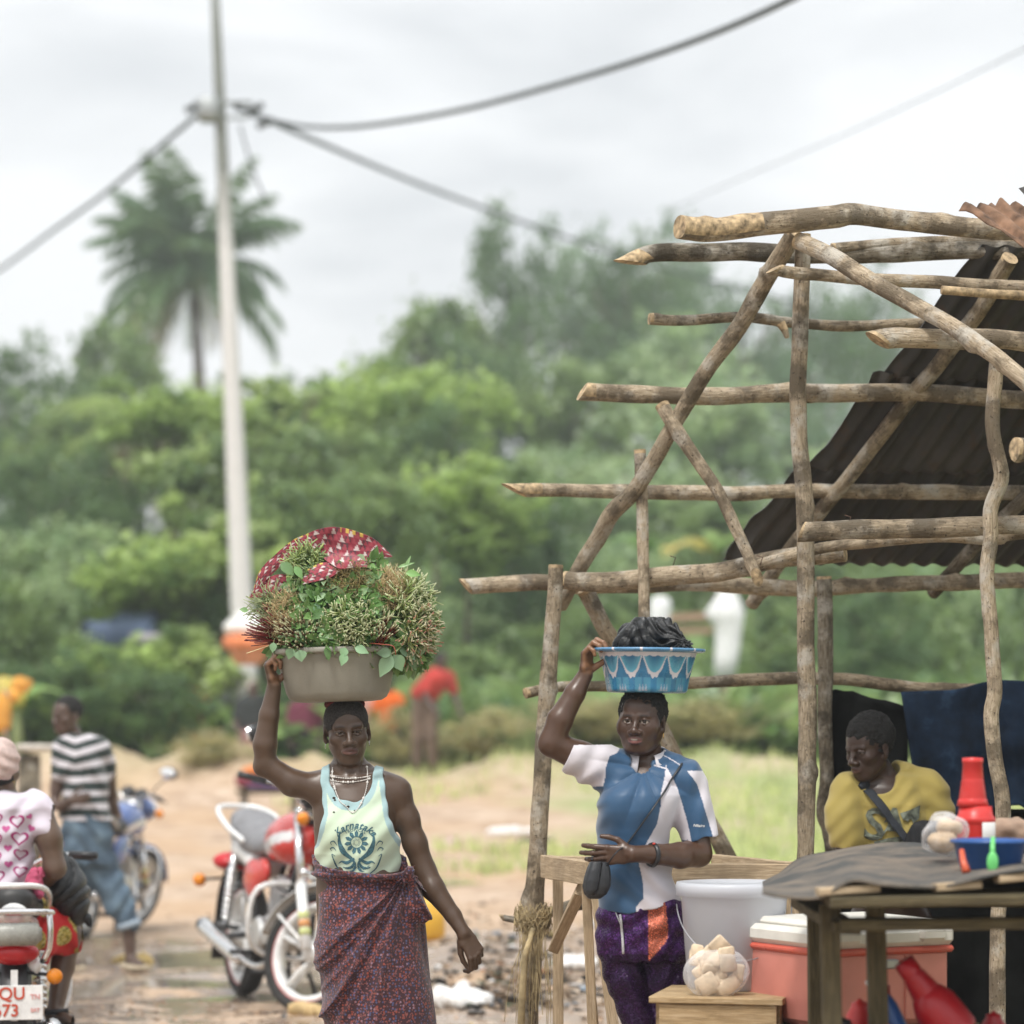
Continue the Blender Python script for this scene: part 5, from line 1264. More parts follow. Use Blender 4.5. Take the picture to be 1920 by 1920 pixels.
    q = MB(); q.tube(catmull([(.17, -.02, .58), (.27, -.06, .50), (.26, -.10, .30), (.10, -.14, .20), (-.20, -.15, .22)], .03), .018, 10); q.tube(catmull([(-.20, -.15, .22), (-.30, -.155, .235), (-.80, -.165, .33), (-.86, -.165, .345)], .04), [.02]+[.042]*40 if False else .042, 14); B(q, 'exhaust', CHR)
    q = MB(); q.tube(catmull([(.30, -.05, .62), (.33, -.20, .61), (.32, -.26, .55), (.28, -.26, .36), (.22, -.14, .26), (.22, .14, .26), (.28, .26, .36), (.32, .26, .55), (.33, .20, .61), (.30, .05, .62)], .03), .0125, 8); B(q, 'crash_bar', CHR if fend is not WP else WP)
    for y in (-1, 1):
        q = MB(); q.tube([(-.60, y*.12, .34), (-.50, y*.12, .72)], .018, 8)
        for k_ in range(9): q.tube([(-.585+.008*k_, y*.12, .40+.03*k_), (-.58+.008*k_, y*.12, .412+.03*k_)], .03, 12)
        B(q, 'shock_absorber', CHR)
        q = MB(); q.tube([(-.02, y*.12, .26), (-.02, y*.26, .26)], .014, 8); B(q, 'footpeg', BLKM); q = MB(); q.tube([(-.35, y*.12, .36), (-.36, y*.25, .37)], .012, 8); B(q, 'footpeg', BLKM)
    # rear
    q = MB(); V = []; k = 22
    for j in range(k):
        a = math.radians(60+125*j/(k-1)); 
        for (r, y) in ((Rw+.04, -.075), (Rw+.07, -.05), (Rw+.075, 0), (Rw+.07, .05), (Rw+.04, .075)): V.append((-.62+r*math.cos(a), y, Rw+.06+r*math.sin(a)))
    q.add(V, [(j*5+i, j*5+i+1, j*5+i+6, j*5+i+5) for j in range(k-1) for i in range(4)]); q.box((-.985, 0, .26), (.012, .15, .2), R=roty(.1)); rf = B(q, 'rear_mudguard', BLKM); md = rf.modifiers.new('t', 'SOLIDIFY'); md.thickness = .004
    s = SDF(); s.el((-.93, 0, .68), (.06, .11, .05), k=.02); s.el((-.90, 0, .67), (.07, .10, .045), k=.02); V, Q = s.mesh((-1.05, -.15, .58), (-.8, .15, .78), .01); mk('tail_light', V, Q, mat('tail_lens', (.5, .01, .015), .2), o, local=True)
    for y in (-1, 1):
        q = MB(); q.lathe([(.001, -.03), (.02, -.026), (.034, -.008), (.035, .01), (.02, .02), (.001, .022)], 16, (-.93, y*.175, .575), R=roty(-1.5708)); q2 = B(q, 'indicator', AMB)
        q = MB(); q.tube([(-.90, y*.06, .59), (-.91, y*.16, .58)], .009, 6); B(q, 'indicator_stem', BLKM)
    q = MB(); q.tube(catmull([(-.05, .10, .26), (-.05, .17, .14), (-.07, .22, .02)], .04), .012, 8); B(q, 'side_stand', BLKM)
    q = MB(); q.box((-.22, 0, .15), (.035, .20, .03)); 
    for y in (-.09, .09): q.tube([(-.18, y, .28), (-.26, y*1.5, .03)], .012, 6)
    B(q, 'centre_stand', BLKM)
    if rack:
        q = MB(); q.tube(catmull([(-.55, -.14, .80), (-.80, -.16, .84), (-1.0, -.15, .86), (-1.03, 0, .865), (-1.0, .15, .86), (-.80, .16, .84), (-.55, .14, .80)], .03), .013, 10)
        q.tube(catmull([(-.98, -.15, .86), (-1.0, -.155, .80), (-.99, -.15, .70), (-.95, -.12, .64)], .03), .013, 10); q.tube(catmull([(-.98, .15, .86), (-1.0, .155, .80), (-.99, .15, .70), (-.95, .12, .64)], .03), .013, 10)
        for x in (-.70, -.85): q.tube([(x, -.155, .845), (x, .155, .845)], .008, 8)
        B(q, 'luggage_rack', CHR)
        q = MB(); q.box((-1.005, 0, .765), (.06, .24, .10), bev=.03); B(q, 'wrapped_bundle', mat('grey_film', (.32, .32, .29), .3, bump=.6))
    if plate:
        q = MB(); q.box((-1.02, 0, .47), (.006, .245, .15), bev=.002); q.box((-1.0, 0, .50), (.02, .03, .22)); po = B(q, 'number_plate', WP, smooth=False)
        def txt(s_, y, z, size, colm, nm='plate_text'):
            cu = bpy.data.curves.new('t', 'FONT'); cu.body = s_; cu.size = size; cu.extrude = .0006; cu.align_x = 'CENTER'; cu.offset = .0012
            to = bpy.data.objects.new('t', cu); COL.objects.link(to); dg = bpy.context.evaluated_depsgraph_get(); me = bpy.data.meshes.new_from_object(to.evaluated_get(dg)); bpy.data.objects.remove(to)
            ob = bpy.data.objects.new(nm, me); COL.objects.link(ob); me.materials.clear(); me.materials.append(colm); ob.parent = po
            ob.rotation_euler = (math.pi/2, 0, -math.pi/2); ob.location = (-1.026-.12*(z-.47)*-1*0-.0, y, z); return ob
        rt = mat('plate_red', (.55, .07, .03), .5); pk = mat('plate_pink', (.75, .4, .38), .5)
        txt('AQU', .035, .485, .075, rt); txt('673', .035, .412, .075, rt); txt('TN', -.09, .485, .03, pk); txt('SAT', -.09, .43, .022, pk)
    return o
def gl(px, D): c = P(px, 1370, D); return np.array([c[0], D, float(tz(c[0], D))])
ra = gl(470, 16.9); fa = gl(600, 15.7); d = fa-ra
motorcycle('motorcycle', 'red and white motorcycle parked on its stand behind the older woman', (ra+fa)/2+np.array([-.03, .03, 0]), math.atan2(d[1], d[0]), lean=-.05, steer=.62, sc=1.12)
c = gl(205, 21.6); motorcycle('motorcycle', 'motorcycle with blue mudguards that the man in stripes leans on', c, math.radians(79), lean=.04, steer=-.3, paint=BLUP, accent=BLUP, fend=BLUP, seatm=SEATK, rimstripe=False)
c = gl(24, 12.75); motorcycle('motorcycle', 'red motorcycle seen from behind with a white number plate, cut by the left edge', c-np.array([0, 0, .02]), math.radians(100), steer=.1, seatm=SEATK, rack=True, plate=True, rimstripe=False, mirrors=(False, False), sc=.93)
# far table with coloured cloth
c = gl(505, 35); o = top('cloth_table', 'low far table heaped with maroon and orange cloth', 'table', c)
q = MB()
for sx in (-.3, .3):
    for sy in (-.2, .2): q = MB(); q.tube([c+np.array([sx, sy, -.05]), c+np.array([sx, sy, .32])], .03, 6); q.build('leg', B_DARK, o)
q = MB(); q.box(c+np.array([0, 0, .34]), (.75, .5, .05)); q.build('table_top', OLDW, o)
lumps('maroon_cloth', mat('maroon_cloth', (.22, .04, .06), .9), [(c+np.array([-.12, 0, .48]), (.28, .2, .13)), (c+np.array([.2, 0, .42]), (.2, .2, .08))], o, .3, .03)
lumps('orange_cloth', mat('orange_cloth', (.62, .2, .05), .9), [(c+np.array([.02, -.12, .6]), (.2, .14, .07)), (c+np.array([-.22, -.1, .58]), (.1, .1, .07))], o, .3, .02)
lumps('purple_cloth', mat('purple_cloth', (.09, .05, .13), .9), [(c+np.array([.05, -.1, .40]), (.33, .2, .05))], o, .3, .02)
# ---------------------------------------------------------------- figure toolkit
from mathutils.bvhtree import BVHTree
def regions(s, main, fine, smooth=1):
    V, Q = s.mesh(*main)
    for lo, hi, h in fine:
        lo = np.asarray(lo, float); hi = np.asarray(hi, float); c = V[Q].reshape(len(Q), 4, 3); g = main[2]*.8
        inside = ((c > lo+g) & (c < hi-g)).all((1, 2)); Q = Q[~inside]
    parts = [(V, Q)]
    for lo, hi, h in fine: parts.append(s.mesh(lo, hi, h))
    V, Q = join(parts); used = np.unique(Q); mp = -np.ones(len(V), int); mp[used] = np.arange(len(used))
    return V[used], mp[Q]
def head(s, c, R, sc=1.0, cheeks=0., age=0., male=0.):
    c = np.asarray(c, float); T = lambda p: c+R@(np.asarray(p, float)*sc)
    E = lambda p, r, k=.012, op='u', X=None: s.el(T(p), np.array(r)*sc, R=(R if X is None else R@X), k=k*sc, op=op)
    C = lambda a, b, ra, rb, k=.008, op='u': s.rc(T(a), T(b), ra*sc, rb*sc, k*sc, op)
    E((0, .012, .030), (.0735, .094, .086)); E((0, -.030, .036), (.062, .058, .056), .03)
    E((0, -.022, -.038), (.058-.002*age+.005*cheeks, .060, .058), .03); E((0, -.040, -.074), (.038+.007*cheeks+.004*male, .040, .040), .03)
    E((0, -.072, -.099-.003*age), (.017, .016, .014), .02)
    for x in (-1, 1):
        E((x*.042, -.056, -.022-.003*age), (.022+.008*cheeks, .022+.004*cheeks, .016+.012*cheeks), .03)
        C((x*(.046+.004*cheeks-.003*age), -.002, -.052), (x*(.022+.004*cheeks), -.062, -.096), .015, .012, .03)
        C((x*.012, -.0855, .017), (x*.040, -.076, .019), .0095, .009, .012)
        E((x*.031, -.097, .001), (.018, .016, .0095), .012, 's')
        E((x*.031, -.0715, .0), (.0150, .0152, .0120), .003)
        C((x*.018, -.0845, .0040), (x*.031, -.0885, .0070-.002*age), .0034, .0040, .005); C((x*.031, -.0885, .0070-.002*age), (x*.045, -.0785, .0025), .0040, .0032, .005)
        C((x*.019, -.084, -.006), (x*.031, -.0865, -.0088), .0022, .0024, .004); C((x*.031, -.0865, -.0088), (x*.044, -.079, -.004), .0024, .002, .004)
        E((x*.0150, -.100, -.037), (.0115, .0115, .0085), .006); E((x*.0095, -.112, -.0435), (.0042, .005, .0035), .003, 's')
        E((x*.0765, .008, -.008), (.0065, .018, .029), .012, X=rotz(x*.30)@rotx(-.15)); E((x*.0835, .002, -.004), (.005, .009, .016), .005, 's', X=rotz(x*.30)); E((x*.0745, .0, -.034), (.006, .009, .009), .008)
        if age: C((x*.021, -.094, -.040), (x*.033, -.079, -.070), .0022, .0014, .008, 's')
    if 0:
        for x in (-1, 1): C((x*.005, -.094, .020), (x*.006, -.094, .030), .0012, .0012, .005, 's')
    C((0, -.083, .012), (0, -.106, -.026), .0078, .0098, .012); E((0, -.1095, -.033), (.0125, .0115, .0105), .008)
    E((0, -.076, -.060), (.028, .023, .026), .02)
    wm = .020+.004*age; zc = -.0625-.003*age
    for x in (-1, 1): C((x*wm, -.0905+.001*age, zc), (x*.005, -.1025+.002*age, -.0570), .0042, .0058, .006); C((x*(wm-.004), -.0915, zc-.0055), (x*.004, -.100+.002*age, -.0705), .0048, .0068-.001*age, .006)
    return T
def facecol(V, c, R, sc, skin, lip, mouth_open=0., lid=.0, gaze=(0, 0), brow=.6):
    q = (V-np.asarray(c))@R/sc; col = np.tile(np.array(skin, float), (len(V), 1)); x, y, z = q[:, 0], q[:, 1], q[:, 2]; ax_ = np.abs(x)
    front = y < -.04
    dark = np.array(skin)*.25
    b = np.exp(-(((ax_-.029)/.017)**4)-((z-.0215+.08*np.abs(ax_-.026))/.0042)**2)*front*brow; col = col*(1-b[:, None])+dark*b[:, None]
    # lips
    w = np.exp(-(ax_/(.0245+.003*lid*2))**6-((z+.0637)/(.0120*(1-.45*(ax_/.025)**2)))**6)*(y < -.088); col = col*(1-w[:, None])+np.array(lip)*w[:, None]
    m_ = np.exp(-(ax_/.022)**4-((z+.0638+.3*ax_**2/.02)/(.0016+.0045*mouth_open))**2)*(y < -.086)
    mc = np.array((.04, .015, .012)) if not mouth_open else np.array((.05, .02, .018)); col = col*(1-m_[:, None])+mc*m_[:, None]
    if mouth_open:
        t_ = np.exp(-(x/.0115)**6-((z+.0612)/.0026)**4)*(y < -.086); col = col*(1-t_[:, None])+np.array((.45, .42, .37))*t_[:, None]
    # eyes
    ex = ax_-.031; al = (ex/.0135)**2+((z-.0003+.03*ex)/(.0062*(1-lid)))**2; eye = (al < 1) & front
    rim = (al >= 1) & (al < 2.0) & front & (z > -.001); col[rim] = np.array(skin)*.16
    col[eye] = (np.array((.36, .31, .26)) if lid < .2 else np.array((.20, .165, .135)))
    low = (w > .4) & (z < -.066); col[low] = np.array(lip)*1.45
    sx = np.sign(x); ir = ((ex+gaze[0]*sx)**2+(z-.0005-gaze[1])**2) < .0066**2; col[eye & ir] = (.03, .018, .012)
    ed = eye & (z > .0036*(1-lid)); col[ed] = np.array(skin)*.12
    gl_ = eye & ir & (((ex-.0015+gaze[0]*sx)**2+(z-.0025-gaze[1])**2) < .0011**2); col[gl_] = (.35, .35, .35)
    n_ = np.exp(-((ax_-.0095)/.0035)**2-((z+.0435)/.003)**2)*(y < -.1); col = col*(1-.8*n_[:, None])
    return col
def hand(s, w, H, curls, sc=1.0, spread=(.10, .02, -.06, -.16), thumb=((.9, -.25), (.5, -.2), (.3, -.2)), k=.004):
    """H columns: thumb side, finger direction, back of hand. curls: flexion (a,b,c) for index..little"""
    H = np.asarray(H, float); H = H/np.linalg.norm(H, axis=0); T = lambda p: w+H@(np.asarray(p, float)*sc)
    for x, y1 in ((.024, .085), (.008, .088), (-.009, .084), (-.024, .077)): s.rc(T((x*.55, .005, 0)), T((x, y1, -.001)), .0145*sc, .0118*sc, .010, sq=(H[:, 2], .85))
    s.rc(T((.022, .030, -.007)), T((-.022, .03, -.006)), .012*sc, .011*sc, .012)
    Ls = ((.041, .024, .019), (.045, .028, .020), (.041, .026, .020), (.032, .019, .017)); tips = []
    for i, (x, yb) in enumerate(((.025, .086), (.0085, .090), (-.0085, .086), (-.0245, .078))):
        p = np.array([x, yb, 0.]); a = 0; r = .0106 if i < 3 else .0093
        for j in range(3):
            a += curls[i][j]; d = np.array([math.sin(spread[i])*math.cos(a), math.cos(a)*math.cos(spread[i]), -math.sin(a)]); q = p+d*Ls[i][j]
            s.rc(T(p), T(q), r*sc, (r-.0009)*sc, k*.6 if j == 0 else .002); 
            s.el(T(p), (r*1.06*sc,)*3, k=.002); p = q; r -= .0009
        tips.append(T(p))
    p = np.array([.020, .018, -.008]); 
    for j, (L, r0, r1) in enumerate(((.042, .0145, .0105), (.031, .0100, .0092), (.026, .0092, .0075))):
        sd_, fl = thumb[j]; d = np.array([math.sin(sd_)*math.cos(fl), math.cos(sd_)*math.cos(fl), math.sin(fl)]); q = p+d*L; s.rc(T(p), T(q), r0*sc, r1*sc, k if j == 0 else .003); p = q
    return tips
def palmcol(V, col, w, H, pc, sc=1.0):
    q = (V-w)@(np.asarray(H)/np.linalg.norm(H, axis=0)); N = None
    m_ = (q[:, 1] > .0) & (q[:, 1] < .2) & (np.abs(q[:, 0]) < .09) & (q[:, 2] < -.004) & (q[:, 2] > -.09)
    f = np.clip((-.004-q[:, 2])/.008, 0, 1)*m_*np.clip(q[:, 1]/.02, 0, 1); return col*(1-f[:, None])+np.array(pc)*f[:, None]
def project(par, name, polys, m_, bvh, y0, off=.0015, dirv=(0, 1, 0), thick=0):
    """printed marks laid on a garment: polys = list of (verts xz list, faces)"""
    V = []; F_ = []; d = Vector(dirv)
    for vs, fs in polys:
        ok = True; n0 = len(V); loc = []
        for (x, z) in vs:
            h = bvh.ray_cast(Vector((x, y0, z)), d)
            if h[0] is None: ok = False; break
            loc.append(np.array(h[0])-np.array(dirv)*off)
        if ok: V += loc; F_ += [tuple(i+n0 for i in f) for f in fs]
    return mk(name, V, F_, m_, par, smooth=False) if V else None
def textpoly(s_, size, shear=0):
    cu = bpy.data.curves.new('t', 'FONT'); cu.body = s_; cu.size = size; cu.shear = shear; cu.align_x = 'CENTER'; cu.resolution_u = 3; cu.offset = size*.022
    to = bpy.data.objects.new('t', cu); COL.objects.link(to); dg = bpy.context.evaluated_depsgraph_get(); me = bpy.data.meshes.new_from_object(to.evaluated_get(dg))
    r = ([(v.co.x, v.co.y) for v in me.vertices], [tuple(p.vertices) for p in me.polygons]); bpy.data.objects.remove(to); bpy.data.meshes.remove(me); return r
def place(poly, x, z, a=0, flip=False):
    c, s_ = math.cos(a), math.sin(a); return ([(x+(-1 if flip else 1)*(u*c-v*s_), z+u*s_+v*c) for u, v in poly[0]], poly[1])
def arctext(st, size, cx, cz, R_, shear=0, tr=1.0, flip=False):
    out = []; adv = {'i': .32, 'I': .3, 'r': .42, 't': .4, 'T': .55, 'L': .5, 'K': .66, 'k': .52}; w = [adv.get(ch, .58)*size*tr for ch in st]; tot = sum(w); x = -tot/2
    for ch, wi in zip(st, w):
        a = -(x+wi/2)/R_; px_ = cx+R_*math.sin(-a); pz = cz+R_*math.cos(a)-R_; out.append(place(textpoly(ch, size, shear), px_, pz, a)); x += wi
    return out
SKIN = vmat('skin', .36, .22, 180, .0012, .09, 22, .5, sss=.0); SKINW = SKIN
CLOTH = vmat('jersey_cloth', .8, .25, 500, .0006, .05, 9, .3, sheen=.25)
SHINY = vmat('sports_cloth', .5, .12, 600, .0004, .04, 9, .45, sheen=.3)
def haircloud(name, s_, lo, hi, h, m_, par, amp=.004, sc=90):
    V, Q = s_.mesh(lo, hi, h); N = vnormals(V, Q); V = V+N*(amp*fbm(V, sc, 3, 2))[:, None]; return mk(name, V, Q, m_, par)
HAIR = mat('black_hair', (.012, .011, .010), .85, var=.4, scale=120, bump=.8)
HAIRG = mat('greying_hair', (.035, .032, .03), .85, var=.5, scale=160, bump=.6)
GOLD = mat('gold', (.8, .5, .12), .25, 1, 0)
I3 = np.eye(3)
PX = lambda px, D: (px-960)/F*D
PZ = lambda py, D: EYE+(HY-py)/F*D
def dense(pts, n=5):
    c = catmull([np.array([a, b, 0.]) for a, b in pts], n); return [(p[0], p[1]) for p in c]
def rows(D, L, dy=0):
    return [(PZ(py, D), PX((a+b)/2, D), D+(dy if len(q) < 2 else q[1]), (b-a)/2/F*D, q[0]) for (py, a, b, *q) in L]
def curve(pts):
    A = np.array(sorted(pts), float); return lambda v: np.interp(v, A[:, 0], A[:, 1])
# ================================================================ older woman with the leaf-filled basin
D = 10.1; Q_ = lambda px, py, dy=0: P(px, py, D+dy)
W1 = top('person', 'older woman in pale green vest and maroon wrap skirt steadying a grey basin', 'person', (PX(668, D), D, 0))
s = SDF(); hc = Q_(650, 1369); hR = rotz(.13)@roty(-.07)@rotx(.10); hs = .99
s.rc(Q_(652, 1400, .02), Q_(657, 1452, .035), .050, .054, .03); 
head(s, hc, hR, hs, 0, 1)
for x in (-1, 1): s.rc(Q_(657+x*16, 1425, -.03), Q_(660+x*6, 1462, -.045), .010, .009, .012)
s.loft(rows(D, [(1438, 628, 686, .058, .03), (1452, 592, 724, .070, .03), (1470, 580, 750, .085, .02), (1500, 584, 748, .098, .01), (1540, 588, 742, .104, 0), (1580, 590, 740, .100, 0), (1620, 594, 744, .100, 0), (1680, 592, 766, .115, .01), (1760, 596, 782, .125, .02)]), .03)
s.rc(Q_(640, 1446, .03), Q_(604, 1470, .02), .034, .043, .03); s.rc(Q_(674, 1446, .03), Q_(722, 1474, .025), .034, .045, .03)
for x0_, x1_ in ((652, 606), (664, 714)): s.rc(Q_(x0_, 1461, -.052), Q_(x1_, 1452, -.028), .009, .010, .012)
# raised arm
sh_r, el_r, wr_r = Q_(602, 1478, .0), Q_(498, 1432, -.03), Q_(514, 1287, -.06)
s.rc(Q_(618, 1482, .01), sh_r, .055, .052, .03); s.path([sh_r, Q_(548, 1468, -.02), el_r], [.052, .044, .0375], .02)
s.path([el_r, Q_(497, 1395, -.04), Q_(505, 1340, -.05), wr_r], [.0375, .0405, .034, .0245], .012); s.el(Q_(491, 1441, -.02), (.022, .024, .022), k=.03)
Hr = np.stack([np.array([.35, .90, .0]), np.array([-.22, -.10, .97]), np.array([-.86, .35, -.20])], 1)
hand(s, wr_r, Hr, [(.55, 1.2, .75), (1.05, 1.4, .8), (1.15, 1.45, .85), (1.2, 1.5, .9)], .93, thumb=((.5, -.9), (.2, -.6), (.0, -.4)))
# hanging arm
sh_l, el_l, wr_l = Q_(742, 1486, .02), Q_(796, 1632, .03), Q_(870, 1750, -.03)
s.path([Q_(722, 1480, .02), sh_l, Q_(764, 1535, .02), Q_(778, 1580, .025), el_l], [.052, .050, .0385, .0385, .040], .025)
s.path([el_l, Q_(812, 1666, .01), Q_(850, 1717, -.01), wr_l], [.040, .0405, .028, .0235], .012)
Hl = np.stack([np.array([-.80, -.25, -.52]), np.array([.50, .0, -.87]), np.array([.55, -.80, .22])], 1)
hand(s, wr_l, Hl, [(.55, .8, .45), (.65, .85, .5), (.72, .9, .5), (.8, .9, .5)], .98, thumb=((.35, -.35), (.02, -.3), (-.15, -.2)))
# legs under the wrap, mid-stride
for (hx, kx, ax_, dk, da) in ((660, 668, 660, -.05, -.02), (735, 738, 742, .02, .06)):
    s.path([Q_(hx, 1740), P(kx, 1370, D+dk)*np.array([1, 1, 0])+np.array([0, 0, .48]), P(ax_, 1370, D+da)*np.array([1, 1, 0])+np.array([0, 0, .09])], [.08, .052, .034], .03)
    f = P(ax_, 1370, D+da)*np.array([1, 1, 0]); s.rc(f+np.array([0, .02, .045]), f+np.array([0, -.17, .025]), .038, .025, .03)
V, Qf = regions(s, (Q_(455, 1320, -.35)*np.array([1, 1, 0]), Q_(925, 1195, .35), .0055),
                [(hc+np.array([-.105, -.14, -.128]), hc+np.array([.105, .13, .15]), .0021),
                 (wr_r+np.array([-.07, -.10, -.0]), wr_r+np.array([.075, .08, .19]), .0026), (wr_l+np.array([-.06, -.10, -.19]), wr_l+np.array([.14, .10, .0]), .0026)])
sk = (.082, .049, .031); col = facecol(V, hc, hR, hs, sk, (.100, .048, .040), 0, .36, (0, 0), .8)
far_ = np.linalg.norm(V-hc, axis=1) > .17; col[far_] = np.array(sk)*1.08  # head toned darker than the body to stand for its shade
col = palmcol(V, col, wr_r, Hr, (.24, .13, .075)); mk('body', V, Qf, SKIN, W1, col=col); bvb = BVHTree.FromPolygons([tuple(v) for v in V], [tuple(map(int, q)) for q in Qf])
h_ = SDF(); T = lambda p: hc+hR@(np.asarray(p, float)*hs)
h_.el(T((0, .014, .034)), np.array((.0765, .0975, .0865))*hs, R=hR); h_.el(T((0, -.031, .040)), np.array((.0655, .0625, .0585))*hs, R=hR, k=.03); h_.el(T((0, -.115, -.006)), np.array((.066, .078, .071))*hs, R=hR, k=.015, op='s'); 
def hcut(x, y, z):
    qx, qy, qz = [(x-hc[0])*hR[0][i]+(y-hc[1])*hR[1][i]+(z-hc[2])*hR[2][i] for i in range(3)]
    return np.maximum(qz-(-.012-.5*np.clip(qy-.015, 0, .06)), -1)+0*x
h_.fn(hc-.2, hc+.2, hcut, .006, 's')
for x in (-1, 1): h_.el(T((x*.082, .006, -.012)), (.020, .024, .030), k=.004, op='s')
haircloud('hair', h_, hc-.14, hc+.14, .0032, HAIRG, W1, .0012, 120)
for x in (-1, 1):
    m = MB(); e_ = T((x*.0765, .0, -.044)); m.tube([e_+np.array([0, .004*math.cos(a), .009*math.sin(a)-.006]) for a in np.linspace(0, 6.0, 16)], .0014, 6, closed=True); m.build('earring', mat('silver', (.7, .7, .68), .25, 1, 0), W1)
# vest
inf = 4; vr = rows(D, [(1434, 622, 692, .06, .03), (1452, 588, 728, .082, .03), (1470, 575, 756, .096, .02), (1500, 579, 754, .110, .01), (1540, 584, 750, .117, -.002), (1575, 586, 752, .117, -.004), (1600, 588, 753, .116, -.004), (1625, 597, 750, .106, 0), (1660, 604, 744, .095, 0)])
t_ = SDF(); t_.loft(vr, .01); t_.rc(Q_(640, 1446, .03), Q_(604, 1470, .02), .041, .050, .03); t_.rc(Q_(674, 1446, .03), Q_(722, 1474, .025), .041, .052, .03)
for x0_, x1_ in ((652, 606), (664, 714)): t_.rc(Q_(x0_, 1461, -.052), Q_(x1_, 1452, -.028), .016, .017, .012)
t_.rc(Q_(618, 1482, .01), sh_r, .062, .059, .03); t_.rc(Q_(722, 1480, .02), sh_l, .059, .057, .03)
t_.el(Q_(626, 1552, -.075), (.052, .048, .06), k=.05); t_.el(Q_(704, 1556, -.075), (.052, .048, .06), k=.05)
cxl = curve([(PZ(a, D), PX(b, D)) for b, a in ((601, 1425), (604, 1470), (610, 1524), (603, 1556), (592, 1584), (576, 1596), (570, 1660))]); cxr = curve([(PZ(a, D), PX(b, D)) for b, a in ((716, 1425), (722, 1470), (731, 1530), (742, 1560), (757, 1586), (772, 1594), (775, 1660))])
nc = Q_(660, 1436); nrx, nrz = 42/F*D, 66/F*D
def nk(x, z): return ((np.abs(x-nc[0])/nrx)**2.3+(np.abs(z-nc[2])/nrz)**2.3)**(1/2.3)
def vest_cut(x, y, z):
    d = np.maximum(cxl(z)-x, x-cxr(z)); return np.maximum(d, (1-nk(x, z))*.07*np.where(z < nc[2]+.05, 1, 1))+0*y
t_.fn((-9, 0, 0), (9, 20, 3), vest_cut, .001, 'i')
t_.fn((-9, 0, 0), (9, 20, 3), lambda x, y, z: .0035*np.sin((x*.8+z)*55+8*np.sin(z*9))*np.clip((PZ(1560, D)-z)*12, 0, 1)+.002*np.sin((x-z)*80)+0*y, .001, 'd')
V, Qf = t_.mesh(Q_(560, 1665, -.25), Q_(785, 1425, .22), .0032); V = smoothV(V, Qf, 1)
x, z = V[:, 0], V[:, 2]; de = np.minimum(x-cxl(z), cxr(z)-x); dn = (nk(x, z)-1)*nrx
trim = ((de < .0165) & (z > PZ(1592, D))) | ((dn < .019) & (z < nc[2]+.03)) | (z > PZ(1447, D))
col = np.where(trim[:, None], np.array((.36, .52, .54)), np.array((.60, .73, .56))); mk('vest', V, Qf, CLOTH, W1, col=col)
bvh = BVHTree.FromPolygons([tuple(v) for v in V], [tuple(map(int, q)) for q in Qf])
INK = mat('teal_ink', (.06, .16, .20), .8, var=.35, scale=160); y0 = D-.6; cx, cz = PX(671, D), PZ(1552, D); u1 = 1/F*D
pol = arctext('Karnataka', .034, PX(670, D), PZ(1551, D), .075, .35, .82)
project(W1, 'print_lettering', pol, INK, bvh, y0); project(W1, 'print_small_lettering', arctext('TROPICAL', .0135, PX(670, D), PZ(1556.5, D), .07, 0, 1.25), INK, bvh, y0)
project(W1, 'print_lower_lettering', arctext('CYCLONE', .0135, PX(680, D), PZ(1628, D), -.09, .1, 1.25), INK, bvh, y0)
em = []; ex, ez = PX(672, D), PZ(1577, D)
def ringp(cx, cz, r0, r1, n=28): return ([(cx+r*math.cos(6.2832*i/n), cz+r*math.sin(6.2832*i/n)) for i in range(n) for r in (r0, r1)], [(2*i, 2*i+1, (2*i+3) % (2*n), (2*i+2) % (2*n)) for i in range(n)])
em.append(ringp(ex, ez, .0185, .0215))
for i in range(11):
    a = math.pi/2+i*6.2832/11; L1 = .042 if 1 < (i % 11) < 10 or i == 0 else .042
    for k_, (ra_, wa) in enumerate(((L1, .24),)):
        em.append(([(ex+.022*math.cos(a-wa), ez+.022*math.sin(a-wa)), (ex+.034*math.cos(a-wa*.8), ez+.034*math.sin(a-wa*.8)), (ex+ra_*math.cos(a), ez+ra_*math.sin(a)), (ex+.034*math.cos(a+wa*.8), ez+.034*math.sin(a+wa*.8)), (ex+.022*math.cos(a+wa), ez+.022*math.sin(a+wa)), (ex+.0215*math.cos(a), ez+.0215*math.sin(a))], [(0, 1, 2, 5), (5, 2, 3, 4)]))
for i in range(7): a = i*.9; em.append(ringp(ex+.010*math.cos(a), ez+.010*math.sin(a), .0025, .0036, 8))
def stroke(pts, w0, w1, w2, mir):
    c = catmull([np.array([a, b, 0.]) for a, b in pts], .006)[:, :2]; n = len(c); T_ = np.gradient(c, axis=0); T_ /= np.linalg.norm(T_, axis=1)[:, None]; Nn = np.stack([-T_[:, 1], T_[:, 0]], 1); tt = np.linspace(0, 1, n); w = np.interp(tt, [0, .5, 1], [w0, w1, w2])[:, None]
    L = c+Nn*w; R_ = c-Nn*w; vs = []
    for a, b in zip(L, R_):
        for q in (a, b): vs.append((ex+mir*q[0]*u1, ez+q[1]*u1))
    return (vs, [(2*i, 2*i+1, 2*i+3, 2*i+2) for i in range(n-1)])
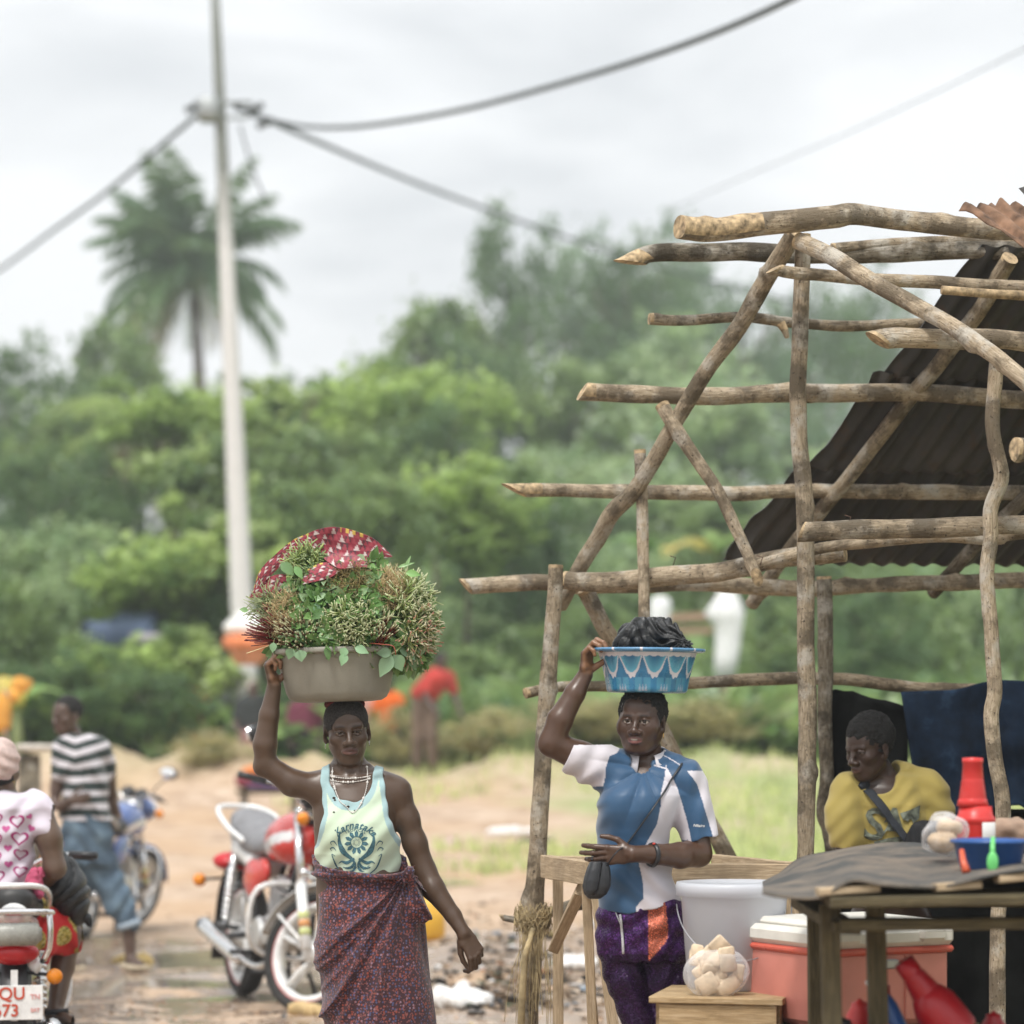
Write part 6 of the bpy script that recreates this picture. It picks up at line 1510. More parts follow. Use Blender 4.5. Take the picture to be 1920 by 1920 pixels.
for mr in (-1, 1):
    em.append(stroke([(30, 22), (32, 2), (24, -18), (8, -32), (2, -42)], .3, 5.2, 1.5, mr)); em.append(stroke([(4, -30), (18, -38), (28, -36), (34, -40)], 2, 3.2, .4, mr)); em.append(stroke([(3, -36), (10, -46), (20, -48), (26, -46)], 2, 2.6, .4, mr))
    em.append(stroke([(40, -26), (46, -22), (44, -30), (36, -48), (22, -60)], .4, 1.5, .6, mr)); em.append(stroke([(36, -6), (42, 2), (48, 0), (46, -5)], .3, 1.3, .3, mr)); em.append(stroke([(38, -16), (43, -10), (49, -12), (46, -16)], .3, 1.3, .3, mr)); em.append(stroke([(2, -42), (6, -52), (14, -54)], 1.5, 2, .3, mr))
project(W1, 'print_emblem', em, INK, bvh, y0)
for px, py, r in ((629, 1495, 2.2), (631, 1499, 1.6), (656, 1511, 2.2), (650, 1508, 1.2), (630, 1521, 1.6), (668, 1518, 1.2)): project(W1, 'small_hole', [([(PX(px+r*1.4*math.cos(a), D), PZ(py+r*math.sin(a), D)) for a in np.linspace(0, 6.28, 9)[:-1]], [tuple(range(8))])], mat('hole_dark', (.03, .02, .015), .9), bvh, y0)
# necklaces
BEAD = mat('white_beads', (.75, .72, .68), .35, var=.08)
def necklace(pts, r, big, seed, nm='necklace'):
    c = catmull(pts, .0045); m = MB(); m.tube(c, .0009, 5); rr = np.random.default_rng(seed)
    for i, p in enumerate(c):
        q = r*(1+.25*rr.random()); 
        if rr.random() < big: q = r*2.3
        m.lathe([(.0001, -q), (q*.75, -q*.65), (q, 0), (q*.75, q*.65), (.0001, q)], 7, p, R=frame_to(c[min(i+1, len(c)-1)]-c[max(i-1, 0)]))
    return m.build(nm, BEAD, W1)
def neckring(zf, seed, big=.05):
    out = []; cx_, cy_ = PX(657, D), D+.03
    for a in np.linspace(-2.6, 2.6, 60):
        d = Vector((math.sin(a), -math.cos(a), 0)); c_ = Vector((cx_, cy_, float(zf(a)))); r_ = .05
        h = bvb.ray_cast(c_+d*.13, -d)
        if h[0]: r_ = min((h[0]-c_).length+.003, .105)
        out.append(np.array([cx_+d.x*r_, cy_+d.y*r_, float(zf(a))]))
    O = np.array(out); 
    for _ in range(4): O[1:-1] = .5*O[1:-1]+.25*(O[2:]+O[:-2])
    return necklace(list(O), .0021, big, seed)
neckring(lambda a: PZ(1459-17*(1-math.cos(a)), D), 1); neckring(lambda a: PZ(1466-21*(1-math.cos(a))-2*math.sin(a), D), 2, .08)
lng = []
for px, py in ((624, 1440), (625, 1456), (630, 1478), (640, 1500), (652, 1510), (664, 1522), (676, 1512), (685, 1492), (690, 1470), (690, 1450), (688, 1438)):
    h = bvh.ray_cast(Vector((PX(px, D), y0, PZ(py, D))), Vector((0, 1, 0))); lng.append(np.array([PX(px, D), (h[1] and 0) or (h[0].y-.006 if h[0] else D-.055+.0008*abs(px-657)), PZ(py, D)]))
lng = list(catmull(lng, .006))
for i in range(len(lng)):
    ys_ = [h[0].y for h in (b_.ray_cast(Vector((lng[i][0], y0, lng[i][2])), Vector((0, 1, 0))) for b_ in (bvh, bvb)) if h[0]]
    lng[i] = np.array([lng[i][0], min(ys_)-.004 if ys_ else D, lng[i][2]])
necklace(lng, .0021, .10, 5, 'long_necklace')
# wrap skirt
SKT = NT('maroon_print'); v = SKT.tex('Object'); vo = SKT.n('ShaderNodeTexVoronoi'); vo.inputs['Scale'].default_value = 92; vo.inputs['Randomness'].default_value = .55; SKT.l(v, vo.inputs['Vector'])
vb = SKT.n('ShaderNodeTexVoronoi'); vb.inputs['Scale'].default_value = 190; SKT.l(v, vb.inputs['Vector'])
sp = SKT.n('ShaderNodeSeparateColor'); SKT.l(vo.outputs['Color'], sp.inputs[0]); base = SKT.ramp(sp.outputs[0], [(.0, (.055, .07, .16)), (.50, (.07, .09, .19)), (.52, (.24, .045, .025)), (.84, (.26, .055, .03)), (.86, (.24, .15, .20))], 'CONSTANT')
msk = SKT.ramp(vo.outputs['Distance'], [(.30, 1), (.42, 0)]); c1 = SKT.mix(msk, (.040, .012, .018), base)
sp2 = SKT.n('ShaderNodeSeparateColor'); SKT.l(vb.outputs['Color'], sp2.inputs[0]); c2 = SKT.mix(SKT.ramp(sp2.outputs[1], [(.80, 0), (.82, .6)]), c1, (.28, .09, .08))
SKT.set(c2, .85); SKT.b.inputs['Sheen Weight'].default_value = .2; SKT.bump(SKT.noise(v, 400, 3), .2, .0006)
K_ = Q_(764, 1634, -.12)
sk_ = SDF(); sk_.loft(rows(D, [(1596, 581, 762, .126, 0), (1620, 584, 766, .130, 0), (1650, 594, 772, .128, 0), (1700, 588, 790, .150, 0), (1745, 586, 797, .160, 0), (1785, 588, 803, .165, 0), (1820, 594, 809, .168, 0), (1863, 600, 816, .168, 0), (1920, 607, 820, .170, 0), (2010, 612, 824, .172, 0), (2080, 614, 826, .172, 0), (2112, 614, 827, .172, 0)]), .02, pw=2.2)
sk_.el(Q_(774, 1690, -.05), (.045, .07, .09), k=.03); sk_.rc(K_+np.array([0, .0, 0]), Q_(796, 1722, -.06), .018, .022, .02); sk_.el(K_, (.024, .028, .022), k=.012); sk_.rc(Q_(752, 1628, -.12), Q_(772, 1622, -.09), .011, .016, .008)
ztop = curve([(PX(a, D), PZ(b, D)) for a, b in ((560, 1602), (584, 1605), (600, 1613), (622, 1624), (674, 1631), (739, 1638), (755, 1634), (766, 1622), (790, 1618))])
sk_.fn((-9, 0, 0), (9, 20, 3), lambda x, y, z: z-np.where(y < D, ztop(x), PZ(1606, D)), .01, 'i')
for pa, pb, dy, r in (((584, 1612), (622, 1632), -.09, .012), ((622, 1632), (674, 1639), -.125, .013), ((674, 1639), (742, 1646), -.13, .013), ((742, 1646), (760, 1640), -.12, .012), ((742, 1646), (744, 1640), -.12, .01)): sk_.rc(Q_(*pa, dy), Q_(*pb, dy if dy else .04), r, r, .008)
def folds(x, y, z):
    dxk, dzk = x-K_[0], z-K_[2]; r = np.sqrt(dxk**2+dzk**2)+1e-4; ph = np.arctan2(-dzk, -dxk)   # 0 = left, pi/2 = down
    w = ph+.16*np.sin(ph*5+1)+.9*np.clip(r-.12, 0, 1)*np.cos(ph)
    f = .0105*(1-2*np.abs(np.sin(w*8.2+.6*np.sin(r*9)))**.75)+.0045*(1-2*np.abs(np.sin(w*19+2))**.8)
    f = f*np.clip(r/.09, 0, 1)*np.clip(1.5-r*.7, .35, 1); s_ = np.clip((y-D+.02)*14, 0, 1)
    return -(f*(1-s_)+.008*np.sin(x*42+3*np.sin(z*3))*s_)
sk_.fn((-9, 0, 0), (9, 20, 3), folds, .001, 'd')
V, Qf = sk_.mesh(Q_(560, 2120, -.25), Q_(845, 1590, .24), .0048); V = smoothV(V, Qf, 1); mk('wrap_skirt', V, Qf, SKT.m, W1)
# ================================================================ young woman with the blue basin
D = 9.8; Q_ = lambda px, py, dy=0: P(px, py, D+dy)
W2 = top('person', 'young woman in a blue and white sports shirt and purple sequin trousers', 'person', (PX(1210, D), D, 0))
s = SDF(); hc = Q_(1204, 1351); hR = rotz(-.30)@roty(.03)@rotx(.05); hs = .955
s.rc(Q_(1208, 1380, .02), Q_(1213, 1440, .04), .052, .055, .03); head(s, hc, hR, hs, 1.5, 0)
s.loft(rows(D, [(1425, 1172, 1254, .06, .035), (1440, 1150, 1278, .075, .03), (1460, 1142, 1290, .09, .02), (1500, 1132, 1280, .11, 0), (1560, 1128, 1250, .11, 0), (1620, 1128, 1252, .11, 0), (1680, 1132, 1270, .115, .01), (1760, 1136, 1276, .115, .02)]), .03)
sh_r, el_r, wr_r = Q_(1146, 1440, .0), Q_(1034, 1394, -.06), Q_(1097, 1266, -.04)
s.path([Q_(1160, 1450, .02), sh_r, Q_(1088, 1419, -.03), el_r], [.06, .055, .050, .044], .02)
s.path([el_r, Q_(1050, 1350, -.06), Q_(1078, 1300, -.05), wr_r], [.044, .0425, .034, .0262], .012)
Hr = np.stack([np.array([.55, .80, .1]), np.array([.10, -.05, .99]), np.array([-.80, .55, .05])], 1)
hand(s, wr_r, Hr, [(.75, 1.15, .6), (.70, 1.2, .6), (.75, 1.2, .65), (.85, 1.2, .7)], .95, thumb=((.5, -.9), (.3, -.9), (.1, -.5)))
sh_l, el_l, wr_l = Q_(1282, 1462, .0), Q_(1309, 1600, -.02), Q_(1186, 1601, -.20)
s.path([Q_(1262, 1458, .02), sh_l, Q_(1300, 1535, 0), el_l], [.06, .056, .050, .0455], .025)
s.path([el_l, Q_(1275, 1604, -.09), Q_(1230, 1602, -.16), wr_l], [.0455, .043, .033, .0268], .012)
Hl = np.stack([np.array([.0, -.10, 1.0]), np.array([-.98, .12, -.05]), np.array([.12, -.98, -.1])], 1)
hand(s, wr_l, Hl, [(.15, .30, .2), (.3, .35, .25), (.4, .45, .3), (.5, .5, .3)], .97, spread=(.10, -.04, -.16, -.28), thumb=((.75, -.1), (.35, .0), (.15, 0)))
for (hx, kx, ax_) in ((1172, 1200, 1216), (1240, 1258, 1266)):
    s.path([Q_(hx, 1740, .02), P(kx, 1370, D)*np.array([1, 1, 0])+np.array([0, 0, .46]), P(ax_, 1370, D+.03)*np.array([1, 1, 0])+np.array([0, 0, .09])], [.068, .05, .034], .03)
    f = P(ax_, 1370, D+.03)*np.array([1, 1, 0]); s.rc(f+np.array([0, .03, .045]), f+np.array([-.02, -.15, .025]), .038, .025, .03)
V, Qf = regions(s, (Q_(985, 1180, -.42)*np.array([1, 1, 0]), Q_(1360, 1180, .32), .0055),
                [(hc+np.array([-.10, -.13, -.120]), hc+np.array([.10, .12, .14]), .0020), (wr_r+np.array([-.06, -.11, -.0]), wr_r+np.array([.12, .08, .19]), .0026), (wr_l+np.array([-.20, -.08, -.09]), wr_l+np.array([0, .10, .09]), .0026)])
sk = (.062, .032, .020); col = facecol(V, hc, hR, hs, sk, (.15, .060, .052), .8, .10, (.0, 0), 1.0)  # face skin darkened in its colour for the shade under the basin
far_ = np.linalg.norm(V-hc, axis=1) > .17; col[far_] = np.array((.080, .040, .023)); col = palmcol(V, col, wr_r, Hr, (.22, .11, .055)); mk('body', V, Qf, SKIN, W2, col=col)
h_ = SDF(); T = lambda p: hc+hR@(np.asarray(p, float)*hs)
h_.el(T((0, .016, .034)), np.array((.085, .106, .093))*hs, R=hR); h_.el(T((0, -.115, -.006)), np.array((.071, .078, .077))*hs, R=hR, k=.012, op='s')
def hcut(x, y, z):
    qx, qy, qz = [(x-hc[0])*hR[0][i]+(y-hc[1])*hR[1][i]+(z-hc[2])*hR[2][i] for i in range(3)]
    return qz-(-.018-.9*np.clip(qy-.01, 0, .05))+0*x
h_.fn(hc-.2, hc+.2, hcut, .006, 's')
for x in (-1, 1): h_.el(T((x*.084, .006, -.012)), (.020, .024, .030), k=.004, op='s')
haircloud('hair', h_, hc-.15, hc+.15, .0032, HAIR, W2, .0035, 110)
for x in (-1, 1):
    m = MB(); e_ = T((x*.0775, .0, -.044)); m.tube([e_+np.array([0, .003*math.cos(a), .008*math.sin(a)-.006]) for a in np.linspace(0, 6.0, 14)], .0016, 6, closed=True); m.build('earring', GOLD, W2)
# shirt
t_ = SDF(); t_.loft(rows(D, [(1426, 1160, 1264, .078, .035), (1440, 1142, 1286, .090, .03), (1460, 1132, 1296, .108, .02), (1490, 1124, 1288, .128, 0), (1520, 1121, 1268, .135, -.005), (1560, 1119, 1256, .135, -.005), (1600, 1119, 1254, .130, -.005), (1640, 1120, 1262, .135, 0), (1680, 1122, 1275, .142, 0), (1716, 1124, 1284, .145, 0)]), .02)
t_.el(Q_(1165, 1508, -.085), (.056, .06, .060), k=.07); t_.el(Q_(1216, 1510, -.085), (.062, .06, .062), k=.06)
t_.path([Q_(1155, 1447, .01), Q_(1110, 1429, -.012), Q_(1062, 1407, -.04)], [.075, .070, .066], .03); t_.path([Q_(1262, 1458, .02), Q_(1281, 1464, 0), Q_(1299, 1520, 0), Q_(1312, 1572, -.01)], [.070, .069, .065, .061], .03)
t_.rc(Q_(1190, 1420, .04), Q_(1160, 1442, .02), .04, .05, .03); t_.rc(Q_(1230, 1418, .04), Q_(1265, 1448, .02), .04, .05, .03)
def cutR(x, y, z):   # sleeve ends and hem
    a = (Q_(1067, 1410)-Q_(1110, 1428)); a[1] = 0; a /= np.linalg.norm(a); p0 = Q_(1067, 1409)
    d1 = (x-p0[0])*a[0]+(z-p0[2])*a[2]
    b = np.array([.22, 0, -1.]); b /= np.linalg.norm(b); p1 = Q_(1310, 1572); d2 = np.where(x > PX(1277, D), (x-p1[0])*b[0]+(z-p1[2])*b[2], -1)
    hz = np.interp(x, [PX(1125, D), PX(1175, D), PX(1279, D)], [PZ(1703, D), PZ(1709, D), PZ(1688, D)]); d3 = hz-z
    return np.maximum(np.maximum(d1, d2), d3)+0*y
t_.fn((-9, 0, 0), (9, 20, 3), cutR, .001, 'i')
t_.el(Q_(1203, 1424, -.07), (.040, .08, .048), k=.006, op='s'); t_.rc(Q_(1211, 1380, .02), Q_(1213, 1432, .03), .058, .060, .006, 's')
def tf(x, y, z):
    cxp, czp = PX(1205, D), PZ(1440, D); r = np.sqrt((x-cxp)**2+(z-czp)**2); ph = np.arctan2(-(z-czp), x-cxp)
    f = .006*(1-2*np.abs(np.sin(ph*4.5+.8))**.8)*np.exp(-((r-.10)/.08)**2)*(y < D)
    f = f+.005*np.sin((z*1.0+.35*x)*62+3*np.sin(x*14))*np.clip((PZ(1560, D)-z)*10, 0, 1)*np.clip((z-PZ(1720, D))*12, 0, 1)
    f = f+.005*np.sin((x*.9-z*1.1)*75+2*np.sin(z*22))*np.clip((PX(1145, D)-x)*14, 0, 1)+.004*np.sin((x-z*.3)*90)*np.clip((x-PX(1270, D))*14, 0, 1)
    return f
t_.fn((-9, 0, 0), (9, 20, 3), tf, .001, 'd')
V, Qf = t_.mesh(Q_(1045, 1725, -.30), Q_(1350, 1395, .24), .0034); V = smoothV(V, Qf, 1)
px = 960+V[:, 0]/V[:, 1]*F; py = HY-(V[:, 2]-EYE)/V[:, 1]*F      # garment panels laid out on the flat of her front
bw = np.interp(py, [1425, 1437, 1452, 1490, 1510, 1545, 1575, 1615, 1652, 1685, 1702], [1252, 1248, 1247, 1239, 1239, 1232, 1215, 1197, 1205, 1206, 1192])
wb = np.interp(py, [1430, 1437, 1450, 1477, 1510, 1545, 1580], [1250, 1249, 1257, 1270, 1280, 1290, 1297])
ls = np.interp(py, [1400, 1411, 1418, 1440, 1462, 1480], [1163, 1158, 1143, 1136, 1134, 1130]); rb = np.interp(py, [1430, 1450, 1470, 1502, 1562, 1585], [1278, 1292, 1307, 1317, 1335, 1340])
WHT, BL = np.array((.62, .59, .63)), np.array((.022, .078, .165))
white = (px > bw) & (px < wb) | (px < ls) & (py < 1475) | (px > rb) & (py > 1445)
side = (px > np.interp(py, [1560, 1600, 1650, 1690], [1262, 1258, 1262, 1285])) & (px < 1290) & (py > 1575) ; white &= ~side
pip = (np.abs(px-np.interp(py, [1412, 1420, 1432, 1437], [1235, 1252, 1272, 1278])) < 1.6) & (py < 1437) & (py > 1411) | (np.abs(py-1437-.3*(px-1235)) < 1.5) & (px > 1226) & (px < 1250)
bk_ = V[:, 1] > D+.03; white = np.where(bk_, (px < 1136) | (px > 1290), white)|(pip & ~bk_)
col = np.where(white[:, None], WHT, BL); mk('shirt', V, Qf, SHINY, W2, col=col)
bvh = BVHTree.FromPolygons([tuple(v) for v in V], [tuple(map(int, q)) for q in Qf]); y0 = D-.7
project(W2, 'sleeve_lettering', [place(textpoly('Nikairo', .0125, .2), PX(1308, D), PZ(1549, D), -.05)], WHTP if 'WHTP' in globals() else CLOTH, bvh, y0)
# collar
nu, m = 40, MB(); V = []
for i in range(nu+1):
    a = -2.75+5.5*i/nu; fr_ = 1-abs(a)/2.75   # a=0 at the back of the neck
    zt = PZ(1396+22*(1-fr_)**1.3, D); zb_ = PZ(1420+28*(1-fr_)**1.2, D); r0, r1 = .060, .078+.008*(1-fr_); cx_, cy_ = PX(1212, D), D+.03
    for (r, z) in ((r0, zt), (r0+.006, zt+.001), (r1, zb_)): V.append((cx_+r*math.sin(a), cy_+r*1.12*math.cos(a), z))
m.add(V, [(3*i+j, 3*i+j+1, 3*i+j+4, 3*i+j+3) for i in range(nu) for j in range(2)], col=(.62, .60, .64)); co = m.build('collar', SHINY, W2); md = co.modifiers.new('t', 'SOLIDIFY'); md.thickness = .0025
# trousers
SEQ = NT('sequin_cloth'); v = SEQ.tex('Object'); a_ = SEQ.n('ShaderNodeVertexColor', layer_name='col').outputs[0]
vo = SEQ.n('ShaderNodeTexVoronoi'); vo.inputs['Scale'].default_value = 260; SEQ.l(v, vo.inputs['Vector']); gm_ = SEQ.n('ShaderNodeNewGeometry'); 
va = SEQ.n('ShaderNodeVectorMath', operation='SUBTRACT'); SEQ.l(vo.outputs['Color'], va.inputs[0]); va.inputs[1].default_value = (.5, .5, .5)
vs_ = SEQ.n('ShaderNodeVectorMath', operation='SCALE'); SEQ.l(va.outputs[0], vs_.inputs[0]); vs_.inputs['Scale'].default_value = .6
vd = SEQ.n('ShaderNodeVectorMath', operation='ADD'); SEQ.l(gm_.outputs['Normal'], vd.inputs[0]); SEQ.l(vs_.outputs[0], vd.inputs[1]); vn_ = SEQ.n('ShaderNodeVectorMath', operation='NORMALIZE'); SEQ.l(vd.outputs[0], vn_.inputs[0]); SEQ.l(vn_.outputs[0], SEQ.b.inputs['Normal'])
sp_ = SEQ.n('ShaderNodeSeparateColor'); SEQ.l(vo.outputs['Color'], sp_.inputs[0])
SEQ.set(SEQ.mix(1.0, a_, SEQ.ramp(sp_.outputs[0], [(0, (.45,)*3), (.7, (.9,)*3), (.9, (1.6,)*3), (1, (2.4,)*3)]), 'MULTIPLY'), .42, .6)
p_ = SDF(); p_.loft(rows(D, [(1675, 1126, 1274, .125, 0), (1700, 1119, 1288, .135, 0), (1740, 1119, 1293, .140, .005), (1780, 1126, 1294, .138, .005), (1800, 1134, 1294, .13, .005)]), .02)
for pts, rs in ((((1162, 1760, 0), (1176, 1830, -.01), (1200, 1915, -.01), (1214, 2000, 0), (1222, 2120, .01)), (.083, .075, .060, .052, .048)), (((1244, 1760, 0), (1250, 1830, 0), (1258, 1915, 0), (1264, 2000, .01), (1268, 2120, .02)), (.090, .082, .068, .056, .050))): p_.path([Q_(a, b, c) for a, b, c in pts], rs, .015)
p_.fn((-9, 0, 0), (9, 20, 3), lambda x, y, z: .005*np.sin((z+.5*np.abs(x-PX(1205, D)))*85+3*np.sin(x*20))*np.clip((z-PZ(1800, D))*8, 0, 1)+.003*np.sin(z*60+4*np.sin(x*30))+0*y, .001, 'd')
V, Qf = p_.mesh(Q_(1095, 2140, -.25), Q_(1315, 1672, .25), .005); V = smoothV(V, Qf, 1)
px = 960+V[:, 0]/V[:, 1]*F; py = HY-(V[:, 2]-EYE)/V[:, 1]*F
org = (px > np.interp(py, [1690, 1798], [1214, 1217])) & (px < np.interp(py, [1690, 1740, 1765, 1800], [1247, 1253, 1250, 1218])) & (py < 1800) & (V[:, 1] < D)
dk = (py > 1790); col = np.where(org[:, None], np.array((.62, .17, .10)), np.array((.060, .016, .10))); col[dk & ~org] = (.028, .007, .045); mk('trousers', V, Qf, SEQ.m, W2, col=col)
bv2 = BVHTree.FromPolygons([tuple(v) for v in V], [tuple(map(int, q)) for q in Qf])
def onsurf(bv, pts, off=.004, D_=None):
    out = []
    for a, b in dense(pts):
        x, z = PX(a, D_ or D), PZ(b, D_ or D); h = bv.ray_cast(Vector((x, (D_ or D)-.8, z)), Vector((0, 1, 0))); out.append(np.array([x, (h[0].y-off) if h[0] else (out[-1][1] if out else (D_ or D)-.1), z]))
    return out
m = MB(); m.tube(catmull(onsurf(bv2, [(1160, 1711), (1163, 1735), (1165, 1760), (1166, 1783)], .006), .01), .0045, 8); m.build('drawstring', mat('white_cord', (.6, .6, .62), .8, bump=.5, scale=120), W2)
m = MB(); m.tube(catmull(onsurf(bv2, [(1152, 1706), (1158, 1722), (1164, 1734)], .006), .01), .002, 6); m.build('drawstring', mat('white_cord', (.6, .6, .62), .8), W2)
# bag and strap, bracelet
BAGM = mat('black_leather', (.02, .022, .026), .45, var=.15, bump=.2)
bag = top('shoulder_bag', 'small black rounded handbag hanging at the young woman\'s hip', 'handbag', Q_(1118, 1684, -.2))
b_ = SDF(); b_.loft([(PZ(a, 9.6), PX((l+r)/2, 9.6), 9.6, (r-l)/2/F*9.6, d) for a, l, r, d in ((1616, 1106, 1138, .022), (1626, 1101, 1144, .03), (1645, 1095, 1146, .036), (1662, 1092, 1145, .038), (1676, 1095, 1138, .034), (1685, 1103, 1126, .022))], .01, pw=2.8)
V, Qf = b_.mesh(P(1085, 1690, 9.52), P(1155, 1610, 9.68), .0028); V = smoothV(V, Qf, 2); mk('bag_body', V, Qf, BAGM, bag)
f_ = SDF(); f_.loft([(PZ(a, 9.6), PX((l+r)/2, 9.6), 9.585, (r-l)/2/F*9.6, d) for a, l, r, d in ((1615, 1107, 1130, .026), (1630, 1101, 1128, .034), (1650, 1096, 1126, .039), (1668, 1095, 1122, .038), (1678, 1099, 1116, .030))], .01, pw=2.6)
V, Qf = f_.mesh(P(1085, 1690, 9.50), P(1145, 1610, 9.66), .0028); V = smoothV(V, Qf, 1); mk('flap', V, Qf, BAGM, bag)
sp_ = onsurf(bvh, [(1277, 1431), (1262, 1452), (1248, 1474), (1228, 1502), (1208, 1530), (1190, 1556), (1172, 1580)], .007)
sp_ += [P(1156, 1598, 9.53), P(1145, 1612, 9.55), P(1138, 1622, 9.585)]
m = MB(); m.tube(catmull(sp_, .01), .0042, 8, flat=.6); m.tube(catmull([P(1277, 1431, D-.0), P(1280, 1434, D+.06), P(1275, 1470, D+.14), P(1230, 1560, D+.155), P(1160, 1620, D+.14), P(1118, 1600, D+.02), P(1110, 1612, 9.62)], .02), .0042, 8); m.build('strap', BAGM, bag)
m = MB(); c = Q_(1222, 1603, -.168); ax_ = (Q_(1190, 1601, -.2)-Q_(1250, 1603, -.13)); m.tube([c+frame_to(ax_)@np.array([.0375*math.cos(a), .0375*math.sin(a), 0]) for a in np.linspace(0, 6.28318, 33)[:-1]], .0035, 8, closed=True, flat=2.2); m.build('bracelet', BLKP if 'BLKP' in globals() else BAGM, W2)
m = MB(); m.box(Q_(1226, 1582, -.185), (.010, .008, .007), bev=.002); m.build('bracelet_charm', mat('red_charm', (.6, .05, .03), .4), W2)
# ================================================================ basins and what they hold
D = 10.1; Q_ = lambda px, py, dy=0: P(px, py, D+dy)
GREYP = NT('grey_basin'); v = GREYP.tex('Object'); GREYP.set(GREYP.mix(GREYP.ramp(GREYP.noise(v, 330, 3), [(.64, 0), (.70, .6)]), GREYP.ramp(GREYP.noise(v, 6, 5), [(.3, (.22, .21, .17)), (.7, (.29, .275, .225))]), (.10, .08, .06)), .5)
bc = Q_(634, 1316); R = roty(-.028)
b1 = top('basin', 'large grey-brown plastic basin heaped with leaves on the older woman\'s head', 'basin', bc)
def rib(a, i): 
    r = 1
    for c_ in (-1.15, -2.03, .4, 1.9, 3.0, -2.75): r += .012*math.exp(-((((a-c_+math.pi) % 6.2832)-math.pi)/.05)**2)
    return r
m = MB(); H = .178; prof = [(0, 0), (.12, 0), (.150, .003), (.168, .014), (.178, .034), (.190, .085), (.202, .140), (.207, .160), (.2065, .164), (.222, .166), (.2235, .171), (.2225, .183), (.218, .185), (.206, .180), (.200, .140), (.176, .036), (.150, .010), (0, .006)]
m.lathe(prof, 96, bc, R=R, fl=rib); m.build('basin', GREYP.m, b1)
# head pad
for nm, W_, cc, r, m_ in (('head_pad', 'patterned red cloth ring between the older woman\'s head and her basin', Q_(646, 1321, .01), .050, mat('pad_red', (.16, .03, .035), .9, var=.5, scale=60)),):
    m = MB(); m.tube([cc+np.array([r*math.cos(a)*1.15, r*math.sin(a), .003*math.sin(a*5)]) for a in np.linspace(0, 6.2832, 40)[:-1]], [.012+.002*math.sin(i*1.7) for i in range(39)], 10, closed=True); o = m.build('cloth_ring', m_, None, loc=cc); tag(o, W_, 'cloth')
    o.name = 'head_pad'
# leafy mound: inner mass
LF = leafmat('fresh_leaf', .4, .25)
mc = Q_(640, 1185); rr = np.random.default_rng(21)
core = SDF(); core.el(Q_(634, 1195), (.205, .19, .10)); core.el(Q_(640, 1150), (.20, .18, .13), k=.05); core.el(Q_(640, 1095), (.14, .14, .10), k=.05)
core.el(Q_(760, 1180), (.07, .10, .12), k=.05)
V, Q = core.mesh(Q_(500, 1260, -.3), Q_(850, 1000, .3), .011); bvc = BVHTree.FromPolygons([tuple(v_) for v_ in V], [tuple(map(int, q)) for q in Q])
N = vnormals(V, Q)
parts = []
def leafshape(c, d, n, L, w, lobes=1):
    """pointed leaf with midrib fold; returns verts, faces"""
    d = d/np.linalg.norm(d); n = n-d*n.dot(d); n /= np.linalg.norm(n)+1e-9; b = np.cross(n, d); st = [(0, .04), (.08, .38), (.22, .82), (.40, 1.0), (.60, .86), (.78, .5), (1.0, .02)]; Vv = []
    for t_, ww in st:
        dr = -.25*t_*t_*L; p = c+d*L*t_+n*dr*.7; Vv += [p-b*w*ww+n*w*ww*.35, p, p+b*w*ww+n*w*ww*.35]
    return Vv, [(3*i+j, 3*i+j+1, 3*i+j+4, 3*i+j+3) for i in range(6) for j in (0, 1)]
clb = curve([(PX(a, 10.1), PZ(b, 10.1)) for a, b in ((470, 1122), (480, 1112), (500, 1086), (524, 1062), (545, 1040), (575, 1022), (600, 1038), (625, 1056), (640, 1066), (680, 1060), (708, 1048), (737, 1046), (760, 990))])
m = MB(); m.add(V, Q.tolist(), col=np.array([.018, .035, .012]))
idx = rr.integers(0, len(V), 5200)
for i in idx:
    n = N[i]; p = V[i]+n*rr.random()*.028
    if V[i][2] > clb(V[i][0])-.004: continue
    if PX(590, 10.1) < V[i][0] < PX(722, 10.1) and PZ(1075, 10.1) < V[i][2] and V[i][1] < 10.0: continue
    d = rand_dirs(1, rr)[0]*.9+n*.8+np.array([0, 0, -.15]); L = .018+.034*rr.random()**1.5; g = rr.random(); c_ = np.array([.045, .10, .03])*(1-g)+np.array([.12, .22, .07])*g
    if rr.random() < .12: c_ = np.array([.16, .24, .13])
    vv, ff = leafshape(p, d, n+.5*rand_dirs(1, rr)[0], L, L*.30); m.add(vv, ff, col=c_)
o = m.build('leafy_greens', LF, None, loc=mc); tag(o, 'mass of small green leaves filling the grey basin', 'leaves', kind='stuff')
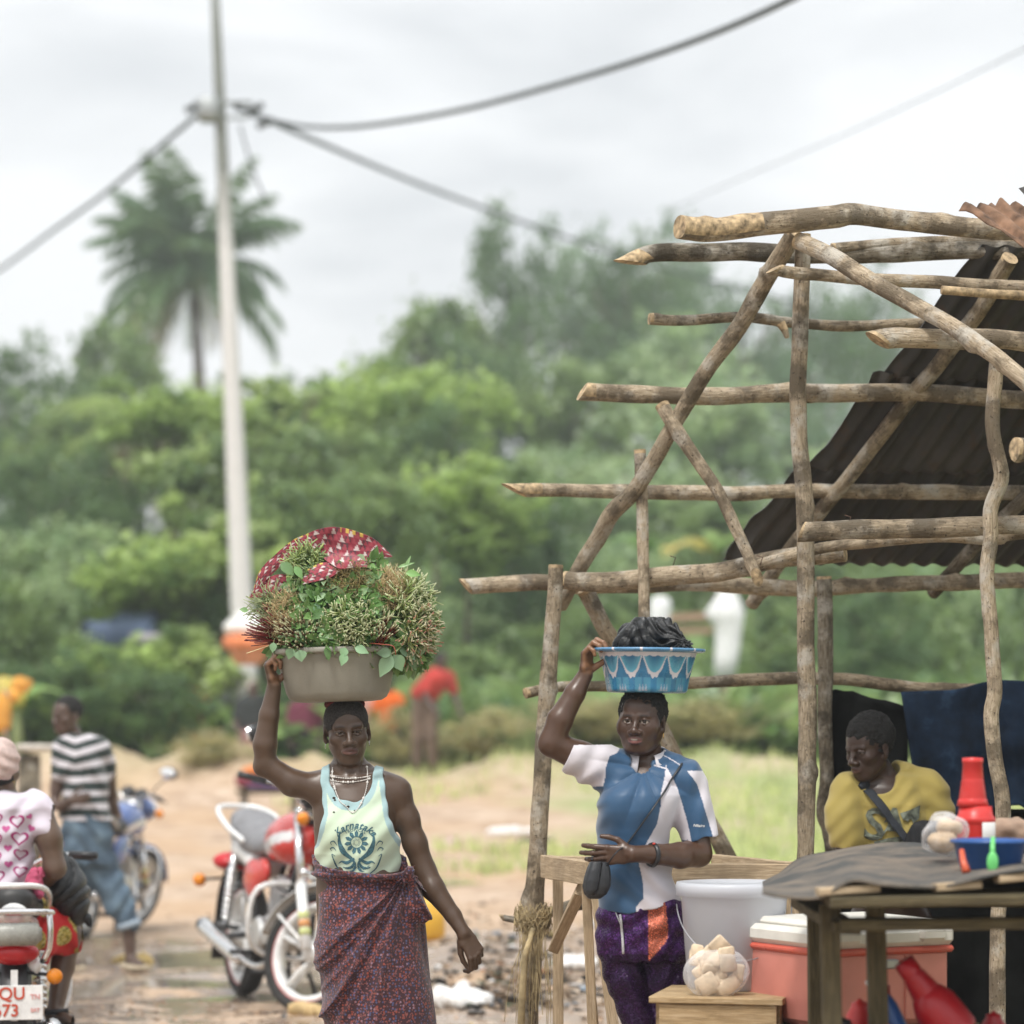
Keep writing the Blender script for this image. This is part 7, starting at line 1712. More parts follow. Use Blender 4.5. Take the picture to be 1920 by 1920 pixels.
# big loose leaves draped over the rim
def bigleaf(pts, L, w, label=None, col=(.10, .19, .09)):
    pass
BL_ = MB()
for (px, py, dx_, dz, L, w, cc) in ((522, 1208, -.05, -.5, .035, .013, (.13, .22, .12)), (570, 1222, .2, -.9, .04, .022, (.16, .26, .15)), (556, 1218, -.3, -.9, .04, .018, (.12, .2, .11)), (655, 1218, -.3, -.8, .035, .016, (.14, .24, .13)), (620, 1215, .2, -1, .05, .013, (.06, .12, .04)), (672, 1218, .9, -.3, .05, .016, (.15, .25, .14)), (655, 1228, -.2, -.6, .045, .016, (.14, .24, .13)),
                                    (738, 1228, -1, .1, .052, .019, (.16, .26, .15)), (738, 1230, -.55, -1, .085, .026, (.17, .27, .16)), (742, 1230, .5, -.9, .062, .026, (.14, .23, .12)), (752, 1210, .75, -.7, .075, .022, (.17, .28, .17)), (765, 1225, .5, -.9, .07, .016, (.09, .16, .07)), (758, 1178, .2, -.6, .05, .024, (.07, .14, .05)), (740, 1160, -.3, -.8, .05, .022, (.15, .24, .13)),
                                    (745, 1120, .7, .3, .045, .014, (.10, .2, .06)), (765, 1080, 1, -.1, .05, .014, (.12, .24, .07)), (762, 1075, .4, .9, .055, .006, (.14, .24, .10)), (750, 1070, .9, .3, .06, .006, (.14, .24, .10)), (535, 1062, .6, -.5, .06, .02, (.08, .15, .06)), (560, 1068, .5, -.7, .05, .014, (.10, .2, .07)), (590, 1060, -.1, -1, .04, .014, (.08, .16, .05)), (475, 1150, -.8, .2, .03, .010, (.12, .22, .08)), (590, 1100, .4, .7, .045, .016, (.12, .22, .11)), (600, 1135, .1, -.9, .045, .013, (.12, .22, .12)), (615, 1150, -.8, -.5, .05, .018, (.05, .11, .03)), (625, 1155, .7, -.6, .05, .015, (.05, .12, .03)), (700, 1195, .8, .3, .04, .02, (.16, .25, .14)), (668, 1045, .5, -.3, .04, .018, (.15, .24, .13))):
    h = bvc.ray_cast(Vector((PX(px, D), D-.8, PZ(py, D))), Vector((0, 1, 0))); yy = (h[0].y-.035) if h[0] else D-.2
    if py > 1212: yy = D-.232+.12*abs((px-634)/120)**3*.9
    c = np.array([PX(px, D), yy, PZ(py, D)]); vv, ff = leafshape(c, np.array([dx_, -.12, dz]), np.array([.1, -1., .35]), L, w); BL_.add(vv, ff, col=cc)
    # short stalk into the heap
    BL_.tube([c, c+np.array([-.2*dx_*L, .03, .015])], .0012, 4, col=(.2, .2, .09))
BL_.tube(catmull([Q_(692, 1206, -.20), Q_(715, 1208, -.225), Q_(738, 1212, -.24), Q_(742, 1228, -.24)], .01), .0018, 5, col=(.22, .05, .03)); BL_.tube(catmull([Q_(505, 1210, -.14), Q_(480, 1219, -.17), Q_(462, 1225, -.18)], .01), .0012, 5, col=(.5, .45, .28))
o = BL_.build('broad_leaves', LF, None, loc=Q_(634, 1225, -.2)); tag(o, 'larger pale green pointed leaves spilling over the basin rim', 'leaves', kind='stuff')
STM = vmat('stem_flesh', .45, .1, 200, .0005, .12, 40, .5)
def bundle(name, label, px, py, dy, dirv, n, L, rad, fan, colf, tipf=None, curl=.4, r0=.0024, seed=0, grp='vegetable bundles in the grey basin', cat='vegetable bundle', depth=.07):
    rr = np.random.default_rng(seed); c0 = Q_(px, py, dy); dv_ = np.array(dirv, float); dv_ /= np.linalg.norm(dv_); Rf = frame_to(dv_); m = MB(); base = c0-dv_*depth
    for i in range(n):
        a = rr.random()*6.283; q = math.sqrt(rr.random()); off = Rf@np.array([math.cos(a)*rad*q*.55, math.sin(a)*rad*q*.55, 0]); out = Rf@np.array([math.cos(a)*q*fan, math.sin(a)*q*fan, 1.]); out /= np.linalg.norm(out)
        l_ = L*(.75+.45*rr.random()); p = base+off; pts = [p]; d = out.copy(); cv = rand_dirs(1, rr)[0]*curl
        for k in range(5): d = d+cv*(.05+.36*k/5); d /= np.linalg.norm(d); p = p+d*(l_+depth)/5; pts.append(p)
        c_ = np.array(colf(rr)); r = r0*(.75+.5*rr.random()); b0 = m.n; m.tube(pts, [r]*4+[r*.95, r*.85], 5, col=c_)
        if tipf: m.C[-1][-5:] = tipf(rr)
    o = m.build(name, STM, None, loc=c0); return tag(o, label, cat, grp)
gst = lambda r: np.array((.30, .38, .14))*(.65+.6*r.random())*np.array([1, 1, .8+.5*r.random()])
wtip = lambda r: np.array((.52, .54, .32)); red = lambda r: np.array((.16, .025, .022))*(.6+.8*r.random()); tan = lambda r: np.array((.60, .46, .25))*(.6+.7*r.random())
bundle('stem_bundle', 'pale green cut-stem bundle hanging low over the rim at the centre', 642, 1185, -.21, (-.1, -.85, -.35), 260, .036, .062, .7, gst, wtip, 1.7, seed=1)
bundle('stem_bundle', 'green cut-stem bundle lying above and right of the lowest one', 668, 1152, -.20, (.15, -.8, .25), 220, .034, .062, .7, gst, wtip, 1.7, seed=2)
bundle('stem_bundle', 'thick green stem bundle fanning out at the right side of the load', 782, 1135, -.10, (.75, -.6, .1), 300, .052, .07, .75, gst, wtip, 1.8, seed=3)
bundle('stem_bundle', 'pinkish-tipped green stem bundle at the lower right of the load', 790, 1190, -.10, (.85, -.5, -.25), 260, .05, .06, .75, gst, lambda r: np.array((.62, .55, .38)) if r.random() < .7 else np.array((.5, .2, .15)), 1.8, seed=4)
bundle('stem_bundle', 'small green stem bundle tucked under the patterned cloth at the top', 572, 1055, -.12, (-.1, -.8, .2), 160, .03, .045, .7, gst, None, 1.7, seed=5)
bundle('stem_bundle', 'thin-stemmed green bundle at the left end of the load under the cloth', 492, 1140, -.10, (-.6, -.7, .1), 130, .04, .045, .7, lambda r: np.array((.30, .36, .17))*(.7+.6*r.random()), None, 1.8, .0013, seed=6)
bundle('red_stem_bundle', 'dark red stems with pale cut tips left of centre above the rim', 558, 1180, -.19, (-.15, -.85, .35), 120, .03, .055, .45, red, wtip, .15, .0022, seed=7, depth=.10)
bundle('red_stem_bundle', 'dark red stems with pale cut tips between the two green stem bundles', 712, 1170, -.18, (.2, -.7, .55), 80, .03, .04, .35, red, wtip, .15, .0024, seed=8, depth=.11)
bundle('red_stem_bundle', 'dark red stems poking out at the far left above the raised hand', 498, 1180, -.10, (-.75, -.5, .3), 60, .05, .04, .5, red, None, .15, .0022, seed=9, depth=.08)
bundle('root_bundle', 'largest frizzy beige root ball at the left of the load', 540, 1142, -.16, (-.2, -.85, .3), 1000, .020, .062, 1.0, tan, None, 3.4, .0008, seed=10)
bundle('root_bundle', 'frizzy beige root ball just below the patterned cloth', 650, 1088, -.19, (.05, -.9, .2), 900, .020, .055, 1.0, lambda r: np.array((.36, .28, .12))*(.5+.8*r.random()), None, 3.4, .0008, seed=11)
bundle('root_bundle', 'pale beige root ball at the upper right of the load', 745, 1100, -.13, (.5, -.8, .3), 800, .020, .052, 1.0, tan, None, 3.4, .0008, seed=12)
# patterned cloth over the heap
PC = vmat('printed_cotton', .8, .15, 300, .0005, .05, 9, .3, sheen=.2)
def wrapcloth(name, label, top_c, bot_c, n_u, n_v, seed, lift=.018, tri=.021):
    T_ = catmull([np.array([a, b, 0.]) for a, b in top_c], 2)[:, :2]; B_ = catmull([np.array([a, b, 0.]) for a, b in bot_c], 2)[:, :2]
    T_ = T_[np.linspace(0, len(T_)-1, n_u).astype(int)]; B_ = B_[np.linspace(0, len(B_)-1, n_u).astype(int)]; V = []; C = []
    for j in range(n_v):
        t_ = j/(n_v-1)
        for i in range(n_u):
            a, b = T_[i]*(1-t_)+B_[i]*t_; x, z = PX(a, D), PZ(b, D); h = bvc.ray_cast(Vector((x, D-.8, z)), Vector((0, 1, 0)))
            ye = D-.02 if not h[0] else h[0].y-lift
            V.append([x, ye, z])
    V = np.array(V).reshape(n_v, n_u, 3)
    for it in range(6):
        Y = V[:, :, 1]; Yp = np.pad(Y, 1, mode='edge'); V[:, :, 1] = .5*Y+.125*(Yp[2:, 1:-1]+Yp[:-2, 1:-1]+Yp[1:-1, 2:]+Yp[1:-1, :-2])
    P3 = V.reshape(-1, 3); P3[:, 1] -= lift*.6; P3 = P3+np.stack([0*P3[:, 0], .010*fbm(P3, 13, seed, 3)-.006*np.abs(vn(P3*np.array([1, .3, 1]), 24, seed)), .004*vn(P3, 16, seed+3)], 1)
    u = (np.tile(np.arange(n_u), n_v)/(n_u-1))*np.linalg.norm(np.diff(T_, axis=0), axis=1).sum()/F*D; w = np.repeat(np.arange(n_v), n_u)/(n_v-1)*.11
    # triangle print
    tu, tw = u/tri, w/tri*1.15; fu = (tu+.5*(np.floor(tw) % 2)) % 1; fw = tw % 1; triu = np.abs(fu-.5)*2 < fw*.98; sel = (np.floor(tw)+np.floor(tu+.5*(np.floor(tw) % 2))).astype(int) % 3
    col = np.where(triu[:, None], np.where((sel == 0)[:, None], np.array((.58, .50, .48)), np.array((.34, .06, .08))), np.where((sel == 1)[:, None], np.array((.10, .04, .05)), np.array((.26, .035, .055))))
    yel = (w < .012) & ((np.floor(u/.012) % 2) == 0) & (np.sin(u*31) > .2); col[yel] = (.62, .45, .10)
    o = mk(name, P3, [(j*n_u+i, j*n_u+i+1, (j+1)*n_u+i+1, (j+1)*n_u+i) for j in range(n_v-1) for i in range(n_u-1)], PC, None, col=col, loc=P3[len(P3)//2]); md = o.modifiers.new('t', 'SOLIDIFY'); md.thickness = .0015
    return tag(o, label, 'cloth')
o = top('patterned_cloth', 'red cotton cloth with white triangles laid over the top of the leaf load', 'cloth', Q_(620, 1040))
for args in ((((476, 1112), (488, 1075), (512, 1045), (550, 1015), (590, 996), (630, 990), (665, 996), (700, 1010), (722, 1030), (736, 1044)), ((480, 1118), (500, 1090), (524, 1066), (545, 1044), (575, 1026), (600, 1042), (625, 1062), (645, 1074), (680, 1066), (708, 1052), (737, 1046)), 150, 46, 1, .034),
             (((468, 1120), (490, 1092), (515, 1080), (545, 1078), (575, 1075), (605, 1060), (640, 1058), (680, 1044), (720, 1042)), ((471, 1124), (495, 1120), (512, 1122), (545, 1104), (590, 1098), (625, 1088), (655, 1068), (690, 1068), (722, 1050)), 150, 34, 5, .030)):
    c = wrapcloth('cloth_fold', '', args[0], args[1], args[2], args[3], args[4], args[5]); c.parent = o; c.location = Vector([float(v) for v in (np.array(c.location)-np.array(o.location))]); c.pop('label', None); c.pop('category', None)
# second basin
D = 9.8; Q_ = lambda px, py, dy=0: P(px, py, D+dy)
bc = Q_(1213, 1299); R = roty(.012); k = 16
b2 = top('basin', 'blue and white scalloped plastic basin on the young woman\'s head', 'basin', bc)
prof = [(0, 0), (.125, 0), (.132, .003), (.1355, .010), (.142, .05), (.152, .09), (.163, .128), (.166, .134), (.186, .136), (.1925, .138), (.1945, .143), (.192, .147), (.184, .147), (.166, .142), (.158, .125), (.137, .045), (.128, .008), (0, .006)]
mm = [(0, 0)]
pf = []; 
for i in range(len(prof)-1):
    n_ = max(1, int(abs(prof[i+1][1]-prof[i][1])/.0018)) if i > 1 and i < 7 else 1
    for j in range(n_): pf.append(tuple(np.array(prof[i])*(1-j/n_)+np.array(prof[i+1])*j/n_))
pf.append(prof[-1]); m = MB(); m.lathe(pf, 420, (0, 0, 0), fl=lambda a, i: 1+(.012*(abs(math.sin(a*9+.3))-.5) if 2 < i < len(pf)-8 else 0))
V = m.V[0]; a = np.arctan2(V[:, 1], V[:, 0]); z = V[:, 2]; per = (a*9/math.pi/2*2+.25) % 1*2-1   # 18 scallops -> use 12
per = ((a*12/6.2832+.28) % 1)*2-1; zb_ = .052+.075*np.abs(per)**2.2
LB, MBl, WH = np.array((.10, .33, .44)), np.array((.03, .16, .30)), np.array((.62, .60, .64)); nn = vn(V, 60, 2)*.5+.5
col = MBl*(.8+.5*nn[:, None])+0*V; up_ = z > zb_+.010; g = np.clip((z-zb_-.01)/.05, 0, 1)[:, None]; col = np.where(up_[:, None], (LB*1.25)*(1-g)+MBl*g, col)
band = (z > zb_-.004+.003*np.sin(a*60)) & (z <= zb_+.010+.004*(1-np.abs(per))) & (z < .128); col[band] = WH
low = (z < .030*(1-np.abs(((per*3.5) % 1)-.5)*2)) & (np.abs(np.abs(per)-.75) < .25) & (z > .003); col[low] = (col[low]*1.2+WH)/2.2
lt = ((np.abs(np.abs(per)-.6) < .3) & (z < .05)); col[lt & ~low] = col[lt & ~low]*.5+LB*.5
top_ = (z > .122-.004*np.abs(np.sin(a*18))) & (z < .133); col[top_] = WH; rim = z >= .1355; col[rim] = np.array((.09, .24, .42)); rw = rim & ((np.abs(((a*12/6.2832+.78) % 1)-.5)) < .04); col[rw] = WH
m.C[0][:] = col; m.V[0] = V@np.asarray(R).T+bc; m.build('basin', vmat('painted_plastic', .3, .03, 80, .001, .06, 12, .5, coat=.2), b2)
# black plastic bag
bp_ = NT('black_film'); bp_.set((.010, .011, .012), .3); bp_.b.inputs['Specular IOR Level'].default_value = .55; bp_.bump(bp_.noise(bp_.mapping(bp_.tex('Object'), (1, 1, 2)), 26, 6, .6, 1.5), .55, .012); BFILM = bp_.m
s = SDF(); s.path([Q_(1160, 1218, 0), Q_(1185, 1202, 0), Q_(1212, 1190, 0), Q_(1240, 1192, 0), Q_(1262, 1204, 0)], [.018, .046, .055, .050, .038], .03); s.rc(Q_(1262, 1202, -.04), Q_(1288, 1212, -.06), .030, .012, .02); s.rc(Q_(1290, 1208, -.07), Q_(1275, 1218, -.09), .010, .02, .01)
def cr_(x, y, z):
    ka, kb = PX(1278, D), PZ(1205, D); ph = np.arctan2(z-kb, -(x-ka)); r = np.sqrt((x-ka)**2+(z-kb)**2)
    return .007*(1-2*np.abs(np.sin(ph*6.5+2.6*np.sin(r*26+y*18)+y*30+x*20))**.55)+.0035*np.sin(ph*17+y*70+5*np.sin(x*40))
s.fn((-9, 0, 0), (9, 20, 3), cr_, .001, 'd'); V, Q = s.mesh(Q_(1130, 1235, -.17), Q_(1320, 1160, .13), .0032)
o = mk('black_bag', V, Q, BFILM, None, loc=Q_(1213, 1210)); tag(o, 'crumpled black plastic bag filling the blue basin', 'plastic bag')
# ================================================================ youth in yellow inside the stall
D = 11.3; Q_ = lambda px, py, dy=0: P(px, py, D+dy)
Y1 = top('person', 'youth in a yellow printed shirt with a dark strap, leaning behind the stall table', 'person', (PX(1660, D), D, 0))
s = SDF(); hc = Q_(1631, 1403); hR = rotz(-.90)@rotx(.22); hs = 1.0
s.path([Q_(1636, 1428, .03), Q_(1668, 1482, .06)], [.054, .062], .03); T = head(s, hc, hR, hs, .0, 0, 1)
s.loft(rows(D, [(1462, 1620, 1716, .08, .07), (1478, 1590, 1746, .095, .06), (1510, 1590, 1748, .105, .05), (1560, 1604, 1734, .105, .05), (1640, 1610, 1730, .105, .06), (1720, 1610, 1730, .12, .1)]), .04)
s.path([Q_(1586, 1490, .02), Q_(1584, 1560, -.02), Q_(1592, 1612, -.02)], [.055, .046, .044], .02); s.path([Q_(1592, 1612, -.02), Q_(1640, 1628, -.16), Q_(1690, 1630, -.22)], [.044, .036, .027], .02)
s.path([Q_(1752, 1490, .04), Q_(1762, 1550, .04), Q_(1758, 1612, .0)], [.055, .046, .042], .02); s.path([Q_(1758, 1612, 0), Q_(1730, 1632, -.12), Q_(1700, 1634, -.2)], [.042, .036, .027], .02)
Hx = np.stack([np.array([0, .1, 1.]), np.array([1., -.2, 0]), np.array([0, -1., .1])], 1); hand(s, Q_(1690, 1630, -.22), Hx, [(.3, .4, .3)]*4, 1.0)
Hy = np.stack([np.array([0, .1, 1.]), np.array([-1., -.2, 0]), np.array([0, -1., .1])], 1); hand(s, Q_(1702, 1634, -.2), Hy, [(.3, .4, .3)]*4, 1.0)
for x in (1635, 1705): b_ = P(x, 1370, D+.05); s.path([Q_(x, 1730, .1), np.array([b_[0], D-.02, .52]), np.array([b_[0], D+.1, .08])], [.09, .06, .04], .03); s.rc((b_[0], D+.1, .05), (b_[0], D-.1, .03), .04, .03, .02)
V, Qf = regions(s, (P(1530, 1370, D-.4)*np.array([1, 1, 0]), P(1820, 1300, D+.32), .007), [(hc+np.array([-.15, -.15, -.13]), hc+np.array([.14, .14, .16]), .0028)])
sk = (.060, .034, .024); col = facecol(V, hc, hR, hs, sk, (.10, .055, .045), 0, .45, (0, 0), .6); mk('body', V, Qf, SKIN, Y1, col=col)
h_ = SDF(); T = lambda p: hc+hR@(np.asarray(p, float)*hs)
h_.el(T((0, .016, .045)), np.array((.084, .106, .098)), R=hR); h_.el(T((0, -.12, -.012)), np.array((.072, .082, .080)), R=hR, k=.01, op='s')
hcy = hc.copy()
def hcut(x, y, z):
    qx, qy, qz = [(x-hcy[0])*hR[0][i]+(y-hcy[1])*hR[1][i]+(z-hcy[2])*hR[2][i] for i in range(3)]
    return -(qz-(-.012-.6*np.clip(qy-.01, 0, .05)))+0*x
h_.fn(hc-.3, hc+.3, hcut, .006, 'i')
haircloud('hair', h_, hc-.16, hc+.17, .004, HAIR, Y1, .004, 90)
t_ = SDF(); t_.loft(rows(D, [(1447, 1628, 1712, .07, .08), (1456, 1600, 1744, .095, .07), (1478, 1582, 1754, .115, .06), (1510, 1578, 1758, .125, .05), (1560, 1592, 1744, .125, .045), (1620, 1600, 1738, .125, .05), (1700, 1602, 1736, .13, .07)]), .03)
t_.path([Q_(1588, 1488, .02), Q_(1583, 1530, -.01), Q_(1588, 1560, -.02), Q_(1592, 1605, -.02)], [.074, .070, .068, .066], .03); t_.path([Q_(1748, 1488, .04), Q_(1759, 1525, .04), Q_(1762, 1570, .03)], [.072, .063, .060], .03)
t_.rc(Q_(1640, 1452, .06), Q_(1600, 1474, .04), .05, .06, .03); t_.rc(Q_(1690, 1450, .08), Q_(1736, 1470, .05), .05, .06, .03)
t_.el(Q_(1650, 1455, -.04), (.062, .12, .072), k=.006, op='s'); t_.rc(Q_(1640, 1420, .04), Q_(1662, 1462, .06), .066, .068, .006, 's')
t_.fn((-9, 0, 0), (9, 20, 3), lambda x, y, z: np.maximum(np.where(x < PX(1618, D), PZ(1591, D)-z, -1), np.where(x > PX(1742, D), PZ(1556, D)-z, -1))+0*y, .001, 'i')
t_.fn((-9, 0, 0), (9, 20, 3), lambda x, y, z: .0035*np.sin((x*.9+z*.5)*60+4*np.sin(z*8))+.0025*np.sin((x*.3-z)*80+3*np.sin(x*25))+0*y, .001, 'd')
V, Qf = t_.mesh(Q_(1535, 1705, -.2), Q_(1800, 1425, .3), .005); V = smoothV(V, Qf, 1); mk('shirt', V, Qf, CLOTH, Y1, col=(.44, .345, .10))
bvh = BVHTree.FromPolygons([tuple(v) for v in V], [tuple(map(int, q)) for q in Qf]); GI = mat('grey_print', (.16, .18, .14), .8, var=.5, scale=40)
project(Y1, 'shirt_lettering', [place(textpoly('S', .17, 0), PX(1632, D), PZ(1572, D), -.12), place(textpoly('A', .17, 0), PX(1666, D), PZ(1572, D), -.12)], GI, bvh, D-.6, off=.007)
pb_ = lambda L: ([(PX(a, D), PZ(b, D)) for a, b in L], [tuple(range(len(L)))])
project(Y1, 'shirt_print_block', [pb_([(1682, 1524), (1700, 1518), (1722, 1509), (1719, 1534), (1708, 1543), (1704, 1534), (1698, 1536), (1699, 1540), (1688, 1535)])], GI, bvh, D-.6, off=.007)
project(Y1, 'shirt_print_band', [pb_([(1634, 1577), (1660, 1570), (1690, 1566), (1696, 1582), (1668, 1590), (1640, 1592)])], GI, bvh, D-.6, off=.007)
st_ = onsurf(bvh, [(1616, 1468), (1628, 1484), (1640, 1500), (1655, 1520), (1672, 1543), (1690, 1566), (1706, 1588)], .012, D); st_ = [Q_(1608, 1456, .03)]+st_
m = MB(); m.tube(catmull(st_, .012), .022, 8, flat=.16, up=(0, -1, 0)); m.build('strap', mat('dark_webbing', (.03, .035, .045), .8, bump=.3, scale=90), Y1)
o = lumps('dark_bag', mat('dark_bag_cloth', (.012, .013, .016), .8), [(Q_(1735, 1572, -.12), (.075, .06, .075)), (Q_(1765, 1590, -.1), (.06, .06, .05))], Y1, .25, .012)
# ================================================================ man in stripes leaning on his motorcycle
D = 18.75; Q_ = lambda px, py, dy=0: P(px, py, D+dy)
M1 = top('person', 'man in a black and white striped shirt and rolled jeans looking round', 'person', (PX(180, D), D, 0))
s = SDF(); hc = Q_(126, 1342); hR = rotz(-.75)@rotx(.05); hs = 1.0
s.rc(Q_(130, 1365, .02), Q_(140, 1392, .03), .058, .065, .03); head(s, hc, hR, hs, .3, 0, 1)
s.loft(rows(D, [(1382, 116, 176, .08, .03), (1395, 108, 190, .11, .02), (1430, 112, 194, .13, 0), (1480, 122, 198, .13, 0), (1540, 118, 204, .14, 0), (1600, 116, 206, .15, .02)]), .04)
s.path([Q_(116, 1402, -.02), Q_(112, 1455, -.04), Q_(97, 1505, -.05)], [.058, .048, .042], .02); s.path([Q_(97, 1505, -.05), Q_(115, 1512, -.12), Q_(132, 1500, -.2)], [.042, .035, .026], .02)
s.path([Q_(190, 1402, .08), Q_(203, 1450, .12), Q_(208, 1492, .18)], [.056, .048, .042], .02); s.path([Q_(208, 1492, .18), Q_(215, 1520, .3), Q_(222, 1530, .45)], [.042, .034, .026], .02)
H_ = np.stack([np.array([0, 0, 1.]), np.array([1., -.3, .1]), np.array([.2, -1., 0])], 1); hand(s, Q_(132, 1500, -.2), H_, [(.5, .6, .4)]*4, 1.0)
s.path([Q_(185, 1620, .05), Q_(222, 1690, .02), Q_(241, 1735, .0), Q_(245, 1795, -.02)], [.1, .068, .05, .034], .03); s.path([Q_(140, 1620, .05), Q_(132, 1700, .0), Q_(128, 1795, .02)], [.1, .065, .036], .03)
for x, y in ((246, 1803), (128, 1803)): s.rc(Q_(x, y, 0), Q_(x+16, y+6, -.16), .04, .03, .03)
V, Qf = regions(s, (P(75, 1370, D-.45)*np.array([1, 1, 0]), P(300, 1290, D+.6), .010), [(hc+np.array([-.14, -.14, -.13]), hc+np.array([.14, .14, .15]), .0045)])
mk('body', V, Qf, SKIN, M1, col=facecol(V, hc, hR, hs, (.095, .058, .042), (.10, .05, .045), 0, .3, (0, 0), .7))
h_ = SDF(); T = lambda p: hc+hR@(np.asarray(p, float)*hs); h_.el(T((0, .014, .04)), np.array((.080, .10, .092)), R=hR); h_.fn(hc-.3, hc+.3, lambda x, y, z: -((z-hc[2])-.035+.7*np.clip((x-hc[0]), 0, .08))+0*y, .01, 'i')
haircloud('hair', h_, hc-.16, hc+.17, .006, HAIR, M1, .003, 60)
t_ = SDF(); t_.loft(rows(D, [(1376, 122, 168, .08, .03), (1386, 108, 186, .11, .02), (1405, 104, 195, .135, .01), (1440, 108, 198, .145, 0), (1480, 116, 202, .145, 0), (1538, 112, 208, .16, 0)]), .03)
t_.path([Q_(118, 1400, -.01), Q_(114, 1425, -.03), Q_(110, 1446, -.04)], [.072, .07, .068], .03); t_.path([Q_(188, 1402, .06), Q_(200, 1445, .1)], [.068, .064], .03)
t_.fn((-9, 0, 0), (9, 30, 3), lambda x, y, z: .008*np.sin(z*30+4*np.sin(x*12))+0*y, .001, 'd')
V, Qf = t_.mesh(Q_(85, 1541, -.3), Q_(230, 1365, .35), .008); px = 960+V[:, 0]/V[:, 1]*F; py = HY-(V[:, 2]-EYE)/V[:, 1]*F
wv = py-np.where(px > 140, -.30, .42)*(px-140)*np.clip((1480-py)/80, 0, 1); st_ = ((wv-1384) % 24.5) < 10.5
mk('striped_shirt', V, Qf, CLOTH, M1, col=np.where(st_[:, None], np.array((.60, .57, .60)), np.array((.022, .035, .032))))
JN = NT('faded_jeans'); v = JN.tex('Object'); JN.set(JN.ramp(JN.noise(v, 6, 5), [(.3, (.035, .055, .085)), (.55, (.10, .15, .20)), (.75, (.20, .28, .34))]), .9)
p_ = SDF(); p_.loft(rows(D, [(1528, 118, 206, .15, 0), (1560, 114, 210, .165, 0), (1620, 114, 214, .17, .02)]), .03); p_.path([Q_(184, 1620, .05), Q_(222, 1690, .02), Q_(241, 1730, .0)], [.125, .092, .070], .04); p_.path([Q_(142, 1620, .05), Q_(134, 1700, 0), Q_(130, 1735, 0)], [.125, .088, .070], .04)
p_.fn((-9, 0, 0), (9, 30, 3), lambda x, y, z: .008*np.sin(z*38+5*np.sin(x*14))+0*y, .001, 'd'); V, Qf = p_.mesh(Q_(85, 1755, -.3), Q_(285, 1520, .35), .009); mk('jeans', V, Qf, JN.m, M1)
m = MB(); m.tube([Q_(240, 1728, 0), Q_(244, 1740, 0)], .078, 18); m.build('turn_up', mat('jeans_inside', (.30, .36, .42), .9), M1); m = MB(); m.tube([Q_(130, 1730, 0), Q_(130, 1742, 0)], .078, 18); m.build('turn_up', mat('jeans_inside', (.3, .36, .42), .9), M1)
for x in (246, 128): m = MB(); a = Q_(x+5, 1812, -.06); m.box(a, (.13, .30, .025), R=rotz(.4), bev=.01); m.build('sandal', mat('pale_sandal', (.5, .42, .3), .7), M1)
# ================================================================ woman riding pillion at the left edge
D = 12.3; Q_ = lambda px, py, dy=0: P(px, py, D+dy)
L1 = top('person', 'woman seen from behind in a white shirt with pink hearts and red wax-print skirt', 'person', (PX(10, D), D, 0))
s = SDF(); hc = Q_(-4, 1442); hR = rotz(math.pi-.35); hs = 1.0
s.rc(Q_(-4, 1462, .02), Q_(-3, 1500, .0), .055, .060, .03); head(s, hc, hR, hs, .3, 0)
s.loft(rows(D, [(1490, -50, 44, .07, 0), (1510, -84, 78, .10, 0), (1560, -74, 66, .11, .01), (1620, -66, 58, .11, .02), (1680, -78, 74, .13, .02), (1750, -84, 84, .15, .04), (1790, -80, 84, .14, .08)]), .04)
s.path([Q_(72, 1512, .0), Q_(92, 1570, -.02), Q_(103, 1628, -.02)], [.055, .050, .044], .03); s.path([Q_(103, 1628, -.02), Q_(84, 1650, .14), Q_(62, 1656, .28)], [.046, .038, .027], .02)
s.path([Q_(-80, 1512, .0), Q_(-100, 1570, 0), Q_(-110, 1628, .05)], [.055, .050, .042], .03); s.path([Q_(-110, 1628, .05), Q_(-80, 1650, .2), Q_(-50, 1655, .3)], [.042, .036, .027], .02)
H_ = np.stack([np.array([0, 0, 1.]), np.array([-.3, 1., .0]), np.array([1., .3, 0])], 1); hand(s, Q_(62, 1656, .28), H_, [(.6, .8, .5)]*4, .95)
s.path([Q_(50, 1750, .06), Q_(126, 1752, .32), Q_(118, 1810, .30), Q_(104, 1892, .22)], [.085, .062, .050, .034], .02); s.rc(Q_(100, 1905, .24), Q_(138, 1916, .06), .036, .024, .02)
s.path([Q_(-50, 1750, .06), Q_(-130, 1752, .4), Q_(-120, 1890, .3)], [.085, .062, .036], .03); s.rc(Q_(-120, 1905, .3), Q_(-140, 1912, .5), .036, .026, .02)
V, Qf = regions(s, (Q_(-170, 1945, -.3), Q_(170, 1380, .6), .008), [(hc+np.array([-.14, -.14, -.13]), hc+np.array([.14, .14, .15]), .004)])
mk('body', V, Qf, SKIN, L1, col=facecol(V, hc, hR, hs, (.12, .075, .05), (.1, .05, .04), 0, .3))
h_ = SDF(); h_.el(hc+np.array([0, .0, .038]), (.092, .108, .094)); h_.el(hc+np.array([-.01, -.045, .0]), (.084, .070, .060), k=.03); h_.fn(hc-.3, hc+.3, lambda x, y, z: .004*np.sin(z*120+x*60)+0*y, .001, 'd'); V, Qf = h_.mesh(hc-.15, hc+.16, .005); mk('head_wrap', V, Qf, mat('pale_pink_wrap', (.55, .42, .38), .85, bump=.4, scale=40), L1)
h_ = SDF(); h_.el(hc+np.array([0, -.01, -.03]), (.076, .080, .045)); V, Qf = h_.mesh(hc-.12, hc+.1, .005); mk('hair', V, Qf, HAIR, L1)
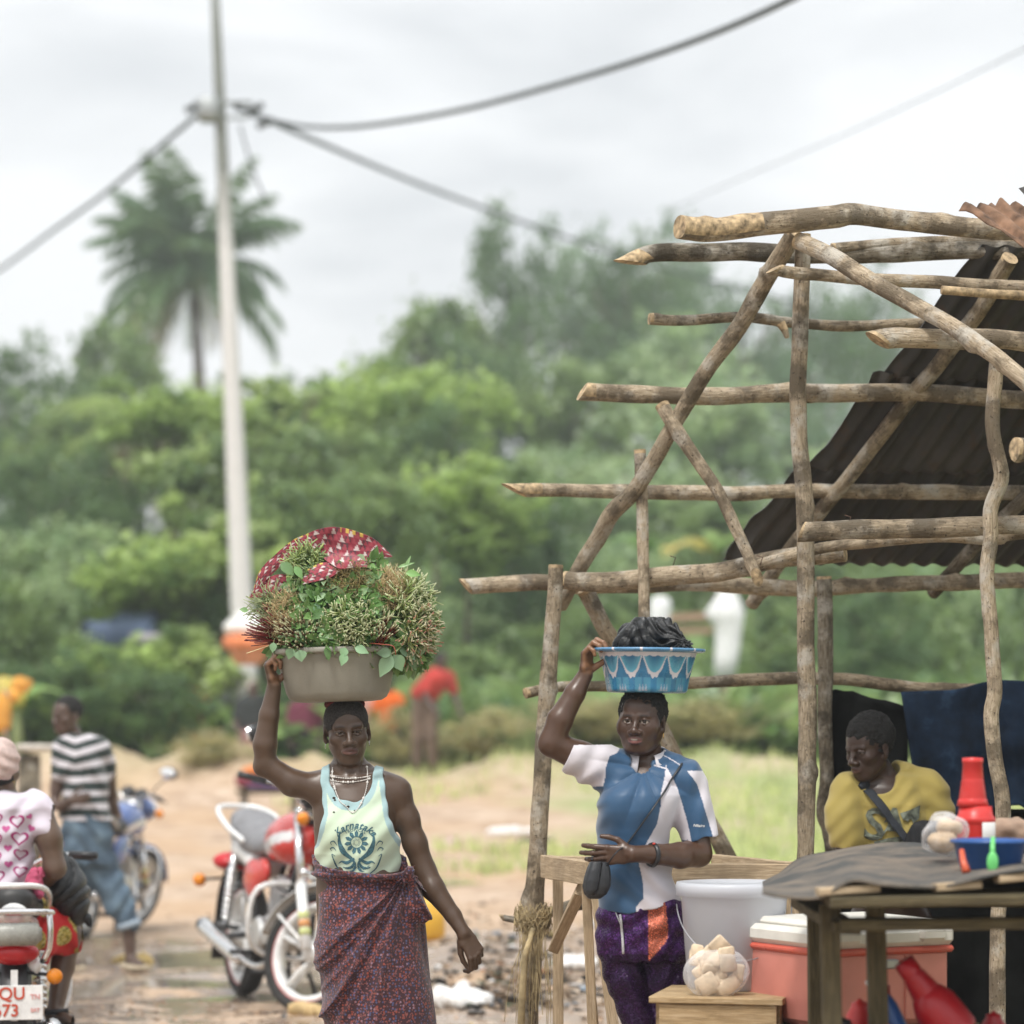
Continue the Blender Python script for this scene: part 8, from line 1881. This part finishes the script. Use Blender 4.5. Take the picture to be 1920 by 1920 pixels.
m = MB(); e_ = Q_(24, 1466, -.01); m.tube([e_+np.array([.004*math.cos(a), 0, .006*math.sin(a)]) for a in np.linspace(0, 6, 10)], .0018, 6, closed=True); m.build('earring', GOLD, L1)
t_ = SDF(); t_.loft(rows(D, [(1484, -44, 36, .07, 0), (1494, -72, 62, .10, 0), (1515, -92, 82, .125, 0), (1560, -78, 70, .13, .0), (1600, -72, 62, .13, .01), (1650, -76, 60, .14, .01), (1674, -82, 66, .15, .01)]), .03)
t_.path([Q_(66, 1512, 0), Q_(82, 1548, -.01)], [.070, .066], .03); t_.path([Q_(-74, 1512, 0), Q_(-92, 1550, -.01)], [.070, .066], .03)
t_.fn((-9, 0, 0), (9, 30, 3), lambda x, y, z: .005*np.sin(z*60+4*np.sin(x*20))+.004*np.sin((x+z)*45)+0*y, .001, 'd')
t_.fn((-9, 0, 0), (9, 30, 3), lambda x, y, z: PZ(1672, D)-.10*np.clip(x-PX(-10, D), -1, 1)*-1.2-z+0*y, .001, 'i')
V, Qf = t_.mesh(Q_(-135, 1690, -.3), Q_(120, 1470, .3), .006); V = smoothV(V, Qf, 1); mk('shirt', V, Qf, CLOTH, L1, col=(.68, .62, .70))
bvh = BVHTree.FromPolygons([tuple(v) for v in V], [tuple(map(int, q)) for q in Qf]); MG = mat('magenta_print', (.38, .02, .16), .8); PKP = mat('pink_print', (.52, .10, .28), .8)
def heart(px, py, r, a, filled, ww=.30):
    n = 28; vo_, vi_ = [], []
    for i in range(n):
        t2 = 6.2832*i/n; hx = 16*math.sin(t2)**3/17; hz = (13*math.cos(t2)-5*math.cos(2*t2)-2*math.cos(3*t2)-math.cos(4*t2))/17; hx, hz = hx*math.cos(a)-hz*math.sin(a), hx*math.sin(a)+hz*math.cos(a)
        vo_.append((PX(px+r*hx, D), PZ(py-r*hz, D))); vi_.append((PX(px+r*hx*(1-ww), D), PZ(py-r*hz*(1-ww), D)))
    if filled: return (vo_+[(PX(px, D), PZ(py, D))], [(i, (i+1) % n, n) for i in range(n)])
    return (vo_+vi_, [(i, (i+1) % n, n+(i+1) % n, n+i) for i in range(n)])
for hp_ in [heart(5, 1533, 11, .2, False), heart(40, 1538, 15, .1, False), heart(4, 1572, 12, .3, False), heart(44, 1570, 16, -.1, False), heart(44, 1600, 13, -.2, False), heart(2, 1605, 12, .2, False), heart(44, 1632, 13, -.1, False), heart(6, 1640, 13, .1, False), heart(-30, 1590, 13, 0, False), heart(-30, 1540, 12, 0, False), heart(-30, 1640, 12, 0, False)]: project(L1, 'heart_print', [hp_], MG, bvh, D-.6)
for hp_ in [heart(21, 1552, 8, 0, True), heart(64, 1552, 8, -.5, True), heart(23, 1588, 8, 0, True), heart(25, 1618, 8, 0, True), heart(-12, 1560, 8, 0, True), heart(-12, 1620, 8, 0, True), heart(62, 1530, 6, .6, True)]: project(L1, 'small_heart_print', [hp_], PKP, bvh, D-.6)
SK = NT('wax_print'); v = SK.tex('Object'); vo = SK.n('ShaderNodeTexVoronoi'); vo.inputs['Scale'].default_value = 10.5; vo.inputs['Randomness'].default_value = .9; SK.l(SK.mapping(v, (1.3, .6, .8)), vo.inputs['Vector']); n_ = SK.noise(v, 90, 3)
dd = SK.ramp(vo.outputs['Distance'], [(.42, 1), (.46, 0)]); yl = SK.ramp(n_, [(.4, (.14, .15, .04)), (.5, (.50, .38, .06)), (.65, (.62, .58, .30))]); SK.set(SK.mix(dd, (.52, .012, .015), yl), .8)
k_ = SDF(); k_.loft(rows(D, [(1652, -76, 66, .14, .0), (1690, -84, 80, .16, .01), (1750, -90, 92, .17, .04), (1795, -88, 90, .16, .06)]), .03); k_.path([Q_(50, 1738, .04), Q_(100, 1742, .22), Q_(128, 1756, .30)], [.12, .10, .085], .04); k_.path([Q_(-50, 1738, .04), Q_(-100, 1742, .22), Q_(-128, 1756, .35)], [.12, .10, .085], .04)
k_.path([Q_(0, 1775, .1), Q_(60, 1785, .16)], [.1, .08], .04)
k_.fn((-9, 0, 0), (9, 30, 3), lambda x, y, z: .006*np.sin((x+z*.6)*70+3*np.sin(z*14))+0*y, .001, 'd'); V, Qf = k_.mesh(Q_(-170, 1850, -.3), Q_(170, 1640, .6), .008); V = smoothV(V, Qf, 1); mk('skirt', V, Qf, SK.m, L1)
m = MB(); m.box(Q_(118, 1924, .14), (.10, .27, .02), R=rotz(.6), bev=.008); m.build('sandal', BLKP if 'BLKP' in globals() else SEATK, L1)
D = 12.2
s = SDF(); s.path([P(118, 1630, 12.5), P(122, 1672, 12.5), P(140, 1708, 12.5)], [.055, .095, .055], .04); s.rc(P(120, 1606, 12.5), P(118, 1640, 12.5), .02, .06, .03); s.rc(P(140, 1700, 12.5), P(166, 1731, 12.5), .05, .012, .03)
s.fn((-9, 0, 0), (9, 30, 3), lambda x, y, z: .009*(1-2*np.abs(np.sin((x*1.2-z*.5)*38+2*np.sin(z*20)))**.6)+0*y, .001, 'd'); V, Qf = s.mesh(P(70, 1750, 12.3), P(185, 1590, 12.72), .006)
o = mk('black_bag', V, Qf, BFILM, None, loc=P(120, 1680, 12.5)); tag(o, 'shiny black plastic bag hanging beside the woman in hearts', 'plastic bag')
lump_o = top('pink_cloth', 'pink cloth tucked at the waist of the woman in hearts', 'cloth', P(68, 1650, 12.2)); lumps('cloth', mat('pink_cotton', (.50, .08, .16), .8), [(P(64, 1650, 12.2), (.032, .03, .045)), (P(72, 1664, 12.22), (.022, .03, .045)), (P(76, 1640, 12.24), (.016, .03, .03))], lump_o, .5, .005)
lump_o = top('white_bag', 'thin white plastic bag tied to the rear rack of the left motorcycle', 'plastic bag', P(63, 1798, 12.0)); lumps('bag', WHTP if 'WHTP' in globals() else CLOTH, [(P(62, 1795, 11.95), (.022, .03, .05)), (P(68, 1812, 11.95), (.026, .03, .035))], lump_o, .4, .006)
# ================================================================ far figures
def figure(label, px, py_head, D, shirt, lower, skin=(.075, .045, .032), pose='stand', skirt=False, turn=0, hat=None, arm=None):
    """py_head: photo row of the head's centre"""
    hc = P(px, py_head, D); gz = float(tz(hc[0], D)); H = hc[2]-gz; o = top('person', label, 'person', (hc[0], D, gz)); s = SDF(); R = rotz(turn); A = lambda x, y, z: hc+R@np.array([x, y, z])
    head(s, hc, R, 1.0, .2, 0); s.rc(A(0, .02, -.05), A(0, .03, -.17), .055, .06, .03); sit = pose == 'sit'
    ln = {'bend': .35, 'stand': 0, 'sit': .05}[pose]; hip = A(0, .05+ln, -.62 if pose != 'bend' else -.48)
    s.rc(A(0, .04, -.22), hip, .13, .14, .06, sq=(R[:, 0], 1.25))
    for sx in (-1, 1):
        e_ = A(sx*.24, 0, -.50) if not (arm and sx == arm[0]) else A(*arm[1]); w_ = A(sx*.20, -.18, -.68) if not (arm and sx == arm[0]) else A(*arm[2])
        s.path([A(sx*.17, .03, -.22), e_, w_], [.055, .045, .028], .03); Hh = frame_to(w_-e_)[:, [0, 2, 1]]; hand(s, w_, Hh, [(.3, .5, .3)]*4, .9)
        if sit: kn = hip+R@np.array([sx*.14, -.42, .02]); an = np.array([kn[0], kn[1]+.02, gz+.09])
        else: kn = np.array([hip[0]+sx*.09, hip[1]-.03, (hip[2]+gz)/2]); an = np.array([hip[0]+sx*.11, hip[1]+.03, gz+.09])
        s.path([hip+R@np.array([sx*.08, 0, 0]), kn, an], [.085, .055, .038], .03); s.rc(an+np.array([0, .02, -.05]), an+R@np.array([0, -.16, -.06]), .038, .028, .02)
    V, Qf = s.mesh(np.minimum(hc, hip)-np.array([.75, .75, 0])-np.array([0, 0, 2]), hc+np.array([.75, .75, .5]), .016); mk('body', V, Qf, SKIN, o, col=facecol(V, hc, R, 1, skin, (.1, .05, .04), 0, .3))
    h_ = SDF(); h_.el(A(0, .016, .04), (.085, .10, .09)); V, Qf = h_.mesh(hc-.16, hc+.17, .012); mk('hair' if not hat else 'head_scarf', V, Qf, hat or HAIR, o)
    t_ = SDF(); t_.rc(A(0, .04, -.22), hip+np.array([0, 0, .04]), .155, .165, .06, sq=(R[:, 0], 1.25))
    for sx in (-1, 1):
        e_ = A(sx*.24, 0, -.50) if not (arm and sx == arm[0]) else A(*arm[1]); a0 = A(sx*.17, .03, -.22); t_.rc(a0, a0+(e_-a0)*.6, .08, .07, .04)
    V, Qf = t_.mesh(np.minimum(hc, hip)-np.array([.6, .6, 1.2]), hc+np.array([.6, .6, .5]), .016); mk('shirt', V, Qf, shirt, o)
    p_ = SDF()
    for sx in (-1, 1):
        if sit: kn = hip+R@np.array([sx*.14, -.42, .02]); an = np.array([kn[0], kn[1]+.02, gz+.2])
        else: kn = np.array([hip[0]+sx*.09, hip[1]-.03, (hip[2]+gz)/2]); an = np.array([hip[0]+sx*.11, hip[1]+.03, gz+.2])
        p_.path([hip+R@np.array([sx*.07, 0, 0]), kn, an], [.13, .09, .075], .12 if skirt else .03)
        if skirt: p_.rc(hip, np.array([hip[0], hip[1], gz+.25]), .17, .19, .05)
    V, Qf = p_.mesh(np.minimum(hc, hip)-np.array([.6, .8, 0])-np.array([0, 0, 2]), hc+np.array([.6, .6, -.4]), .016); mk('skirt' if skirt else 'trousers', V, Qf, lower, o); return o
fm = lambda n, c: mat(n, c, .9, var=.2, scale=5)
figure('far woman in black and maroon carrying a white-covered orange basin on her head', 474, 1290, 40, fm('black_top', (.03, .035, .035)), fm('maroon_pink_skirt', (.40, .2, .2)), skirt=True, arm=(1, (.30, 0, -.1), (.20, -.02, .2)), turn=.3, hat=fm('pale_scarf', (.55, .5, .45)))
c = P(466, 1246, 40); o = top('basin', 'orange basin piled with white cloth on the head of the far woman', 'basin', c); m = MB(); m.lathe([(0, 0), (.17, 0), (.21, .05), (.30, .24), (.33, .25), (.33, .28), (0, .26)], 28, c); m.build('basin', fm('orange_brown_basin', (.62, .28, .16)), o); m = MB(); m.lathe([(.345, .22), (.35, .30), (.34, .38), (.2, .40), (0, .40)], 24, c); m.build('basin_rim', fm('orange_plastic', (.72, .24, .10)), o)
lumps('white_heap', WHTP if 'WHTP' in globals() else CLOTH, [(c+np.array([0, 0, .5]), (.33, .28, .16)), (c+np.array([-.02, 0, .64]), (.18, .16, .1))], o, .2, .03)
figure('far person in a loose red shirt, seen in the scrub right of the leaf load', 826, 1240, 40, fm('red_shirt', (.50, .05, .04)), fm('brown_trousers', (.17, .12, .09)), pose='bend', turn=.6)
figure('far person in a bright orange shirt just right of the older woman\'s head', 728, 1285, 42, fm('orange_shirt', (.70, .13, .01)), fm('dark_trousers', (.05, .04, .035)), turn=-.4)
figure('far person in pink and yellow beside the one in the orange shirt', 694, 1290, 42.6, fm('salmon_shirt', (.62, .32, .26)), fm('yellow_wrap', (.5, .36, .12)), skirt=True)
figure('far person in dark maroon behind the raised forearm', 572, 1300, 42, fm('maroon_shirt', (.16, .03, .06)), fm('black_wrap', (.03, .035, .03)), skirt=True, hat=fm('yellow_scarf', (.5, .38, .1)))
figure('far person in orange sitting at the hedge', 352, 1275, 42.5, fm('bright_orange', (.72, .22, .02)), fm('orange_wrap', (.6, .2, .04)), pose='sit', skirt=True, arm=(1, (.35, 0, -.3), (.5, -.1, -.1)))
figure('far person in grey-white right of the one in orange at the hedge', 398, 1262, 43, fm('grey_white_shirt', (.42, .43, .47)), fm('dark_blue_wrap', (.05, .06, .10)), pose='sit')
figure('far person in pale lilac crouching left of the one in orange', 240, 1282, 43, fm('lilac_shirt', (.42, .42, .50)), fm('navy_wrap', (.06, .08, .14)), pose='sit', turn=.5)
# orange cloths at the left edge
c = P(8, 1330, 30); o = top('hanging_orange_cloth', 'orange-yellow cloth hanging on a stake at the left edge', 'cloth', (c[0], 30, float(tz(c[0], 30)))); lumps('cloth', fm('orange_yellow', (.68, .33, .06)), [(P(4, 1335, 30), (.10, .06, .22)), (P(40, 1285, 30.2), (.11, .06, .09)), (P(20, 1305, 30.1), (.1, .05, .08))], o, .3, .02)
m = MB(); m.tube([(c[0], 30, float(tz(c[0], 30))-.1), (c[0]+.02, 30, c[2]+.2)], .03, 6); m.build('stake', B_GREY if 'B_GREY' in globals() else BARK, o)
